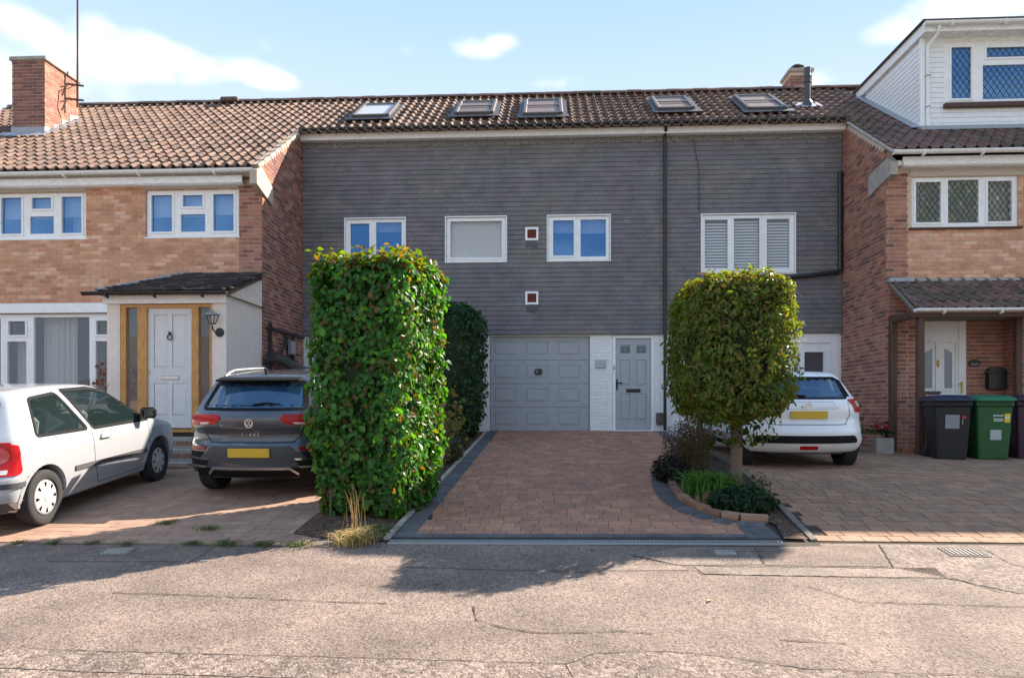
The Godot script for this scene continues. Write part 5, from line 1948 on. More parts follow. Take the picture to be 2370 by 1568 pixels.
func drives() -> void:
	# the wide drive before the grey garage
	var n_list := []
	for i in 42: n_list.append(6.75 + i * .2)
	var xl := []
	for i in 22: xl.append(-1.6 + i * .2)
	var d := structure(sheet(xl, n_list, .002), "driveway", M["sand joint"])
	var pc := Pieces.new()
	pc.proto = unit_box()
	lay(pc, -1.6, 2.6, 7.06, 14.97, .136, [.136, .17, .204, .204, .238], func(x, n): return x > edge_l(n) + .13 and x < edge_r(n) - .13 and not (n < 7.4 and x > 2.05), .013, 7, .006)
	finish(pc, "paving_block", d, M.block[0], M.block[1], M.block[2])
	var pe := Pieces.new()
	pe.proto = unit_box()
	var n := 7.0
	while n < 14.9:
		block(pe, edge_l(n + .1) + .10, n + .1, .195, .195, .0175, rng.randi() % 3, -.035)
		n += .2
	# charcoal band following the flower bed
	var path := []
	for q in EDGE_R: path.append(Vector2(q[1], q[0]))
	var s := 0.0
	for i in range(2, path.size() - 1):
		var a: Vector2 = path[i]
		var b: Vector2 = path[i + 1]
		var L := a.distance_to(b)
		var k := maxi(1, roundi(L / .11))
		for j in k:
			var c := a.lerp(b, (j + .5) / k)
			var dir := (b - a).normalized()
			var side := Vector2(-dir.y, dir.x)
			if side.x > 0 and c.y > 8.2: side = -side
			if c.y <= 8.2 and side.y > 0: side = -side
			var o := c + side * .11
			block(pe, o.x, o.y, L / k - .004,   .205, .0185, rng.randi() % 3, atan2(dir.y, dir.x))
	for i in 3:
		for j in 4:
			block(pe, 2.02 + i * .105, 7.06 + j * .106,   .10, .10, .0165, rng.randi() % 3)
	for i in 19:
		block(pe, -1.46 + i * .2, 6.99 + .006 * i,   .196, .11, .0165, rng.randi() % 3)
	finish(pe, "edging_block", d, M.coal[0], M.coal[1], M.coal[2])
	# concrete kerb along the hedge side
	var kb := Pieces.new()
	kb.proto = unit_box()
	n = 6.8
	while n < 14.8:
		block(kb, edge_l(n + .4) - .035, n + .4, .055, .79, .045, 0, -.035)
		n += .8
	finish(kb, "kerb", d, [M["concrete"]], M["concrete"], [Color(1, 1, 1)])
	# drainage channel
	var dc := thing("drainage_channel", "galvanised slotted drainage channel across the foot of the grey garage drive", "drain", gp(.3, 6.85))
	var a := gp(-1.56, 6.77, .008)
	var b := gp(2.26, 6.87, .008)
	var ax := (b - a).normalized()
	var az := Vector3.UP.cross(ax).normalized() * -1.0
	az = Vector3(0, 0, -1) - ax * Vector3(0, 0, -1).dot(ax)
	az = az.normalized()
	var fr := MB.new()
	for q: float in [-.055, .055]:
		fr.bar(a + az * q, b + az * q, .018, .022)
	part(fr, "frame", M["galvanised"], dc)
	var tr := MB.new()
	tr.bar(a - Vector3(0, .006, 0), b - Vector3(0, .006, 0), .10, .008)
	part(tr, "trough", M["black plastic"], dc)
	var bar := MB.new()
	bar.box(Vector3(-.007, -.006, -.046), Vector3(.007, .006, .046))
	var bm := bar.mesh()
	var cnt := 112
	for i in cnt:
		var o := MeshInstance3D.new()
		o.mesh = bm
		o.name = "grate_bar"
		o.material_override = M["galvanised"]
		dc.add_child(o, true)
		o.global_transform = Transform3D(Basis(ax, Vector3.UP, ax.cross(Vector3.UP)).rotated(Vector3.UP, -.25), a.lerp(b, (i + .5) / cnt) + Vector3(0, .002, 0))
	# sett drive on the other side of the bed
	var nr := []
	for i in 34: nr.append(6.9 + i * .25)
	var xr := [2.56, 2.6, 2.7, 3.5, 4.5, 5.5, 6.5, 7.5, 9.0, 11.0, 14.0]
	var d2 := structure(sheet(xr, nr, .002), "sett_driveway", M["sand joint"])
	var ps := Pieces.new()
	ps.proto = unit_box()
	lay(ps, 2.7, 10.2, 6.93, 13.0, .165, [.165, .21, .21, .25], func(x, nn): return x > 2.63 + (nn - 6.9) * .05, .014, 5)
	lay(ps, 2.7, 6.1, 13.08, 14.96, .165, [.21, .25], func(x, _n): return x > 2.95, .014, 5)
	finish(ps, "sett", d2, M.sett[0], M.sett[1], M.sett[2])
	var eb := Pieces.new()
	eb.proto = unit_box()
	n = 6.93
	while n < 14.5:
		block(eb, 2.585 + (n - 6.9) * .05, n + .25, .06, .49, .03, 0, -.05)
		n += .5
	finish(eb, "edging", d2, [M["old edging"]], M["old edging"], [Color(1, 1, 1)])
	# worn block drive before the brown brick house
	var nl := []
	for i in 34: nl.append(6.60 + i * .2)
	var xw := []
	for i in 40: xw.append(-13.0 + i * .28)
	var d3 := structure(sheet(xw, nl, .004), "worn_driveway", mat("old joint", lin(.15, .115, .09), 1.0, {"tex": T["fine"], "ts": 2.0}))
	var pw3 := Pieces.new()
	pw3.proto = unit_box()
	lay(pw3, -12.0, -2.4, 6.63, 12.8, .13, [.2, .2, .26], func(x, nn): return x < -2.55 or nn < 7.1 and x < -2.0, .010, 4, .006)
	finish(pw3, "worn_block", d3, M.pinkblock[0], M.pinkblock[1], M.pinkblock[2])
	# soil of the hedge strip and of the flower bed
	var so := MB.new()
	patch_on_ground(PackedVector2Array([Vector2(-2.6, 7.0), Vector2(-2.0, 6.75), Vector2(-1.62, 6.78), Vector2(-1.34, 14.8), Vector2(-2.6, 14.9)]), .02, so)
	structure(so, "hedge_soil", M["soil"])
	var bed := PackedVector2Array()
	for q in EDGE_R:
		bed.append(Vector2(q[1] + .02, q[0]))
	bed.append(Vector2(2.9, 14.95))
	bed.append(Vector2(2.58, 8.4))
	bed.append(Vector2(2.52, 6.93))
	var bs := MB.new()
	patch_on_ground(bed, .03, bs, .25)
	structure(bs, "flower_bed", M["soil"])
	# kerb of brown bricks round the bed
	var kt := thing("bed_kerb", "curved kerb of worn brown bricks edging the flower bed", "kerb", gp(1.8, 8.0))
	var pk := Pieces.new()
	pk.proto = unit_box()
	for i in range(2, 9):
		var p: Vector2 = path[i] + Vector2(.055, .045)
		var q: Vector2 = path[i + 1] + Vector2(.055, .045 if i < 6 else .0)
		var L := p.distance_to(q)
		var k := maxi(1, roundi(L / .2))
		for j in k:
			var c := p.lerp(q, (j + .5) / k)
			var dir := (q - p).normalized()
			block(pk, c.x, c.y, L / k - .008, .10, .075 + rng.randf_range(-.006, .006), rng.randi() % 4, atan2(dir.y, dir.x) + rng.randf_range(-.03, .03))
	for i in pk.xf.size():
		pk.xf[i].basis.z *= 3.0
		pk.xf[i].origin.y -= .03
	finish(pk, "kerb_brick", kt, M.kerbbrick[0], M.kerbbrick[1], M.kerbbrick[2])


# ------------------------------------------------------------------ plants

func leaf_mesh(w: float, fold: float) -> ArrayMesh:
	var m := MB.new()
	var b := Vector3(0, 0, 0)
	var l := Vector3(-w * .5, .42, fold)
	var r := Vector3(w * .5, .42, fold)
	var c := Vector3(0, .45, 0)
	var l2 := Vector3(-w * .36, .75, fold * .6)
	var r2 := Vector3(w * .36, .75, fold * .6)
	var tip := Vector3(0, 1, -.06)
	m.tri(b, r, c)
	m.tri(b, c, l)
	m.quad(c, r, r2, tip)
	m.quad(c, tip, l2, l)
	return m.mesh()


# scattered leaves: sample() gives [offset, outward direction]
func leaves(called: String, parent: Node3D, at: Vector3, count: int, size: float, sample: Callable, cols: Array, width := .6, material: Material = null, droop := .4) -> MultiMeshInstance3D:
	var mm := MultiMesh.new()
	mm.transform_format = MultiMesh.TRANSFORM_3D
	mm.use_colors = true
	mm.mesh = leaf_mesh(width, .10)
	mm.instance_count = count
	for i in count:
		var q: Array = sample.call()
		var p: Vector3 = q[0]
		var nr: Vector3 = (q[1] + Vector3(rng.randf_range(-1, 1), rng.randf_range(-.6, 1), rng.randf_range(-1, 1)) * .75).normalized()
		var y: Vector3 = (Vector3(rng.randf_range(-1, 1), rng.randf_range(-1, .6) - droop, rng.randf_range(-1, 1)) + q[1] * .3)
		y = (y - nr * y.dot(nr)).normalized()
		var x: Vector3 = y.cross(nr)
		var s := size * (rng.randf_range(.5, 1.0) if rng.randf() < .6 else rng.randf_range(.9, 1.4))
		mm.set_instance_transform(i, Transform3D(Basis(x * s, y * s, nr * s), at + p))
		var c: Color = cols[rng.randi() % cols.size()]
		if q.size() > 2: c = q[2]
		var k := rng.randf_range(.75, 1.25)
		mm.set_instance_color(i, Color(c.r * k, c.g * k, c.b * k))
	var o := MultiMeshInstance3D.new()
	o.multimesh = mm
	o.material_override = material if material else M["leaf"]
	o.name = called
	parent.add_child(o, true)
	o.global_transform = Transform3D()
	o.set_meta("kind", "stuff")
	return o


func box_sample(h: Vector3, r: float, depth: float, noise: FastNoiseLite, narrow: float, tip: Array, turn := 0.0) -> Array:
	var ax := h.y * h.z
	var ay := h.x * h.z * 1.3
	var az := h.x * h.y
	var k := rng.randf() * (ax + ay + az)
	var p := Vector3(rng.randf_range(-h.x, h.x), rng.randf_range(-h.y, h.y), rng.randf_range(-h.z, h.z))
	if k < ax: p.x = h.x * (1 if rng.randf() < .5 else -1)
	elif k < ax + ay: p.y = h.y * (1 if rng.randf() < .8 else -1)
	else: p.z = h.z * (1 if rng.randf() < .5 else -1)
	var q := p.clamp(-(h - Vector3.ONE * r), h - Vector3.ONE * r)
	var d := (p - q).normalized()
	var bulge := noise.get_noise_3dv(p * 1.0) * .11 + noise.get_noise_3dv(p * 3.7) * .09
	var hollow := smoothstep(.12, .45, noise.get_noise_3dv(p * 2.4 + Vector3(7, 3, 1))) * .16
	var stray := .07 * rng.randf() if rng.randf() < .05 else 0.0
	var out := q + d * (r + bulge + stray - hollow - depth * pow(rng.randf(), 1.6))
	var f := lerpf(narrow, 1.0, smoothstep(-h.y, -h.y * .35, p.y))
	out.x *= f
	out.z *= f
	if turn != 0.0:
		out = out.rotated(Vector3.UP, turn)
		d = d.rotated(Vector3.UP, turn)
	var res := [out, d]
	if tip.size() and d.y > .55 and rng.randf() < .35: res.append(tip[rng.randi() % tip.size()])
	return res


func clump_core(parent: Node3D, c: Vector3, h: Vector3, r: float, narrow: float, called: String, m: Material) -> void:
	# solid dark filler giving the shade deep inside a clipped bush
	var mb := MB.new()
	var k := 14
	for i in k:
		for j in k * 2:
			var f := func(a: int, b: int) -> Vector3:
				var th := PI * a / k
				var ph := PI * b / k
				var d := Vector3(sin(th) * cos(ph), cos(th), sin(th) * sin(ph))
				var p := d * 9.0
				var hh := h - Vector3.ONE * r
				var q := p.clamp(-hh, hh)
				var e := q + d * r
				var nf := lerpf(narrow, 1.0, smoothstep(-h.y, -h.y * .35, e.y))
				return c + Vector3(e.x * nf, e.y, e.z * nf)
			mb.quad(f.call(i, j), f.call(i, j + 1), f.call(i + 1, j + 1), f.call(i + 1, j))
	part(mb, called, m, parent)


func hedges() -> void:
	var nz := FastNoiseLite.new()
	nz.seed = 5
	nz.frequency = 1.3
	var greens := [Color(0.053, 0.203, 0.036), Color(0.066, 0.244, 0.040), Color(0.095, 0.308, 0.036), Color(0.046, 0.170, 0.045), Color(0.150, 0.324, 0.033), Color(0.060, 0.210, 0.052), Color(0.133, 0.146, 0.045), Color(0.078, 0.260, 0.031), Color(0.053, 0.203, 0.036), Color(0.066, 0.244, 0.040), Color(0.095, 0.308, 0.036), Color(0.046, 0.170, 0.045), Color(0.150, 0.324, 0.033), Color(0.060, 0.210, 0.052), Color(0.133, 0.146, 0.045), Color(0.078, 0.260, 0.031), Color(.24, .13, .05)]
	var tips := [Color(.16, .19, .02), Color(.22, .13, .05), Color(.12, .17, .02), Color(.26, .10, .06)]
	var core_shade := mat("core_shade", lin(.022, .035, .014), 1.0)  # darker than the leaves: shade between them is put into this colour
	var t := thing("hedge", "tall clipped green hedge standing beside the dark grey car", "hedge", gp(-2.0, 8.1))
	var c := P(-1.98, 1.83, 8.10)
	clump_core(t, c, Vector3(.44, 1.28, .48), .2, .80, "shade_core", core_shade)
	var h := Vector3(.60, 1.45, .66)
	leaves("foliage", t, c, 29000, .077, func(): return box_sample(h, .20, .20, nz, .82, tips, -.21), greens, .68)
	leaves("top_shoots", t, c + Vector3(0, 1.46, 0), 900, .08, func():
		var v := Vector3(rng.randf_range(-.55, .55), pow(rng.randf(), 2.2) * .11 - .02, rng.randf_range(-.6, .6)).rotated(Vector3.UP, -.19)
		return [v, Vector3.UP + Vector3(rng.randfn() * .4, 0, rng.randfn() * .4)], [Color(.14, .20, .02), Color(.20, .22, .03), Color(.26, .14, .05), Color(.10, .19, .02)], .6, null, -.6)
	# a few dry and bare stems at its foot
	var st := MB.new()
	for i in 60:
		var x := -2.0 + rng.randf_range(-.42, .42)
		var n := 8.1 + rng.randf_range(-.45, .45)
		st.tube(PackedVector3Array([gp(x, n, -.02), gp(x, n, .25) + Vector3(rng.randf_range(-.1, .1), 0, rng.randf_range(-.1, .1)), gp(x, n, .6) + Vector3(rng.randf_range(-.2, .2), 0, rng.randf_range(-.2, .2))]), .012, .006, 5, false)
	part(st, "stems", M["bark"], t)
	# darker bush against the house
	var t2 := thing("hedge", "dark rounded evergreen bush against the painted wall beside the garage door", "hedge", gp(-1.95, 13.7))
	var c2 := P(-1.98, 2.32, 13.7)
	clump_core(t2, c2, Vector3(.60, 1.20, .72), .35, .8, "shade_core", core_shade)
	var h2 := Vector3(.70, 1.32, .84)
	leaves("foliage", t2, c2, 9500, .085, func(): return box_sample(h2, .42, .15, nz, .8, []), [Color(0.034, 0.098, 0.034), Color(0.044, 0.117, 0.036), Color(0.031, 0.081, 0.031)], .6)
	# pale dying leaves between the two
	var t3 := thing("shrub", "thin shrub with buff dying leaves between the hedge and the dark bush", "shrub", gp(-1.6, 10.6))
	var sm := MB.new()
	for i in 9:
		var e := P(-1.55 + rng.randf_range(-.22, .2), 1.0 + rng.randf_range(.2, .85), 10.6 + rng.randf_range(-.25, .3))
		sm.tube(PackedVector3Array([gp(-1.62, 10.6), (gp(-1.6, 10.6) + e) * .5 + Vector3(.04, .05, 0), e]), .008, .004, 5, false)
	part(sm, "stems", M["bark"], t3)
	leaves("leaves", t3, P(-1.53, 1.45, 10.6), 120, .10, func():
		var v := Vector3(rng.randfn() * .14, rng.randfn() * .24, rng.randfn() * .2)
		return [v, v.normalized()], [Color(.38, .26, .13), Color(.30, .2, .09), Color(.20, .22, .07)], .7)
	low_bush("shrub", "grey green low shrub growing along the drive kerb below the hedge", gp(-1.62, 11.3, .2), Vector3(.22, .28, .55), 1500, .06, [Color(.10, .12, .075), Color(.08, .10, .06), Color(.13, .12, .09)])
	low_bush("shrub", "small dull shrub in the soil at the foot of the dark bush", gp(-1.62, 12.5, .16), Vector3(.2, .22, .4), 900, .055, [Color(.07, .085, .05), Color(.10, .09, .06)])
	# lollipop tree
	var tr := thing("clipped_tree", "clipped standard tree with a boxy green crown above the flower bed", "tree", gp(2.33, 8.9))
	var tb := MB.new()
	var b0 := gp(2.33, 8.9, -.05)
	tb.tube(PackedVector3Array([b0, b0 + Vector3(.0, .10, 0), b0 + Vector3(.015, .45, 0), b0 + Vector3(.03, .8, -.02), b0 + Vector3(.02, 1.05, -.04)]), .082, .066, 14)
	var fork := b0 + Vector3(.02, .95, -.03)
	part(tb, "trunk", M["bark"], tr)
	for i in 9:
		var e := fork + Vector3(rng.randf_range(-.5, .5), rng.randf_range(.5, 1.3), rng.randf_range(-.7, .7))
		var br := MB.new()
		br.tube(PackedVector3Array([fork, fork.lerp(e, .5) + Vector3(0, -.08, 0), e]), .045, .012, 7)
		part(br, "limb", M["bark"], tr)
	var ct := P(2.17, 2.30, 8.70)
	clump_core(tr, ct + Vector3(0, .05, 0), Vector3(.40, .62, .74), .25, .75, "shade_core", core_shade)
	var ht := Vector3(.61, .84, .98)
	leaves("crown", tr, ct, 24000, .072, func(): return box_sample(ht, .37, .20, nz, .88, [Color(.17, .17, .03), Color(.20, .12, .05)]), [Color(0.129, 0.192, 0.029), Color(0.164, 0.225, 0.034), Color(0.103, 0.167, 0.029), Color(0.207, 0.233, 0.044), Color(0.233, 0.184, 0.047), Color(0.138, 0.250, 0.029)], .42)
	leaves("shoots", tr, fork + Vector3(.06, .02, .1), 260, .09, func():
		var v := Vector3(rng.randfn() * .22, rng.randf_range(-.25, .35), rng.randfn() * .2)
		return [v, v.normalized()], [Color(.08, .12, .02), Color(.14, .16, .02), Color(.05, .10, .02)], .42)


func low_bush(called: String, label: String, at: Vector3, h: Vector3, count: int, size: float, cols: Array, width := .5, cat := "shrub") -> Node3D:
	var t := thing(called, label, cat, at)
	leaves("leaves", t, at, count, size, func():
		var v := Vector3(rng.randfn(), rng.randfn(), rng.randfn())
		v = v.normalized() * pow(rng.randf(), .45)
		return [Vector3(v.x * h.x, v.y * h.y, v.z * h.z), v.normalized()], cols, width)
	var m := MB.new()
	for i in 10:
		m.tube(PackedVector3Array([at - Vector3(rng.randf_range(-.05, .05), h.y + .1, rng.randf_range(-.05, .05)), at + Vector3(rng.randf_range(-.7, .7) * h.x, rng.randf_range(-.2, .6) * h.y, rng.randf_range(-.7, .7) * h.z)]), .006, .003, 5, false)
	part(m, "stems", M["bark"], t)
	return t


# arching blades from one foot
func blades(t: Node3D, called: String, at: Vector3, count: int, spread: float, height: float, w: float, cols: Array, m: Material, arch := .6) -> void:
	var mb := MB.new()
	for i in count:
		var an := rng.randf() * TAU
		var dir := Vector3(cos(an), 0, sin(an))
		var hgt := height * rng.randf_range(.55, 1.1)
		var rad := spread * rng.randf_range(.25, 1.0)
		var b := at + Vector3(rng.randfn() * .35 * spread, 0, rng.randfn() * .35 * spread)
		var side := Vector3(-dir.z, 0, dir.x).rotated(dir, rng.randf_range(-.6, .6)) * w * rng.randf_range(.6, 1.2)
		var c: Color = cols[rng.randi() % cols.size()]
		var k := rng.randf_range(.75, 1.25)
		mb.col = Color(c.r * k, c.g * k, c.b * k)
		var p0 := b
		var w0 := 1.0
		for j in range(1, 6):
			var s := j / 5.0
			var p1 := b + dir * rad * s * s + Vector3.UP * hgt * (s - arch * s * s * s * .75)
			var w1 := 1.0 - s * s * .95
			mb.quad(p0 - side * w0, p0 + side * w0, p1 + side * w1, p1 - side * w1)
			p0 = p1
			w0 = w1
	var o := part(mb, called, m, t)
	o.set_meta("kind", "stuff")


func bed_plants() -> void:
	var gr := [Color(0.084, 0.224, 0.024), Color(0.063, 0.182, 0.022), Color(0.112, 0.266, 0.030), Color(0.070, 0.196, 0.036)]
	var t := thing("strap_plant", "bright green strap leaved clump beside the trunk in the flower bed", "plant", gp(1.98, 8.75))
	blades(t, "leaves", gp(2.0, 8.85, .02), 300, .40, .56, .012, gr, M["blade"], .75)
	blades(t, "withered_leaves", gp(1.95, 8.45, .02), 46, .22, .30, .009, [Color(.34, .24, .09), Color(.26, .16, .06), Color(.3, .26, .12)], M["straw"], 1.0)
	var s := low_bush("shrub", "dark green low shrub spreading at the tip of the flower bed", gp(2.20, 8.12, .13), Vector3(.38, .16, .34), 2600, .07, [Color(.022, .065, .026), Color(.03, .08, .03), Color(.02, .055, .03)], .45)
	s.set_meta("group", "")
	s.remove_meta("group")
	low_bush("shrub", "dark purple shrub overhanging the charcoal edging blocks", gp(1.68, 9.75, .18), Vector3(.26, .20, .38), 1700, .055, [Color(.030, .028, .036), Color(.022, .030, .022), Color(.05, .03, .04)], .5)
	low_bush("shrub", "reddish brown dying shrub behind the strap leaved clump", gp(2.02, 10.3, .36), Vector3(.36, .46, .7), 2600, .05, [Color(.16, .075, .05), Color(.11, .07, .045), Color(.09, .08, .04)], .35)
	low_bush("shrub", "thin grey brown seed heads standing behind the clipped tree", gp(2.35, 11.4, .42), Vector3(.32, .48, .7), 1700, .05, [Color(.13, .10, .07), Color(.09, .085, .05), Color(.17, .12, .07)], .3)
	low_bush("shrub", "sparse olive herb with thin stalks at the edge of the sett drive", gp(2.50, 8.5, .16), Vector3(.14, .24, .3), 420, .05, [Color(.09, .11, .05), Color(.14, .12, .06)], .35)
	var g := thing("grass_tuft", "dry yellow grass tuft sprouting at the foot of the tall hedge", "grass", gp(-1.86, 6.72))
	blades(g, "blades", gp(-1.88, 6.74), 420, .26, .26, .0045, [Color(.45, .33, .12), Color(.38, .26, .09), Color(.52, .42, .18), Color(.22, .2, .06)], M["straw"], .8)
	blades(g, "stalks", gp(-1.92, 6.85), 26, .12, .62, .003, [Color(.40, .29, .13)], M["straw"], .2)
	blades(g, "green_blades", gp(-1.72, 7.05), 160, .3, .17, .005, [Color(.08, .13, .03), Color(.12, .14, .04)], M["blade"], .8)
	var spots := [[-2.4, 6.62, 70, .10], [-2.75, 6.63, 90, .09], [-3.1, 6.62, 80, .10], [-3.45, 6.63, 60, .08], [-4.1, 6.60, 40, .07], [-4.85, 6.62, 36, .07], [-5.2, 6.62, 30, .06], [-3.55, 7.12, 60, .10], [-4.1, 7.32, 60, .09], [-4.45, 6.64, 30, .06]]
	for i in spots.size():
		var q: Array = spots[i]
		var w := thing("weed_tuft", "small green weed tuft in the joint between worn drive and pavement" if q[1] < 6.9 else ["grassy weed growing out of the worn block drive near its edge", "mossy weed tuft between worn blocks before the silver car"][i - 7 if i < 9 else 0], "weed", gp(q[0], q[1]), "weeds in the paving joints")
		blades(w, "blades", gp(q[0], q[1], .006), q[2] + 30, q[3] * 1.5, q[3] * .8, .004, [Color(.06, .12, .02), Color(.09, .14, .03), Color(.16, .16, .05)], M["blade"], .9)
	# fallen leaves
	for i in 9:
		var x: float = [2.42, 2.36, -1.55, -1.2, .4, 1.2, -2.3, 2.45, -.9][i]
		var n: float = [7.35, 7.2, 6.5, 6.2, 6.6, 5.3, 6.55, 7.05, 5.6][i]
		var l := MB.new()
		l.col = Color(.42, .28, .10) if i % 2 else Color(.30, .17, .07)
		var up := gnorm(x, n)
		var a := rng.randf() * TAU
		var u := Vector3(cos(a), 0, sin(a)) * .035
		var v := up.cross(u) * .5
		var o := gp(x, n, .022 if n > 6.9 else .008)
		l.tri(o - u, o + v + up * .008, o + u)
		l.tri(o - u, o + u, o - v + up * .006)
		single(l, "fallen_leaf", M["straw"], "small dry brown leaf lying on the ground near the drive", "leaf", "fallen dry leaves")


# ------------------------------------------------------------------ cars
# Car coordinates: x to the right seen from behind, y up, z from the rear bumper forwards; drawn at (x, y, -z).

class CarShape:
	var L := 4.0
	var tw := PackedFloat32Array()   # half width along z, per cm
	var ty := PackedFloat32Array()   # inward offset by height, per cm
	var tz := PackedFloat32Array()   # roof line along z, per cm
	var tr := PackedFloat32Array()   # rear surface by height, per cm
	var tf := PackedFloat32Array()   # front surface by height, per cm
	var bot := .24
	var rc := .16
	var rc4 := .30
	var fc := .35
	var crown := .06
	var wz := [0.7, 3.2]
	var wr := .345
	var wy := .31
	var well := .50
	var k := .05

	static func table(pts: Array, n: int) -> PackedFloat32Array:
		# smooth interpolation of [position, value] pairs, one entry per centimetre
		var out := PackedFloat32Array()
		out.resize(n)
		for i in n:
			var x := i * .01
			var j := 0
			while j < pts.size() - 2 and x > pts[j + 1][0]: j += 1
			var p1: Array = pts[j]
			var p2: Array = pts[j + 1]
			var p0: Array = pts[maxi(j - 1, 0)]
			var p3: Array = pts[mini(j + 2, pts.size() - 1)]
			var t := clampf((x - p1[0]) / (p2[0] - p1[0]), 0.0, 1.0)
			var d: float = p2[0] - p1[0]
			var m1: float = (p2[1] - p0[1]) / maxf(p2[0] - p0[0], .001) * d
			var m2: float = (p3[1] - p1[1]) / maxf(p3[0] - p1[0], .001) * d
			# keep it monotone
			var s: float = p2[1] - p1[1]
			if m1 * s <= 0: m1 = 0.0
			elif absf(m1) > 2.5 * absf(s): m1 = 2.5 * s
			if m2 * s <= 0: m2 = 0.0
			elif absf(m2) > 2.5 * absf(s): m2 = 2.5 * s
			var t2 := t * t
			var t3 := t2 * t
			out[i] = p1[1] * (2 * t3 - 3 * t2 + 1) + m1 * (t3 - 2 * t2 + t) + p2[1] * (3 * t2 - 2 * t3) + m2 * (t3 - t2)
		return out

	func at(t: PackedFloat32Array, x: float) -> float:
		var q := clampf(x * 100.0, 0.0, t.size() - 1.001)
		var i := int(q)
		return lerpf(t[i], t[i + 1], q - i)

	func smax(a: float, b: float, r: float) -> float:
		var h := maxf(r - absf(a - b), 0.0) / r
		return maxf(a, b) + h * h * r * .25

	func f(x: float, y: float, z: float) -> float:
		var ax := absf(x)
		var side := ax - at(tw, z) + at(ty, y)
		var top := (y - at(tz, z) + crown * ax * ax) * .85
		var rear := (at(tr, y) + rc * ax * ax + rc4 * ax * ax * ax * ax - z) * .92
		var front := (z - at(tf, y) + fc * ax * ax) * .92
		var r := smax(smax(smax(side, top, k * 1.6), rear, k), front, k * 1.6)
		r = smax(r, bot - y, k)
		if ax > well:
			for c: float in wz:
				var dd := wr - sqrt((z - c) * (z - c) + (y - wy) * (y - wy))
				r = maxf(r, minf(dd, ax - well))
		return r

	func grad(p: Vector3) -> Vector3:
		var e := .004
		return Vector3(f(p.x + e, p.y, p.z) - f(p.x - e, p.y, p.z), f(p.x, p.y + e, p.z) - f(p.x, p.y - e, p.z), f(p.x, p.y, p.z + e) - f(p.x, p.y, p.z - e)) / (2 * e)

	# surface point: mode "R" rear (x, y), "S" side x>0 (z, y), "L" side x<0, "F" front, "T" top (x, z)
	func hit(mode: String, a: float, b: float) -> Vector3:
		var p := Vector3.ZERO
		var q := Vector3.ZERO
		match mode:
			"R":
				p = Vector3(a, b, -.6)
				q = Vector3(a, b, 1.5)
			"F":
				p = Vector3(a, b, L + .6)
				q = Vector3(a, b, L - 2.2)
			"S":
				p = Vector3(1.4, b, a)
				q = Vector3(.1, b, a)
			"L":
				p = Vector3(-1.4, b, a)
				q = Vector3(-.1, b, a)
			"T":
				p = Vector3(a, 2.2, b)
				q = Vector3(a, .5, b)
		var lo := 0.0
		var hi := 1.0
		# step inwards by the distance left
		var len := p.distance_to(q)
		var t := 0.0
		for i in 40:
			var s := p.lerp(q, t)
			var d := f(s.x, s.y, s.z)
			if d < 0:
				hi = t
				break
			lo = t
			t = minf(1.0, t + maxf(d * .55, .012) / len)
		for i in 7:
			var m := (lo + hi) * .5
			var s := p.lerp(q, m)
			if f(s.x, s.y, s.z) < 0: hi = m
			else: lo = m
		return p.lerp(q, (lo + hi) * .5)


static func flip(v: Vector3) -> Vector3:
	return Vector3(v.x, v.y, -v.z)


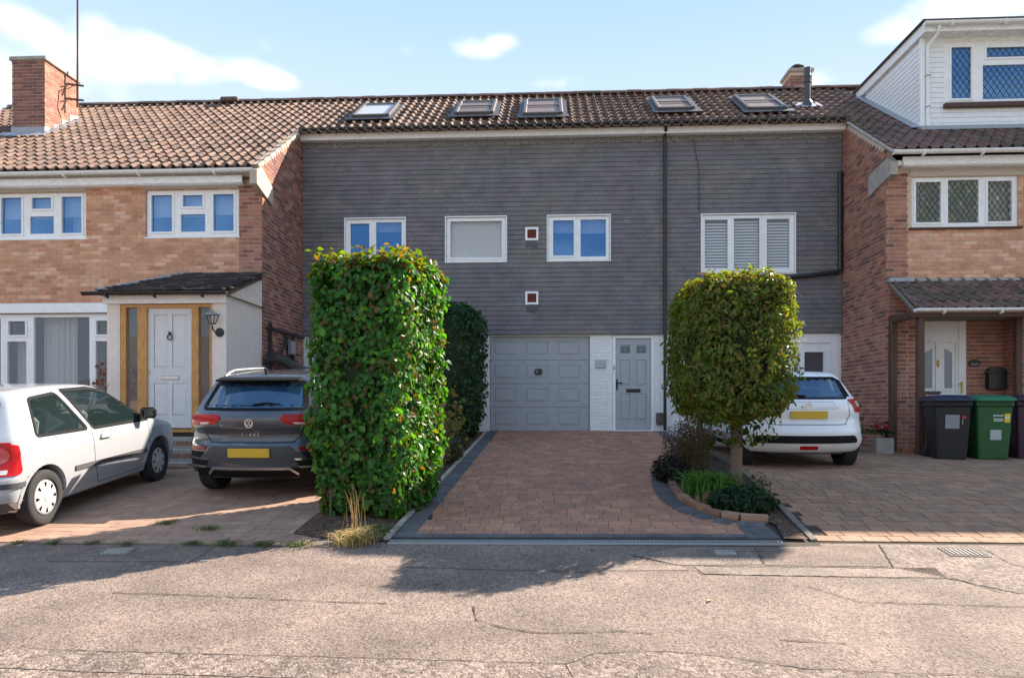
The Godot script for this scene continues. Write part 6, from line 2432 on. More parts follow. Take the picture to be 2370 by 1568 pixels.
# surface of the body, drawn as smooth nets; cells inside a window outline are left open
func car_body(s: CarShape, height: float, width: float, cell: float, open: Array) -> MB:
	var x0 := -width * .5 - .05
	var nx := int((width + .1) / cell) + 1
	var y0 := s.bot - .06
	var ny := int((height - y0 + .08) / cell) + 1
	var z0 := -.06
	var nz := int((s.L + .12) / cell) + 1
	var val := PackedFloat32Array()
	val.resize((nx + 1) * (ny + 1) * (nz + 1))
	val.fill(9.0)
	var B := 5
	for bx in range(0, nx + 1, B):
		for by in range(0, ny + 1, B):
			for bz in range(0, nz + 1, B):
				var c := s.f(x0 + (bx + B * .5) * cell, y0 + (by + B * .5) * cell, z0 + (bz + B * .5) * cell)
				var far := absf(c) > cell * B * 1.35
				for i in range(bx, mini(bx + B, nx + 1)):
					for j in range(by, mini(by + B, ny + 1)):
						var base := (i * (ny + 1) + j) * (nz + 1)
						for k in range(bz, mini(bz + B, nz + 1)):
							val[base + k] = c if far else s.f(x0 + i * cell, y0 + j * cell, z0 + k * cell)
	var sx := (ny + 1) * (nz + 1)
	var sy := nz + 1
	var vid := {}
	var pos := PackedVector3Array()
	var nor := PackedVector3Array()
	for i in nx:
		for j in ny:
			for k in nz:
				var b := i * sx + j * sy + k
				var neg := 0
				for o in 8:
					if val[b + (sx if o & 1 else 0) + (sy if o & 2 else 0) + (1 if o & 4 else 0)] < 0: neg += 1
				if neg == 0 or neg == 8: continue
				var p := Vector3(x0 + (i + .5) * cell, y0 + (j + .5) * cell, z0 + (k + .5) * cell)
				var g := Vector3.ZERO
				for it in 2:
					g = s.grad(p)
					var l2 := maxf(g.length_squared(), .05)
					var st := g * (s.f(p.x, p.y, p.z) / l2)
					if st.length() > cell: st = st.normalized() * cell
					p -= st
				vid[b] = pos.size()
				pos.append(p)
				nor.append(g.normalized())
	var mb := MB.new()
	var emit := func(a: int, b: int, c: int, d: int, out: bool) -> void:
		if not (vid.has(a) and vid.has(b) and vid.has(c) and vid.has(d)): return
		var ia: int = vid[a]
		var ib: int = vid[b]
		var ic: int = vid[c]
		var id: int = vid[d]
		var m := (pos[ia] + pos[ib] + pos[ic] + pos[id]) * .25
		var nm := nor[ia] + nor[ic]
		for w in open:
			var md: String = w[0]
			var q := Vector2(m.x, m.y)
			if md == "S" or md == "L": q = Vector2(m.z, m.y)
			elif md == "T": q = Vector2(m.x, m.z)
			if md == "S" and nm.x < .3 or md == "L" and nm.x > -.3 or md == "R" and nm.z > -.3 or md == "F" and nm.z < .2 and nm.y < .3: continue
			if md == "F" and m.z < s.L * .5 or md == "R" and m.z > s.L * .5: continue
			if Geometry2D.is_point_in_polygon(q, w[1]): return
		var A := flip(pos[ia])
		var Bq := flip(pos[ib])
		var C := flip(pos[ic])
		var D := flip(pos[id])
		mb.qn(A, Bq, C, D, flip(nor[ia]), flip(nor[ib]), flip(nor[ic]), flip(nor[id]))
	for i in range(1, nx):
		for j in range(1, ny):
			for k in range(1, nz):
				var b := i * sx + j * sy + k
				var v := val[b] < 0
				if v != (val[b + sx] < 0): emit.call(b - sy - 1, b - 1, b, b - sy, v)
				if v != (val[b + sy] < 0): emit.call(b - sx - 1, b - 1, b, b - sx, v)
				if v != (val[b + 1] < 0): emit.call(b - sx - sy, b - sy, b, b - sx, v)
	return mb


func poly2(pts: Array) -> PackedVector2Array:
	var o := PackedVector2Array()
	for p in pts: o.append(Vector2(p[0], p[1]))
	return o


# rounds the corners of an outline
func rounded(p: PackedVector2Array, r: float, n := 4) -> PackedVector2Array:
	var o := PackedVector2Array()
	var k := p.size()
	for i in k:
		var a := p[posmod(i - 1, k)]
		var b := p[i]
		var c := p[(i + 1) % k]
		var d := minf(r, minf(a.distance_to(b), b.distance_to(c)) * .45)
		var u := b + (a - b).normalized() * d
		var w := b + (c - b).normalized() * d
		for j in n + 1:
			var t := float(j) / n
			o.append(u.lerp(b, t).lerp(b.lerp(w, t), t))
	return o


# a piece laid on the body: outline in the mode's plane, off = how far proud, with an edge reaching thick inwards
func on_body(s: CarShape, mode: String, poly: PackedVector2Array, off: float, thick: float, mb: MB, cell := .06) -> void:
	if Geometry2D.is_polygon_clockwise(poly):
		poly = poly.duplicate()
		poly.reverse()
	var memo := {}
	var at := func(q: Vector2) -> Array:
		var key := Vector2i(roundi(q.x * 5000), roundi(q.y * 5000))
		if not memo.has(key):
			var h := s.hit(mode, q.x, q.y)
			var g := s.grad(h)
			g = g.normalized() if g.length() > .01 else Vector3.UP
			memo[key] = [flip(h + g * off), flip(g), flip(h - g * thick)]
		return memo[key]
	var lo := poly[0]
	var hi := poly[0]
	for q in poly:
		lo = lo.min(q)
		hi = hi.max(q)
	for i in range(floori(lo.x / cell), ceili(hi.x / cell)):
		for j in range(floori(lo.y / cell), ceili(hi.y / cell)):
			var sq := PackedVector2Array([Vector2(i, j) * cell, Vector2(i + 1, j) * cell, Vector2(i + 1, j + 1) * cell, Vector2(i, j + 1) * cell])
			for pc in Geometry2D.intersect_polygons(poly, sq):
				var ix := Geometry2D.triangulate_polygon(pc)
				for q in range(0, ix.size(), 3):
					var a: Array = at.call(pc[ix[q]])
					var b: Array = at.call(pc[ix[q + 1]])
					var c: Array = at.call(pc[ix[q + 2]])
					mb.tn(a[0], b[0], c[0], a[1], b[1], c[1])
	for i in poly.size():
		var p := poly[i]
		var q := poly[(i + 1) % poly.size()]
		var k := maxi(1, ceili(p.distance_to(q) / cell))
		for j in k:
			var a: Array = at.call(p.lerp(q, float(j) / k))
			var b: Array = at.call(p.lerp(q, float(j + 1) / k))
			mb.quad(a[0], b[0], b[2], a[2])


func body_line(s: CarShape, mode: String, pts: Array, w: float, off: float, mb: MB, closed := false) -> void:
	var n := pts.size() if closed else pts.size() - 1
	for i in n:
		var a := Vector2(pts[i][0], pts[i][1])
		var e: Array = pts[(i + 1) % pts.size()]
		var b := Vector2(e[0], e[1])
		var dir := (b - a).normalized()
		var sd := dir.orthogonal() * w * .5
		on_body(s, mode, PackedVector2Array([a - sd - dir * w * .3, b - sd + dir * w * .3, b + sd + dir * w * .3, a + sd - dir * w * .3]), off, .006, mb, .08)


func bp(s: CarShape, t: Node3D, called: String, mode: String, pts: Array, m: Material, off := .003, thick := .012, r := .02) -> Node3D:
	var mb := MB.new()
	on_body(s, mode, rounded(poly2(pts), r), off, thick, mb)
	return part(mb, called, m, t, false)


func mirror(pts: Array) -> Array:
	var o := []
	for p in pts: o.append([-p[0], p[1]])
	return o


func ring_around(s: CarShape, t: Node3D, called: String, mode: String, pts: Array, w: float, m: Material, r := .03) -> void:
	# rubber strip round a window outline, hides the cut edge of the sheet metal
	var mb := MB.new()
	var p := rounded(poly2(pts), r)
	var q := Geometry2D.offset_polygon(p, w)[0]
	var inner := Geometry2D.offset_polygon(p, -w)[0]
	for i in q.size():
		var a := q[i]
		var b := q[(i + 1) % q.size()]
		# nearest points of the inner outline
		var ia := near_on(inner, a)
		var ib := near_on(inner, b)
		on_body(s, mode, PackedVector2Array([a, b, ib, ia]) if ia.distance_to(ib) > 1e-4 else PackedVector2Array([a, b, ib]), .0045, .02, mb, .12)
	part(mb, called, m, t, false)


func near_on(poly: PackedVector2Array, p: Vector2) -> Vector2:
	var best := poly[0]
	var bd := 1e9
	for i in poly.size():
		var c := Geometry2D.get_closest_point_to_segment(p, poly[i], poly[(i + 1) % poly.size()])
		if c.distance_to(p) < bd:
			bd = c.distance_to(p)
			best = c
	return best


func wheel(t: Node3D, x: float, z: float, r: float, w: float, kind: String) -> void:
	# axis along x; the outer face looks away from the car
	var sg := signf(x)
	var o := Vector3(x, r, -z)
	var tr := Transform3D(Basis(Vector3(0, 0, 1), Vector3(sg, 0, 0), Vector3(0, sg, 0)), o)
	var ri := r * .665
	var m := MB.new()
	m.lathe(PackedVector2Array([Vector2(ri, -w * .5), Vector2(r * .93, -w * .5), Vector2(r, -w * .38), Vector2(r, w * .36), Vector2(r * .975, w * .44), Vector2(r * .92, w * .49), Vector2(r * .80, w * .5), Vector2(ri * 1.04, w * .47), Vector2(ri, w * .42)]), tr, 40)
	var wo := part(m, "wheel", M["rubber"], t, false)
	var rim := MB.new()
	rim.lathe(PackedVector2Array([Vector2(ri, -w * .5), Vector2(ri, w * .40), Vector2(ri * .95, w * .44), Vector2(ri * .90, w * .40)]), tr, 40)
	rim.lathe(PackedVector2Array([Vector2(0, -w * .1), Vector2(ri, -w * .1)]), tr, 30)
	part(rim, "rim", mat("dark wheel", lin(.03, .03, .032), .6), wo, false)
	var cv := MB.new()
	if kind == "cover":
		# silver cover with seven wedge openings
		cv.lathe(PackedVector2Array([Vector2(ri * .94, w * .40), Vector2(ri * .86, w * .45), Vector2(ri * .84, w * .45)]), tr, 42)
		cv.lathe(PackedVector2Array([Vector2(ri * .58, w * .47), Vector2(ri * .22, w * .50), Vector2(ri * .2, w * .53), Vector2(0, w * .54)]), tr, 42)
		for i in 8:
			var a0 := TAU * (i + .17) / 8
			var a1 := TAU * (i + .83) / 8
			var p := func(rad: float, a: float, h: float) -> Vector3: return tr * Vector3(cos(a) * rad, h, sin(a) * rad)
			var st := 4
			for q in st:
				var b0 := lerpf(a0, a1, float(q) / st)
				var b1 := lerpf(a0, a1, float(q + 1) / st)
				var c0 := lerpf(a0 - .06, a1 + .06, float(q) / st)
				var c1 := lerpf(a0 - .06, a1 + .06, float(q + 1) / st)
				cv.quad(p.call(ri * .57, c0, w * .47), p.call(ri * .57, c1, w * .47), p.call(ri * .86, b1, w * .45), p.call(ri * .86, b0, w * .45))
		part(cv, "wheel_cover", mat("cover silver", lin(.55, .54, .52), .4, {"metal": .3}), wo, false)
	else:
		for i in 5:
			var a := TAU * i / 5
			var d := tr.basis * Vector3(cos(a), 0, sin(a))
			cv.bar(o + tr.basis.y * w * .36 + d * ri * .1, o + tr.basis.y * w * .42 + d * ri * .92, .05, .03, tr.basis.y)
		cv.lathe(PackedVector2Array([Vector2(ri * .28, w * .34), Vector2(ri * .24, w * .44), Vector2(0, w * .45)]), tr, 20)
		part(cv, "spokes", M["brushed metal"], wo, false)


func seats(t: Node3D, xs: Array, zs: Array, y: float, m: Material) -> void:
	for z: float in zs:
		for x: float in xs:
			var b := MB.new()
			b.cbox(Vector3(x - .24, y, -z - .25), Vector3(x + .24, y + .14, -z + .25), .04)
			b.cbox(Vector3(-.24, 0, -.06), Vector3(.24, .58, .06), .05, Transform3D(Basis(Vector3.RIGHT, -.25).rotated(Vector3.UP, 0), Vector3(x, y + .1, -z + .24)))
			var so := part(b, "seat", m, t, false)
			var h := MB.new()
			h.cbox(Vector3(x - .13, y + .70, -z + .36), Vector3(x + .13, y + .88, -z + .46), .04)
			part(h, "headrest", m, so, false)


func plate(s: CarShape, t: Node3D, x: float, y: float, w: float, h: float, off: float, tilt := 0.0) -> void:
	var p := s.hit("R", x, y)
	var m := MB.new()
	m.cbox(Vector3(-w * .5, -h * .5, -.006), Vector3(w * .5, h * .5, .006), .004, Transform3D(Basis(Vector3.RIGHT, tilt), flip(p + Vector3(0, 0, -off))))
	part(m, "number_plate", mat("yellow plate", lin(.62, .40, .03), .45), t, false)


func cars() -> void:
	var trim := mat("car trim", lin(.014, .014, .016), .7, {"spec": .2})
	var seatm := mat("seat cloth", lin(.05, .052, .058), .95)
	var red := mat("lamp red", lin(.42, .006, .008), .2, {"spec": .4})
	var clear := mat("lamp clear", lin(.62, .60, .58), .12, {"coat": 1.0})
	var amber := mat("lamp dark red", lin(.20, .006, .008), .25, {"spec": .4})
	crossover(trim, seatm, red, clear, amber)
	white_hatch(trim, seatm, red, clear)
	silver_hatch(trim, seatm, red, clear, amber)


func crossover(trim: Material, seatm: Material, red: Material, clear: Material, amber: Material) -> void:
	var t := thing("parked_car", "dark grey crossover car parked between the porch and the tall hedge", "car", gp(-3.66, 8.75) + Vector3(0, 0, .35), "cars parked on the drives")
	t.position = P(-3.66, gy(-3.66, 9.1) - .055, 8.42)
	t.rotation.x = atan(.085)
	var paint := mat("grey paint", lin(.060, .070, .088), .35, {"metal": .35, "coat": 1.0})
	var s := CarShape.new()
	s.L = 4.23
	s.tw = CarShape.table([[0, .86], [.25, .90], [.7, .91], [1.4, .90], [2.6, .90], [3.4, .905], [3.9, .86], [4.3, .78]], 440)
	s.ty = CarShape.table([[0, .06], [.25, .05], [.4, .02], [.62, .0], [.80, .0], [.95, .03], [1.02, .055], [1.2, .13], [1.4, .235], [1.52, .31], [1.7, .42]], 180)
	s.tz = CarShape.table([[0, 1.47], [.3, 1.505], [.8, 1.555], [1.4, 1.575], [2.0, 1.56], [2.35, 1.50], [3.05, 1.06], [3.3, 1.02], [3.9, .93], [4.1, .86], [4.3, .75]], 440)
	s.tr = CarShape.table([[0, .22], [.22, .16], [.33, .05], [.42, .005], [.55, .0], [.66, .02], [.74, .07], [.80, .075], [.90, .045], [1.0, .035], [1.06, .06], [1.12, .11], [1.2, .19], [1.34, .33], [1.46, .45], [1.56, .58], [1.7, .8]], 180)
	s.tf = CarShape.table([[0, 4.05], [.3, 4.20], [.6, 4.23], [.9, 4.17], [1.1, 4.0], [1.7, 3.9]], 180)
	s.bot = .27
	s.wz = [.80, 3.39]
	s.wr = .385
	s.wy = .345
	s.well = .58
	var rw := [[-.64, 1.135], [.64, 1.135], [.56, 1.425], [-.56, 1.425]]
	var sw := [[.72, 1.08], [3.0, 1.05], [2.35, 1.44], [1.3, 1.475], [.95, 1.40]]
	var opens := [["R", rounded(poly2(rw), .04)], ["S", rounded(poly2(sw), .05)], ["L", rounded(poly2(sw), .05)], ["F", poly2([[-.6, 1.09], [.6, 1.09], [.52, 1.46], [-.52, 1.46]])]]
	part(car_body(s, 1.6, 1.84, .03, opens), "body", paint, t, false)
	bp(s, t, "rear_window", "R", rw, M["car glass"], .004, .01, .04)
	ring_around(s, t, "window_seal", "R", rw, .032, trim, .04)
	for md: String in ["S", "L"]:
		bp(s, t, "side_window", md, sw, M["car glass"], .004, .01, .05)
		ring_around(s, t, "window_seal", md, sw, .018, trim, .05)
	bp(s, t, "windscreen", "F", [[-.6, 1.09], [.6, 1.09], [.52, 1.46], [-.52, 1.46]], M["car glass"], .004)
	# roof spoiler, dark underneath
	var sp := MB.new()
	sp.cbox(Vector3(-.54, -.012, -.10), Vector3(.54, .012, .09), .010, Transform3D(Basis(Vector3.RIGHT, .16), flip(Vector3(0, 1.478, .40))))
	part(sp, "spoiler", trim, t, false)
	# lamps wrap round the corners
	for q: float in [-1.0, 1.0]:
		var lm := [[q * .87, 1.05], [q * .40, 1.055], [q * .37, 1.00], [q * .45, .94], [q * .62, .93], [q * .86, .90]]
		bp(s, t, "tail_lamp", "R", lm, red, .012, .02, .015)
		bp(s, t, "reverse_lamp", "R", [[q * .52, .965], [q * .66, .96], [q * .66, .935], [q * .54, .945]], clear, .015, .015, .008)
		bp(s, t, "reflector", "R", [[q * .86, .655], [q * .57, .66], [q * .60, .615], [q * .86, .60]], amber, .008, .015, .008)
		bp(s, t, "lower_recess", "R", [[q * .88, .59], [q * .60, .60], [q * .70, .50], [q * .88, .50]], trim, .004, .012, .01)
		bp(s, t, "exhaust_surround", "R", [[q * .88, .505], [q * .54, .50], [q * .60, .405], [q * .86, .40]], trim, .006, .02, .02)
		bp(s, t, "exhaust_trim", "R", [[q * .88, .525], [q * .53, .52], [q * .56, .495], [q * .88, .50]], M["chrome"], .012, .02, .008)
		bp(s, t, "exhaust_trim", "R", [[q * .86, .42], [q * .57, .425], [q * .60, .40], [q * .84, .395]], M["brushed metal"], .010, .02, .008)
		var lip := MB.new()
		body_line(s, "S" if q > 0 else "L", [[.36, .33], [.42, .52], [.55, .66], [.80, .745], [1.05, .66], [1.18, .52], [1.24, .33]], .06, .012, lip)
		body_line(s, "S" if q > 0 else "L", [[1.2, .34], [3.0, .34]], .14, .010, lip)
		part(lip, "arch_trim", trim, t, false)
	# bumper insert round the plate, lower lip and bright strip
	bp(s, t, "bumper_insert", "R", [[-.50, .67], [.50, .67], [.64, .54], [.52, .46], [-.52, .46], [-.64, .54]], mat("bumper grey", lin(.045, .046, .05), .6), .004, .01, .03)
	bp(s, t, "bumper_lip", "R", [[-.80, .40], [.80, .40], [.76, .28], [-.76, .28]], trim, .006, .02, .03)
	var st := MB.new()
	body_line(s, "R", [[-.56, .325], [-.48, .40], [.48, .40], [.56, .325]], .026, .016, st)
	part(st, "bumper_strip", M["brushed metal"], t, false)
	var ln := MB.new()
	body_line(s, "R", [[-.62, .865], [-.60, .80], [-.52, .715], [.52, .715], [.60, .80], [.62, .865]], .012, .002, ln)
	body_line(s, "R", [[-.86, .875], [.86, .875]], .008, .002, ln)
	part(ln, "tailgate_gap", M["gap shade"], t, false)  # flat dark strips stand for the shade in the tailgate seam
	plate(s, t, 0, .595, .52, .112, .016)
	# emblem: ring with the V over W strokes
	var ec := flip(s.hit("R", 0, .955)) + Vector3(0, 0, .008)
	var em := MB.new()
	for i in 24:
		var a := TAU * i / 24
		var b := TAU * (i + 1) / 24
		em.bar(ec + Vector3(cos(a), sin(a), 0) * .05, ec + Vector3(cos(b), sin(b), 0) * .05, .010, .010, Vector3.BACK)
	var vw := [[[-.022, .040], [0, .004]], [[0, .004], [.022, .040]], [[-.044, .014], [-.020, -.038]], [[-.020, -.038], [0, -.004]], [[0, -.004], [.020, -.038]], [[.020, -.038], [.044, .014]]]
	for q in vw: em.bar(ec + Vector3(q[0][0], q[0][1], 0), ec + Vector3(q[1][0], q[1][1], 0), .010, .008, Vector3.BACK)
	part(em, "emblem", M["chrome"], t, false)
	# model letters
	var tx := "T-ROC"
	for i in 5:
		var tm := TextMesh.new()
		tm.text = tx[i]
		tm.font_size = 16
		tm.pixel_size = .0024
		tm.depth = .004
		var o := MeshInstance3D.new()
		o.mesh = tm
		o.name = "letter"
		o.material_override = M["chrome"]
		t.add_child(o, true)
		o.position = flip(s.hit("R", -.10 + i * .05, .81)) + Vector3(0, 0, .006)
	var wp := MB.new()
	wp.tube(PackedVector3Array([flip(s.hit("R", .02, 1.175)) + Vector3(0, 0, .025), flip(s.hit("R", .16, 1.195)) + Vector3(0, 0, .02), flip(s.hit("R", .34, 1.18)) + Vector3(0, 0, .015)]), .013, .008, 6)
	part(wp, "wiper", trim, t, false)
	# roof rails and aerial
	for q: float in [-1.0, 1.0]:
		var rr := MB.new()
		var pts := PackedVector3Array()
		for i in 13:
			var u := i / 12.0
			var z := lerpf(.62, 2.15, u)
			var h := s.hit("T", q * .55, z)
			pts.append(flip(h + Vector3(0, .045 * minf(1.0, minf(u, 1 - u) * 7.0) - .004, 0)))
		rr.tube(pts, .020, .020, 8)
		part(rr, "roof_rail", M["brushed metal"], t, false)
	var an := MB.new()
	an.tube(PackedVector3Array([flip(s.hit("T", 0, .62)) - Vector3(0, .01, 0), flip(s.hit("T", 0, .56)) + Vector3(0, .09, 0)]), .02, .005, 6)
	part(an, "aerial", trim, t, false)
	for q in [[-.80, .80], [.80, .80], [-.80, 3.39], [.80, 3.39]]: wheel(t, q[0], q[1], .335, .215, "alloy")
	under(t, s, .34, .56)
	seats(t, [-.36, .36], [1.35, 2.25], .56, seatm)
	mirrors(s, t, 2.75, 1.08, paint, trim)


func under(t: Node3D, s: CarShape, y: float, hw: float) -> void:
	# dark floor, wheel houses and axle between the wheels
	var m := MB.new()
	m.box(Vector3(-hw, s.bot - .02, -s.L + .3), Vector3(hw, y, -.22))
	part(m, "underbody", M["black plastic"], t, false)
	var f := MB.new()
	f.box(Vector3(-hw - .2, y + .1, -s.L + 1.0), Vector3(hw + .2, y + .13, -.35))
	part(f, "cabin_floor", M["floor mat"], t, false)


func mirrors(s: CarShape, t: Node3D, z: float, y: float, shell_m: Material, glass_edge: Material) -> void:
	for q: float in [-1.0, 1.0]:
		var h := s.hit("S" if q > 0 else "L", z, y)
		var m := MB.new()
		var o := flip(h + Vector3(q * .13, .04, 0))
		m.cbox(Vector3(-.10, -.075, -.05), Vector3(.10, .075, .05), .035, Transform3D(Basis(Vector3.UP, q * .12), o))
		m.bar(flip(h - Vector3(q * .02, 0, 0)), o, .05, .04)
		var mo := part(m, "door_mirror", shell_m, t, false)
		var g := MB.new()
		g.box(o + Vector3(-.085, -.06, .046), o + Vector3(.085, .06, .054))
		part(g, "mirror_glass", M["dark glass"], mo, false)


func white_hatch(trim: Material, seatm: Material, red: Material, clear: Material) -> void:
	var t := thing("parked_car", "white hatchback parked beside the red brick gable behind the clipped tree", "car", gp(3.72, 10.2), "cars parked on the drives")
	t.position = P(3.71, gy(3.71, 10.3) - .012, 10.15)
	t.rotation.x = atan(.035)
	var paint := mat("white paint", lin(.78, .79, .80), .3, {"coat": 1.0})
	var s := CarShape.new()
	s.L = 4.0
	s.tw = CarShape.table([[0, .80], [.25, .85], [.7, .872], [1.4, .86], [2.6, .86], [3.3, .865], [3.7, .80], [4.1, .70]], 420)
	s.ty = CarShape.table([[0, .05], [.3, .03], [.45, .0], [.75, .0], [.88, .02], [1.0, .07], [1.2, .17], [1.36, .27], [1.6, .42]], 180)
	s.tz = CarShape.table([[0, 1.36], [.3, 1.40], [.8, 1.44], [1.4, 1.455], [1.9, 1.44], [2.2, 1.38], [2.9, 1.0], [3.2, .95], [3.7, .84], [3.9, .76], [4.1, .6]], 420)
	s.tr = CarShape.table([[0, .22], [.25, .12], [.33, .05], [.42, .0], [.55, .0], [.64, .04], [.72, .075], [.85, .07], [.95, .09], [1.02, .14], [1.1, .24], [1.25, .38], [1.38, .50], [1.6, .8]], 180)
	s.tf = CarShape.table([[0, 3.85], [.3, 3.97], [.55, 4.0], [.8, 3.93], [1.0, 3.75], [1.6, 3.6]], 180)
	s.bot = .25
	s.rc = .20
	s.rc4 = .34
	s.wz = [.72, 3.25]
	s.wr = .355
	s.wy = .315
	s.well = .55
	var rw := [[-.60, 1.045], [.60, 1.045], [.54, 1.31], [-.54, 1.31]]
	var sw := [[.95, .99], [2.7, .96], [2.2, 1.31], [1.3, 1.355], [1.05, 1.25]]
	var fw := [[-.56, 1.0], [.56, 1.0], [.48, 1.33], [-.48, 1.33]]
	part(car_body(s, 1.48, 1.76, .03, [["R", rounded(poly2(rw), .04)], ["S", rounded(poly2(sw), .05)], ["L", rounded(poly2(sw), .05)], ["F", poly2(fw)]]), "body", paint, t, false)
	bp(s, t, "rear_window", "R", rw, M["car glass"], .004, .01, .04)
	ring_around(s, t, "window_seal", "R", rw, .025, trim, .04)
	for q: float in [-1.0, 1.0]:
		bp(s, t, "pillar_trim", "R", [[q * .58, 1.05], [q * .68, 1.06], [q * .60, 1.30], [q * .53, 1.315]], trim, .004, .01, .02)
	for md: String in ["S", "L"]:
		bp(s, t, "side_window", md, sw, M["car glass"], .004, .01, .05)
		ring_around(s, t, "window_seal", md, sw, .018, trim, .05)
		bp(s, t, "side_moulding", md, [[1.15, .42], [2.85, .36], [2.85, .44], [1.15, .49]], M["brushed metal"], .008, .01, .02)
		bp(s, t, "sill_trim", md, [[1.12, .27], [2.88, .27], [2.86, .34], [1.14, .34]], trim, .006, .01, .02)
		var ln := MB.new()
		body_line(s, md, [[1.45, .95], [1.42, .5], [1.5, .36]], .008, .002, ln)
		part(ln, "door_gap", M["gap shade"], t, false)  # shade of the door seam, laid on as a dark strip
	arch_lips(s, t, paint)
	bp(s, t, "windscreen", "F", fw, M["car glass"], .004)
	bp(s, t, "spoiler_underside", "R", [[-.53, 1.305], [.53, 1.305], [.51, 1.345], [-.51, 1.345]], trim, .005, .01, .012)
	for q: float in [-1.0, 1.0]:
		# boomerang lamp: red outline round a clear middle
		bp(s, t, "tail_lamp", "R", [[q * .60, 1.015], [q * .80, 1.02], [q * .86, .95], [q * .855, .83], [q * .72, .835], [q * .70, .90]], red, .012, .02, .015)
		bp(s, t, "indicator_lamp", "R", [[q * .72, .985], [q * .825, .99], [q * .82, .92], [q * .76, .905]], clear, .016, .02, .012)
	bp(s, t, "bumper_insert", "R", [[-.68, .505], [.68, .505], [.74, .44], [.73, .395], [-.73, .395], [-.74, .44]], trim, .005, .012, .03)
	bp(s, t, "fog_lamp", "R", [[-.13, .355], [.13, .355], [.12, .305], [-.12, .305]], red, .010, .012, .01)
	var lip := MB.new()
	body_line(s, "R", [[-.74, .385], [-.34, .38], [-.22, .345], [.22, .345], [.34, .38], [.74, .385]], .012, .004, lip)
	part(lip, "bumper_crease", paint, t, false)
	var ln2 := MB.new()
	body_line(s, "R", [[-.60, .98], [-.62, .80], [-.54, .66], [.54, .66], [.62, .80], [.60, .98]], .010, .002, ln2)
	part(ln2, "tailgate_gap", M["gap shade"], t, false)  # seam shade drawn as dark strips on the surface
	var ps := MB.new()
	body_line(s, "R", [[-.40, .885], [.40, .885], [.36, .985], [-.36, .985]], .006, .002, ps, true)
	part(ps, "plate_recess_edge", mat("silver line", lin(.35, .36, .37), .4), t, false)
	plate(s, t, 0, .80, .52, .112, .014)
	var ec := flip(s.hit("R", 0, .93)) + Vector3(0, 0, .008)
	var em := MB.new()
	for i in 20:
		var a := TAU * i / 20
		var b := TAU * (i + 1) / 20
		em.bar(ec + Vector3(cos(a), sin(a), 0) * .042, ec + Vector3(cos(b), sin(b), 0) * .042, .010, .010, Vector3.BACK)
	em.cbox(ec + Vector3(-.055, -.010, -.004), ec + Vector3(.055, .010, .004), .003)
	part(em, "emblem", M["chrome"], t, false)
	var wp := MB.new()
	wp.tube(PackedVector3Array([flip(s.hit("R", -.02, 1.06)) + Vector3(0, 0, .025), flip(s.hit("R", -.2, 1.09)) + Vector3(0, 0, .02), flip(s.hit("R", -.36, 1.07)) + Vector3(0, 0, .015)]), .018, .008, 6)
	part(wp, "wiper", trim, t, false)
	for q in [[-.76, .72], [.76, .72], [-.76, 3.25], [.76, 3.25]]: wheel(t, q[0], q[1], .31, .20, "alloy")
	under(t, s, .32, .54)
	seats(t, [-.34, .34], [1.3, 2.1], .5, seatm)
	mirrors(s, t, 2.5, .98, paint, trim)


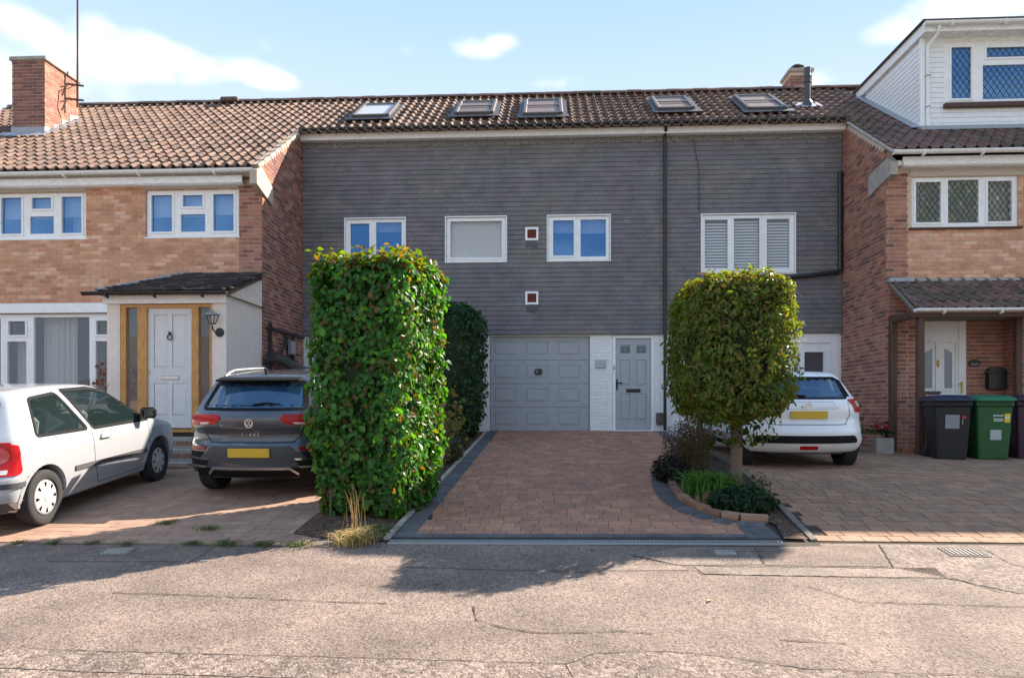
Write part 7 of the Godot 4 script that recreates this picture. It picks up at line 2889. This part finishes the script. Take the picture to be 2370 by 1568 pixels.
func silver_hatch(trim: Material, seatm: Material, red: Material, clear: Material, amber: Material) -> void:
	var t := thing("parked_car", "silver white three door hatchback with wheel covers before the brown brick house", "car", gp(-6, 7), "cars parked on the drives")
	var yaw := deg_to_rad(3.8)
	var rot := Basis(Vector3.UP, yaw) * Basis(Vector3.RIGHT, atan(.088))
	# the rear wheel nearest the porch stands at (-5.37, 7.24)
	var contact := gp(-5.37, 7.24, .012)
	t.transform = Transform3D(rot, contact - rot * Vector3(.80, 0, -.66))
	var paint := mat("silver paint", lin(.44, .46, .485), .32, {"metal": .25, "coat": 1.0})
	var s := CarShape.new()
	s.L = 3.92
	s.tw = CarShape.table([[0, .76], [.25, .80], [.7, .822], [1.4, .82], [2.6, .82], [3.2, .825], [3.6, .78], [4.0, .70]], 420)
	s.ty = CarShape.table([[0, .06], [.25, .05], [.4, .015], [.6, .0], [.78, .005], [.90, .03], [.96, .05], [1.15, .13], [1.35, .225], [1.46, .31], [1.6, .42]], 180)
	s.tz = CarShape.table([[0, 1.38], [.3, 1.42], [.8, 1.455], [1.3, 1.467], [1.8, 1.455], [2.15, 1.40], [2.85, 1.0], [3.1, .95], [3.5, .86], [3.8, .74], [4.0, .6]], 420)
	s.tr = CarShape.table([[0, .20], [.22, .14], [.32, .03], [.42, .0], [.56, .005], [.64, .05], [.75, .09], [.88, .10], [.95, .12], [1.05, .18], [1.2, .28], [1.36, .40], [1.5, .56], [1.7, .8]], 180)
	s.tf = CarShape.table([[0, 3.8], [.3, 3.9], [.5, 3.92], [.75, 3.85], [.95, 3.65], [1.6, 3.5]], 180)
	s.bot = .20
	s.rc = .13
	s.rc4 = .36
	s.wz = [.66, 3.12]
	s.wr = .345
	s.wy = .30
	s.well = .50
	var rear_q := [[.60, .955], [1.50, .935], [1.23, 1.372], [.74, 1.340]]
	var door_w := [[1.61, .93], [2.90, .91], [2.80, .99], [2.24, 1.325], [1.90, 1.39], [1.35, 1.392]]
	var rw := [[-.58, .98], [.58, .98], [.52, 1.33], [-.52, 1.33]]
	var fw := [[-.56, 1.0], [.56, 1.0], [.48, 1.35], [-.48, 1.35]]
	var opens := [["R", rounded(poly2(rw), .04)], ["F", poly2(fw)]]
	for md: String in ["S", "L"]:
		opens.append([md, rounded(poly2(rear_q), .05)])
		opens.append([md, rounded(poly2(door_w), .04)])
	part(car_body(s, 1.49, 1.66, .03, opens), "body", paint, t, false)
	bp(s, t, "rear_window", "R", rw, M["car glass"], .004, .01, .04)
	ring_around(s, t, "window_seal", "R", rw, .02, trim, .04)
	bp(s, t, "windscreen", "F", fw, M["car glass"], .004)
	var cg := mat("tinted glass", lin(.05, .10, .095), .02, {"alpha": .14, "spec": .7})
	for md: String in ["S", "L"]:
		bp(s, t, "side_window", md, rear_q, cg, .004, .01, .05)
		bp(s, t, "door_window", md, door_w, cg, .004, .01, .04)
		ring_around(s, t, "window_seal", md, rear_q, .016, trim, .05)
		ring_around(s, t, "window_seal", md, door_w, .018, trim, .04)
		bp(s, t, "rub_strip", md, [[1.16, .495], [2.76, .475], [2.76, .53], [1.16, .55]], mat("rub strip grey", lin(.06, .062, .068), .7), .014, .01, .015)
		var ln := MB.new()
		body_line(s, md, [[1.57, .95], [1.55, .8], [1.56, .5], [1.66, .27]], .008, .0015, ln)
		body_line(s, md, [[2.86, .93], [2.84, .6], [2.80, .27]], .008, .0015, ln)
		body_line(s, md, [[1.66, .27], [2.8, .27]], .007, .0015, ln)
		part(ln, "door_gap", M["gap shade"], t, false)  # dark strips in place of the shaded door seams
		var hd := bp(s, t, "door_handle", md, [[1.68, .795], [1.90, .79], [1.92, .825], [1.86, .85], [1.72, .85]], paint, .028, .01, .02)
		bp(s, t, "handle_recess", md, [[1.70, .77], [1.88, .77], [1.86, .86], [1.72, .86]], mat("recess grey", lin(.2, .21, .22), .5), .002, .01, .03)
	arch_lips(s, t, paint)
	var fl := MB.new()
	var cpts := []
	for i in 18: cpts.append([.72 + cos(TAU * i / 18) * .085, .78 + sin(TAU * i / 18) * .095])
	body_line(s, "S", cpts, .005, .0015, fl, true)
	part(fl, "fuel_flap", mat("silver line", lin(.35, .36, .37), .4), t, false)
	for q: float in [-1.0, 1.0]:
		bp(s, t, "tail_lamp", "R", [[q * .50, .93], [q * .73, .935], [q * .735, .60], [q * .56, .60]], red, .010, .02, .03)
		bp(s, t, "tail_lamp_side", "S" if q > 0 else "L", [[.16, .935], [.33, .90], [.31, .64], [.27, .60], [.16, .60]], red, .010, .02, .03)
		var rg := []
		for i in 16: rg.append([q * .635 + cos(TAU * i / 16) * .085, .80 + sin(TAU * i / 16) * .085])
		bp(s, t, "lamp_ring", "R", rg, mat("lamp pink", lin(.55, .06, .06), .15, {"coat": 1.0}), .016, .02, .01)
		bp(s, t, "reverse_lamp", "R", [[q * .58, .66], [q * .72, .66], [q * .72, .615], [q * .58, .615]], clear, .014, .02, .01)
	bp(s, t, "bumper_strip", "R", [[-.79, .53], [.79, .53], [.79, .475], [-.79, .475]], mat("rub strip grey", lin(.06, .062, .068), .7), .014, .02, .01)
	for md: String in ["S", "L"]:
		bp(s, t, "bumper_strip", md, [[.10, .53], [.34, .53], [.33, .475], [.10, .475]], mat("rub strip grey", lin(.06, .062, .068), .7), .014, .02, .01)
	bp(s, t, "lower_valance", "R", [[-.78, .33], [.78, .33], [.74, .22], [-.74, .22]], mat("rub strip grey", lin(.06, .062, .068), .7), .006, .02, .02)
	plate(s, t, 0, .74, .52, .112, .012)
	for q in [[-.72, .66], [.72, .66], [-.72, 3.12], [.72, 3.12]]: wheel(t, q[0], q[1], .295, .175, "cover")
	under(t, s, .32, .49)
	var f := MB.new()
	f.cbox(Vector3(-.68, .62, -3.0), Vector3(.68, .90, -2.72), .05)
	part(f, "dashboard", trim, t, false)
	var sw := MB.new()
	for i in 18:
		var a := TAU * i / 18
		var b := TAU * (i + 1) / 18
		sw.bar(Vector3(.34 + cos(a) * .18, .90 + sin(a) * .17, -2.55 + sin(a) * .06), Vector3(.34 + cos(b) * .18, .90 + sin(b) * .17, -2.55 + sin(b) * .06), .03, .03)
	part(sw, "steering_wheel", trim, t, false)
	seats(t, [-.34, .34], [1.05, 1.95], .46, mat("grey seat cloth", lin(.14, .16, .165), .95))
	mirrors(s, t, 2.70, .97, trim, trim)
	var ib := MB.new()
	ib.box(Vector3(-.70, .40, -2.95), Vector3(.70, .60, -.4))
	part(ib, "cabin_trim", trim, t, false)


# rolled edge of the sheet metal round each wheel opening
func arch_lips(s: CarShape, t: Node3D, m: Material) -> void:
	for md: String in ["S", "L"]:
		for z: float in s.wz:
			var mb := MB.new()
			var pts := []
			for i in 17:
				var a := lerpf(.05, PI - .05, i / 16.0)
				pts.append([z + cos(a) * (s.wr + .026), s.wy + sin(a) * (s.wr + .026)])
			body_line(s, md, pts, .042, .006, mb)
			part(mb, "wheel_arch", m, t, false)


# ------------------------------------------------------------------ bins and small things

func loft(mb: MB, rings: Array) -> void:
	for i in rings.size() - 1:
		var a: PackedVector3Array = rings[i]
		var b: PackedVector3Array = rings[i + 1]
		for k in a.size():
			var j := (k + 1) % a.size()
			mb.quad(a[k], a[j], b[j], b[k])


func bin_ring(hw: float, d0: float, d1: float, y: float, r: float) -> PackedVector3Array:
	var p := rounded(PackedVector2Array([Vector2(-hw, d0), Vector2(hw, d0), Vector2(hw, d1), Vector2(-hw, d1)]), r, 4)
	var o := PackedVector3Array()
	for q in p: o.append(Vector3(q.x, y, -q.y))
	return o


func wheelie_bin(x: float, n: float, turn: float, body: Material, lid: Material, label: String) -> Node3D:
	var t := thing("wheelie_bin", label, "bin", gp(x, n, .014), "wheelie bins by the door canopy")
	t.rotation.y = turn
	var m := MB.new()
	var rings := [bin_ring(.21, .10, .48, 0.0, .05), bin_ring(.225, .08, .52, .02, .06), bin_ring(.25, .05, .60, .45, .06), bin_ring(.268, .03, .66, .84, .06), bin_ring(.285, .01, .68, .87, .05), bin_ring(.285, .01, .68, .93, .05)]
	loft(m, rings)
	part(m, "body", body, t, false)
	var l := MB.new()
	var lr := [bin_ring(.295, -.02, .70, .935, .05), bin_ring(.30, -.035, .71, .945, .05), bin_ring(.30, -.035, .71, .975, .05), bin_ring(.27, .0, .68, 1.00, .06), bin_ring(.22, .08, .62, 1.035, .08), bin_ring(.03, .3, .4, 1.045, .02)]
	loft(l, lr)
	l.cbox(Vector3(-.24, .935, .03), Vector3(.24, .958, .065), .01)
	var lo := part(l, "lid", lid, t, false)
	var g := MB.new()
	g.tube(PackedVector3Array([Vector3(-.25, .97, -.74), Vector3(.25, .97, -.74)]), .018, .018, 8)
	for s: float in [-.2, 0.0, .2]: g.bar(Vector3(s, .95, -.66), Vector3(s, .97, -.745), .03, .03)
	part(g, "handle", lid, lo, false)
	for s: float in [-1.0, 1.0]:
		var w := MB.new()
		w.lathe(PackedVector2Array([Vector2(0, -.025), Vector2(.10, -.025), Vector2(.105, -.01), Vector2(.105, .01), Vector2(.10, .025), Vector2(0, .025)]), Transform3D(Basis(Vector3(0, 0, 1), Vector3(1, 0, 0), Vector3(0, 1, 0)), Vector3(s * .255, .105, -.58)), 20)
		part(w, "wheel", M["rubber"], t, false)
	return t


func on_bin(t: Node3D, called: String, x0: float, y0: float, x1: float, y1: float, m: Material, lift := .004) -> void:
	# flat sticker on the sloped front face
	var z := func(y: float) -> float: return -lerpf(.08, .03, clampf((y - .02) / .82, 0, 1)) + lift
	var mb := MB.new()
	mb.quad(Vector3(x0, y0, z.call(y0)), Vector3(x1, y0, z.call(y0)), Vector3(x1, y1, z.call(y1)), Vector3(x0, y1, z.call(y1)))
	part(mb, called, m, t, false)


func small_things() -> void:
	var nz: Texture2D = T["fine"]
	var blk := mat("bin black", lin(.011, .011, .013), .6, {"tex": nz, "ts": 2.5})
	var blu := mat("bin blue lid", lin(.015, .022, .055), .45, {"tex": nz, "ts": 2.5})
	var grn := mat("bin green", lin(.012, .085, .018), .5, {"tex": nz, "ts": 2.5})
	var gl := mat("bin green lid", lin(.012, .16, .075), .45, {"tex": nz, "ts": 2.5})
	var plum := mat("bin plum", lin(.035, .010, .028), .5, {"tex": nz, "ts": 2.5})
	var b1 := wheelie_bin(6.44, 11.50, -.22, blk, blu, "black wheelie bin with a dark blue lid and a poppy sticker")
	on_bin(b1, "label", -.10, .50, .10, .72, mat("label grey", lin(.25, .26, .29), .6))
	var pp := MB.new()
	pp.lathe(PackedVector2Array([Vector2(0, .006), Vector2(.028, .006), Vector2(.028, 0)]), Transform3D(Basis(Vector3.RIGHT, PI / 2), Vector3(.165, .68, -.035)), 14)
	part(pp, "poppy_sticker", mat("poppy red", lin(.5, .02, .03), .5), b1, false)
	on_bin(b1, "sticker_stem", .14, .57, .15, .65, mat("stem green", lin(.35, .42, .18), .6))
	var b2 := wheelie_bin(7.10, 11.50, -.12, grn, gl, "green wheelie bin with white lettering and a yellow sticker")
	var wh := mat("print white", lin(.7, .72, .7), .6)
	for q in [[-.02, .69, .0, .72], [.01, .70, .13, .715], [-.02, .62, .12, .635], [-.02, .65, .12, .662]]: on_bin(b2, "lettering", q[0], q[1], q[2], q[3], wh)
	on_bin(b2, "yellow_sticker", .14, .60, .22, .74, mat("sticker yellow", lin(.75, .55, .02), .6))
	on_bin(b2, "white_band", .143, .66, .217, .69, wh, .006)
	on_bin(b2, "number_label", -.06, .32, .10, .48, mat("label pale", lin(.42, .44, .45), .6))
	var slot := MB.new()
	slot.cbox(Vector3(-.15, 1.005, -.02), Vector3(.17, 1.02, -.05), .004)
	part(slot, "lid_slot", M["gap shade"], b2, false)  # slot drawn as a dark slab on the lid
	wheelie_bin(7.80, 11.62, -.1, plum, plum, "dark plum wheelie bin next to the green one")
	# planters with red flowers
	var p := thing("planter", "small stone trough of red flowers at the foot of the brick gable", "planter", gp(5.85, 12.7))
	var tm := MB.new()
	tm.cbox(P(5.72, .80, 12.52), P(6.02, 1.10, 12.78), .015)
	part(tm, "trough", M["concrete"], p)
	leaves("leaves", p, P(5.85, 1.18, 12.65), 260, .06, func():
		var v := Vector3(rng.randfn() * .12, absf(rng.randfn()) * .06, rng.randfn() * .09)
		return [v, Vector3.UP], [Color(.03, .09, .02), Color(.04, .11, .025)])
	leaves("flowers", p, P(5.80, 1.26, 12.60), 70, .06, func():
		var v := Vector3(rng.randfn() * .07, absf(rng.randfn()) * .05, rng.randfn() * .06)
		return [v, Vector3.UP], [Color(.55, .01, .02), Color(.45, .01, .03), Color(.6, .25, .3)], .9, M["flower"])
	var p2 := thing("planter", "dark plastic flower pot of green leaves beside the stone trough", "planter", gp(5.5, 12.9))
	var pm := MB.new()
	pm.lathe(PackedVector2Array([Vector2(0, 0), Vector2(.12, 0), Vector2(.15, .24), Vector2(.165, .24), Vector2(.165, .27), Vector2(.14, .27), Vector2(.13, .22), Vector2(0, .22)]), Transform3D(Basis(), gp(5.45, 12.9, .01)), 18)
	part(pm, "pot", mat("pot grey", lin(.06, .055, .05), .8), p2)
	leaves("leaves", p2, gp(5.45, 12.9, .32), 240, .07, func():
		var v := Vector3(rng.randfn() * .12, absf(rng.randfn()) * .08, rng.randfn() * .1)
		return [v, Vector3.UP], [Color(.025, .07, .02), Color(.03, .08, .02)])
	var pf := thing("bird_ornament", "small dark ornament standing among the red flowers", "ornament", gp(5.9, 12.66))
	var om := MB.new()
	om.lathe(PackedVector2Array([Vector2(0, 0), Vector2(.03, 0), Vector2(.035, .05), Vector2(.02, .10), Vector2(.028, .14), Vector2(0, .18)]), Transform3D(Basis(), P(5.93, 1.10, 12.62)), 10)
	om.tube(PackedVector3Array([P(5.93, 1.10, 12.62), P(5.93, 1.25, 12.62)]), .02, .02, 6)
	om.cbox(P(5.90, 1.26, 12.60), P(5.96, 1.40, 12.66), .015)
	part(om, "figure", M["black plastic"], pf)
	# twigs by the porch with red leaves
	var rd := thing("shrub", "bare twigs with a few red leaves rising before the cream porch", "shrub", gp(-7.5, 11.0))
	var rm := MB.new()
	for q in [[-7.25, 2.35], [-7.12, 2.02], [-7.45, 2.1]]:
		rm.tube(PackedVector3Array([gp(-7.6, 11.0), P(-7.48, 1.5, 11.0), P(q[0], q[1], 11.0)]), .012, .004, 5)
	part(rm, "stems", M["bark"], rd)
	leaves("leaves", rd, P(-7.33, 2.05, 11.0), 46, .07, func():
		var u := rng.randf()
		return [Vector3(.16 * u - .06, .34 * u - .1, 0) + Vector3(rng.randfn() * .05, rng.randfn() * .06, rng.randfn() * .04), Vector3.BACK], [Color(.30, .05, .02), Color(.24, .08, .03)], .4)
	# loose wire brackets and stone at the wall foot
	var st := thing("doorstep", "red brick step at the foot of the canopy post", "step", gp(6.3, 12.75))
	var sm := MB.new()
	for i in 2:
		sm.cbox(P(6.20 + i * .22, .80, 12.62), P(6.41 + i * .22, .93, 12.74), .008)
	part(sm, "brick", M["terracotta"], st)
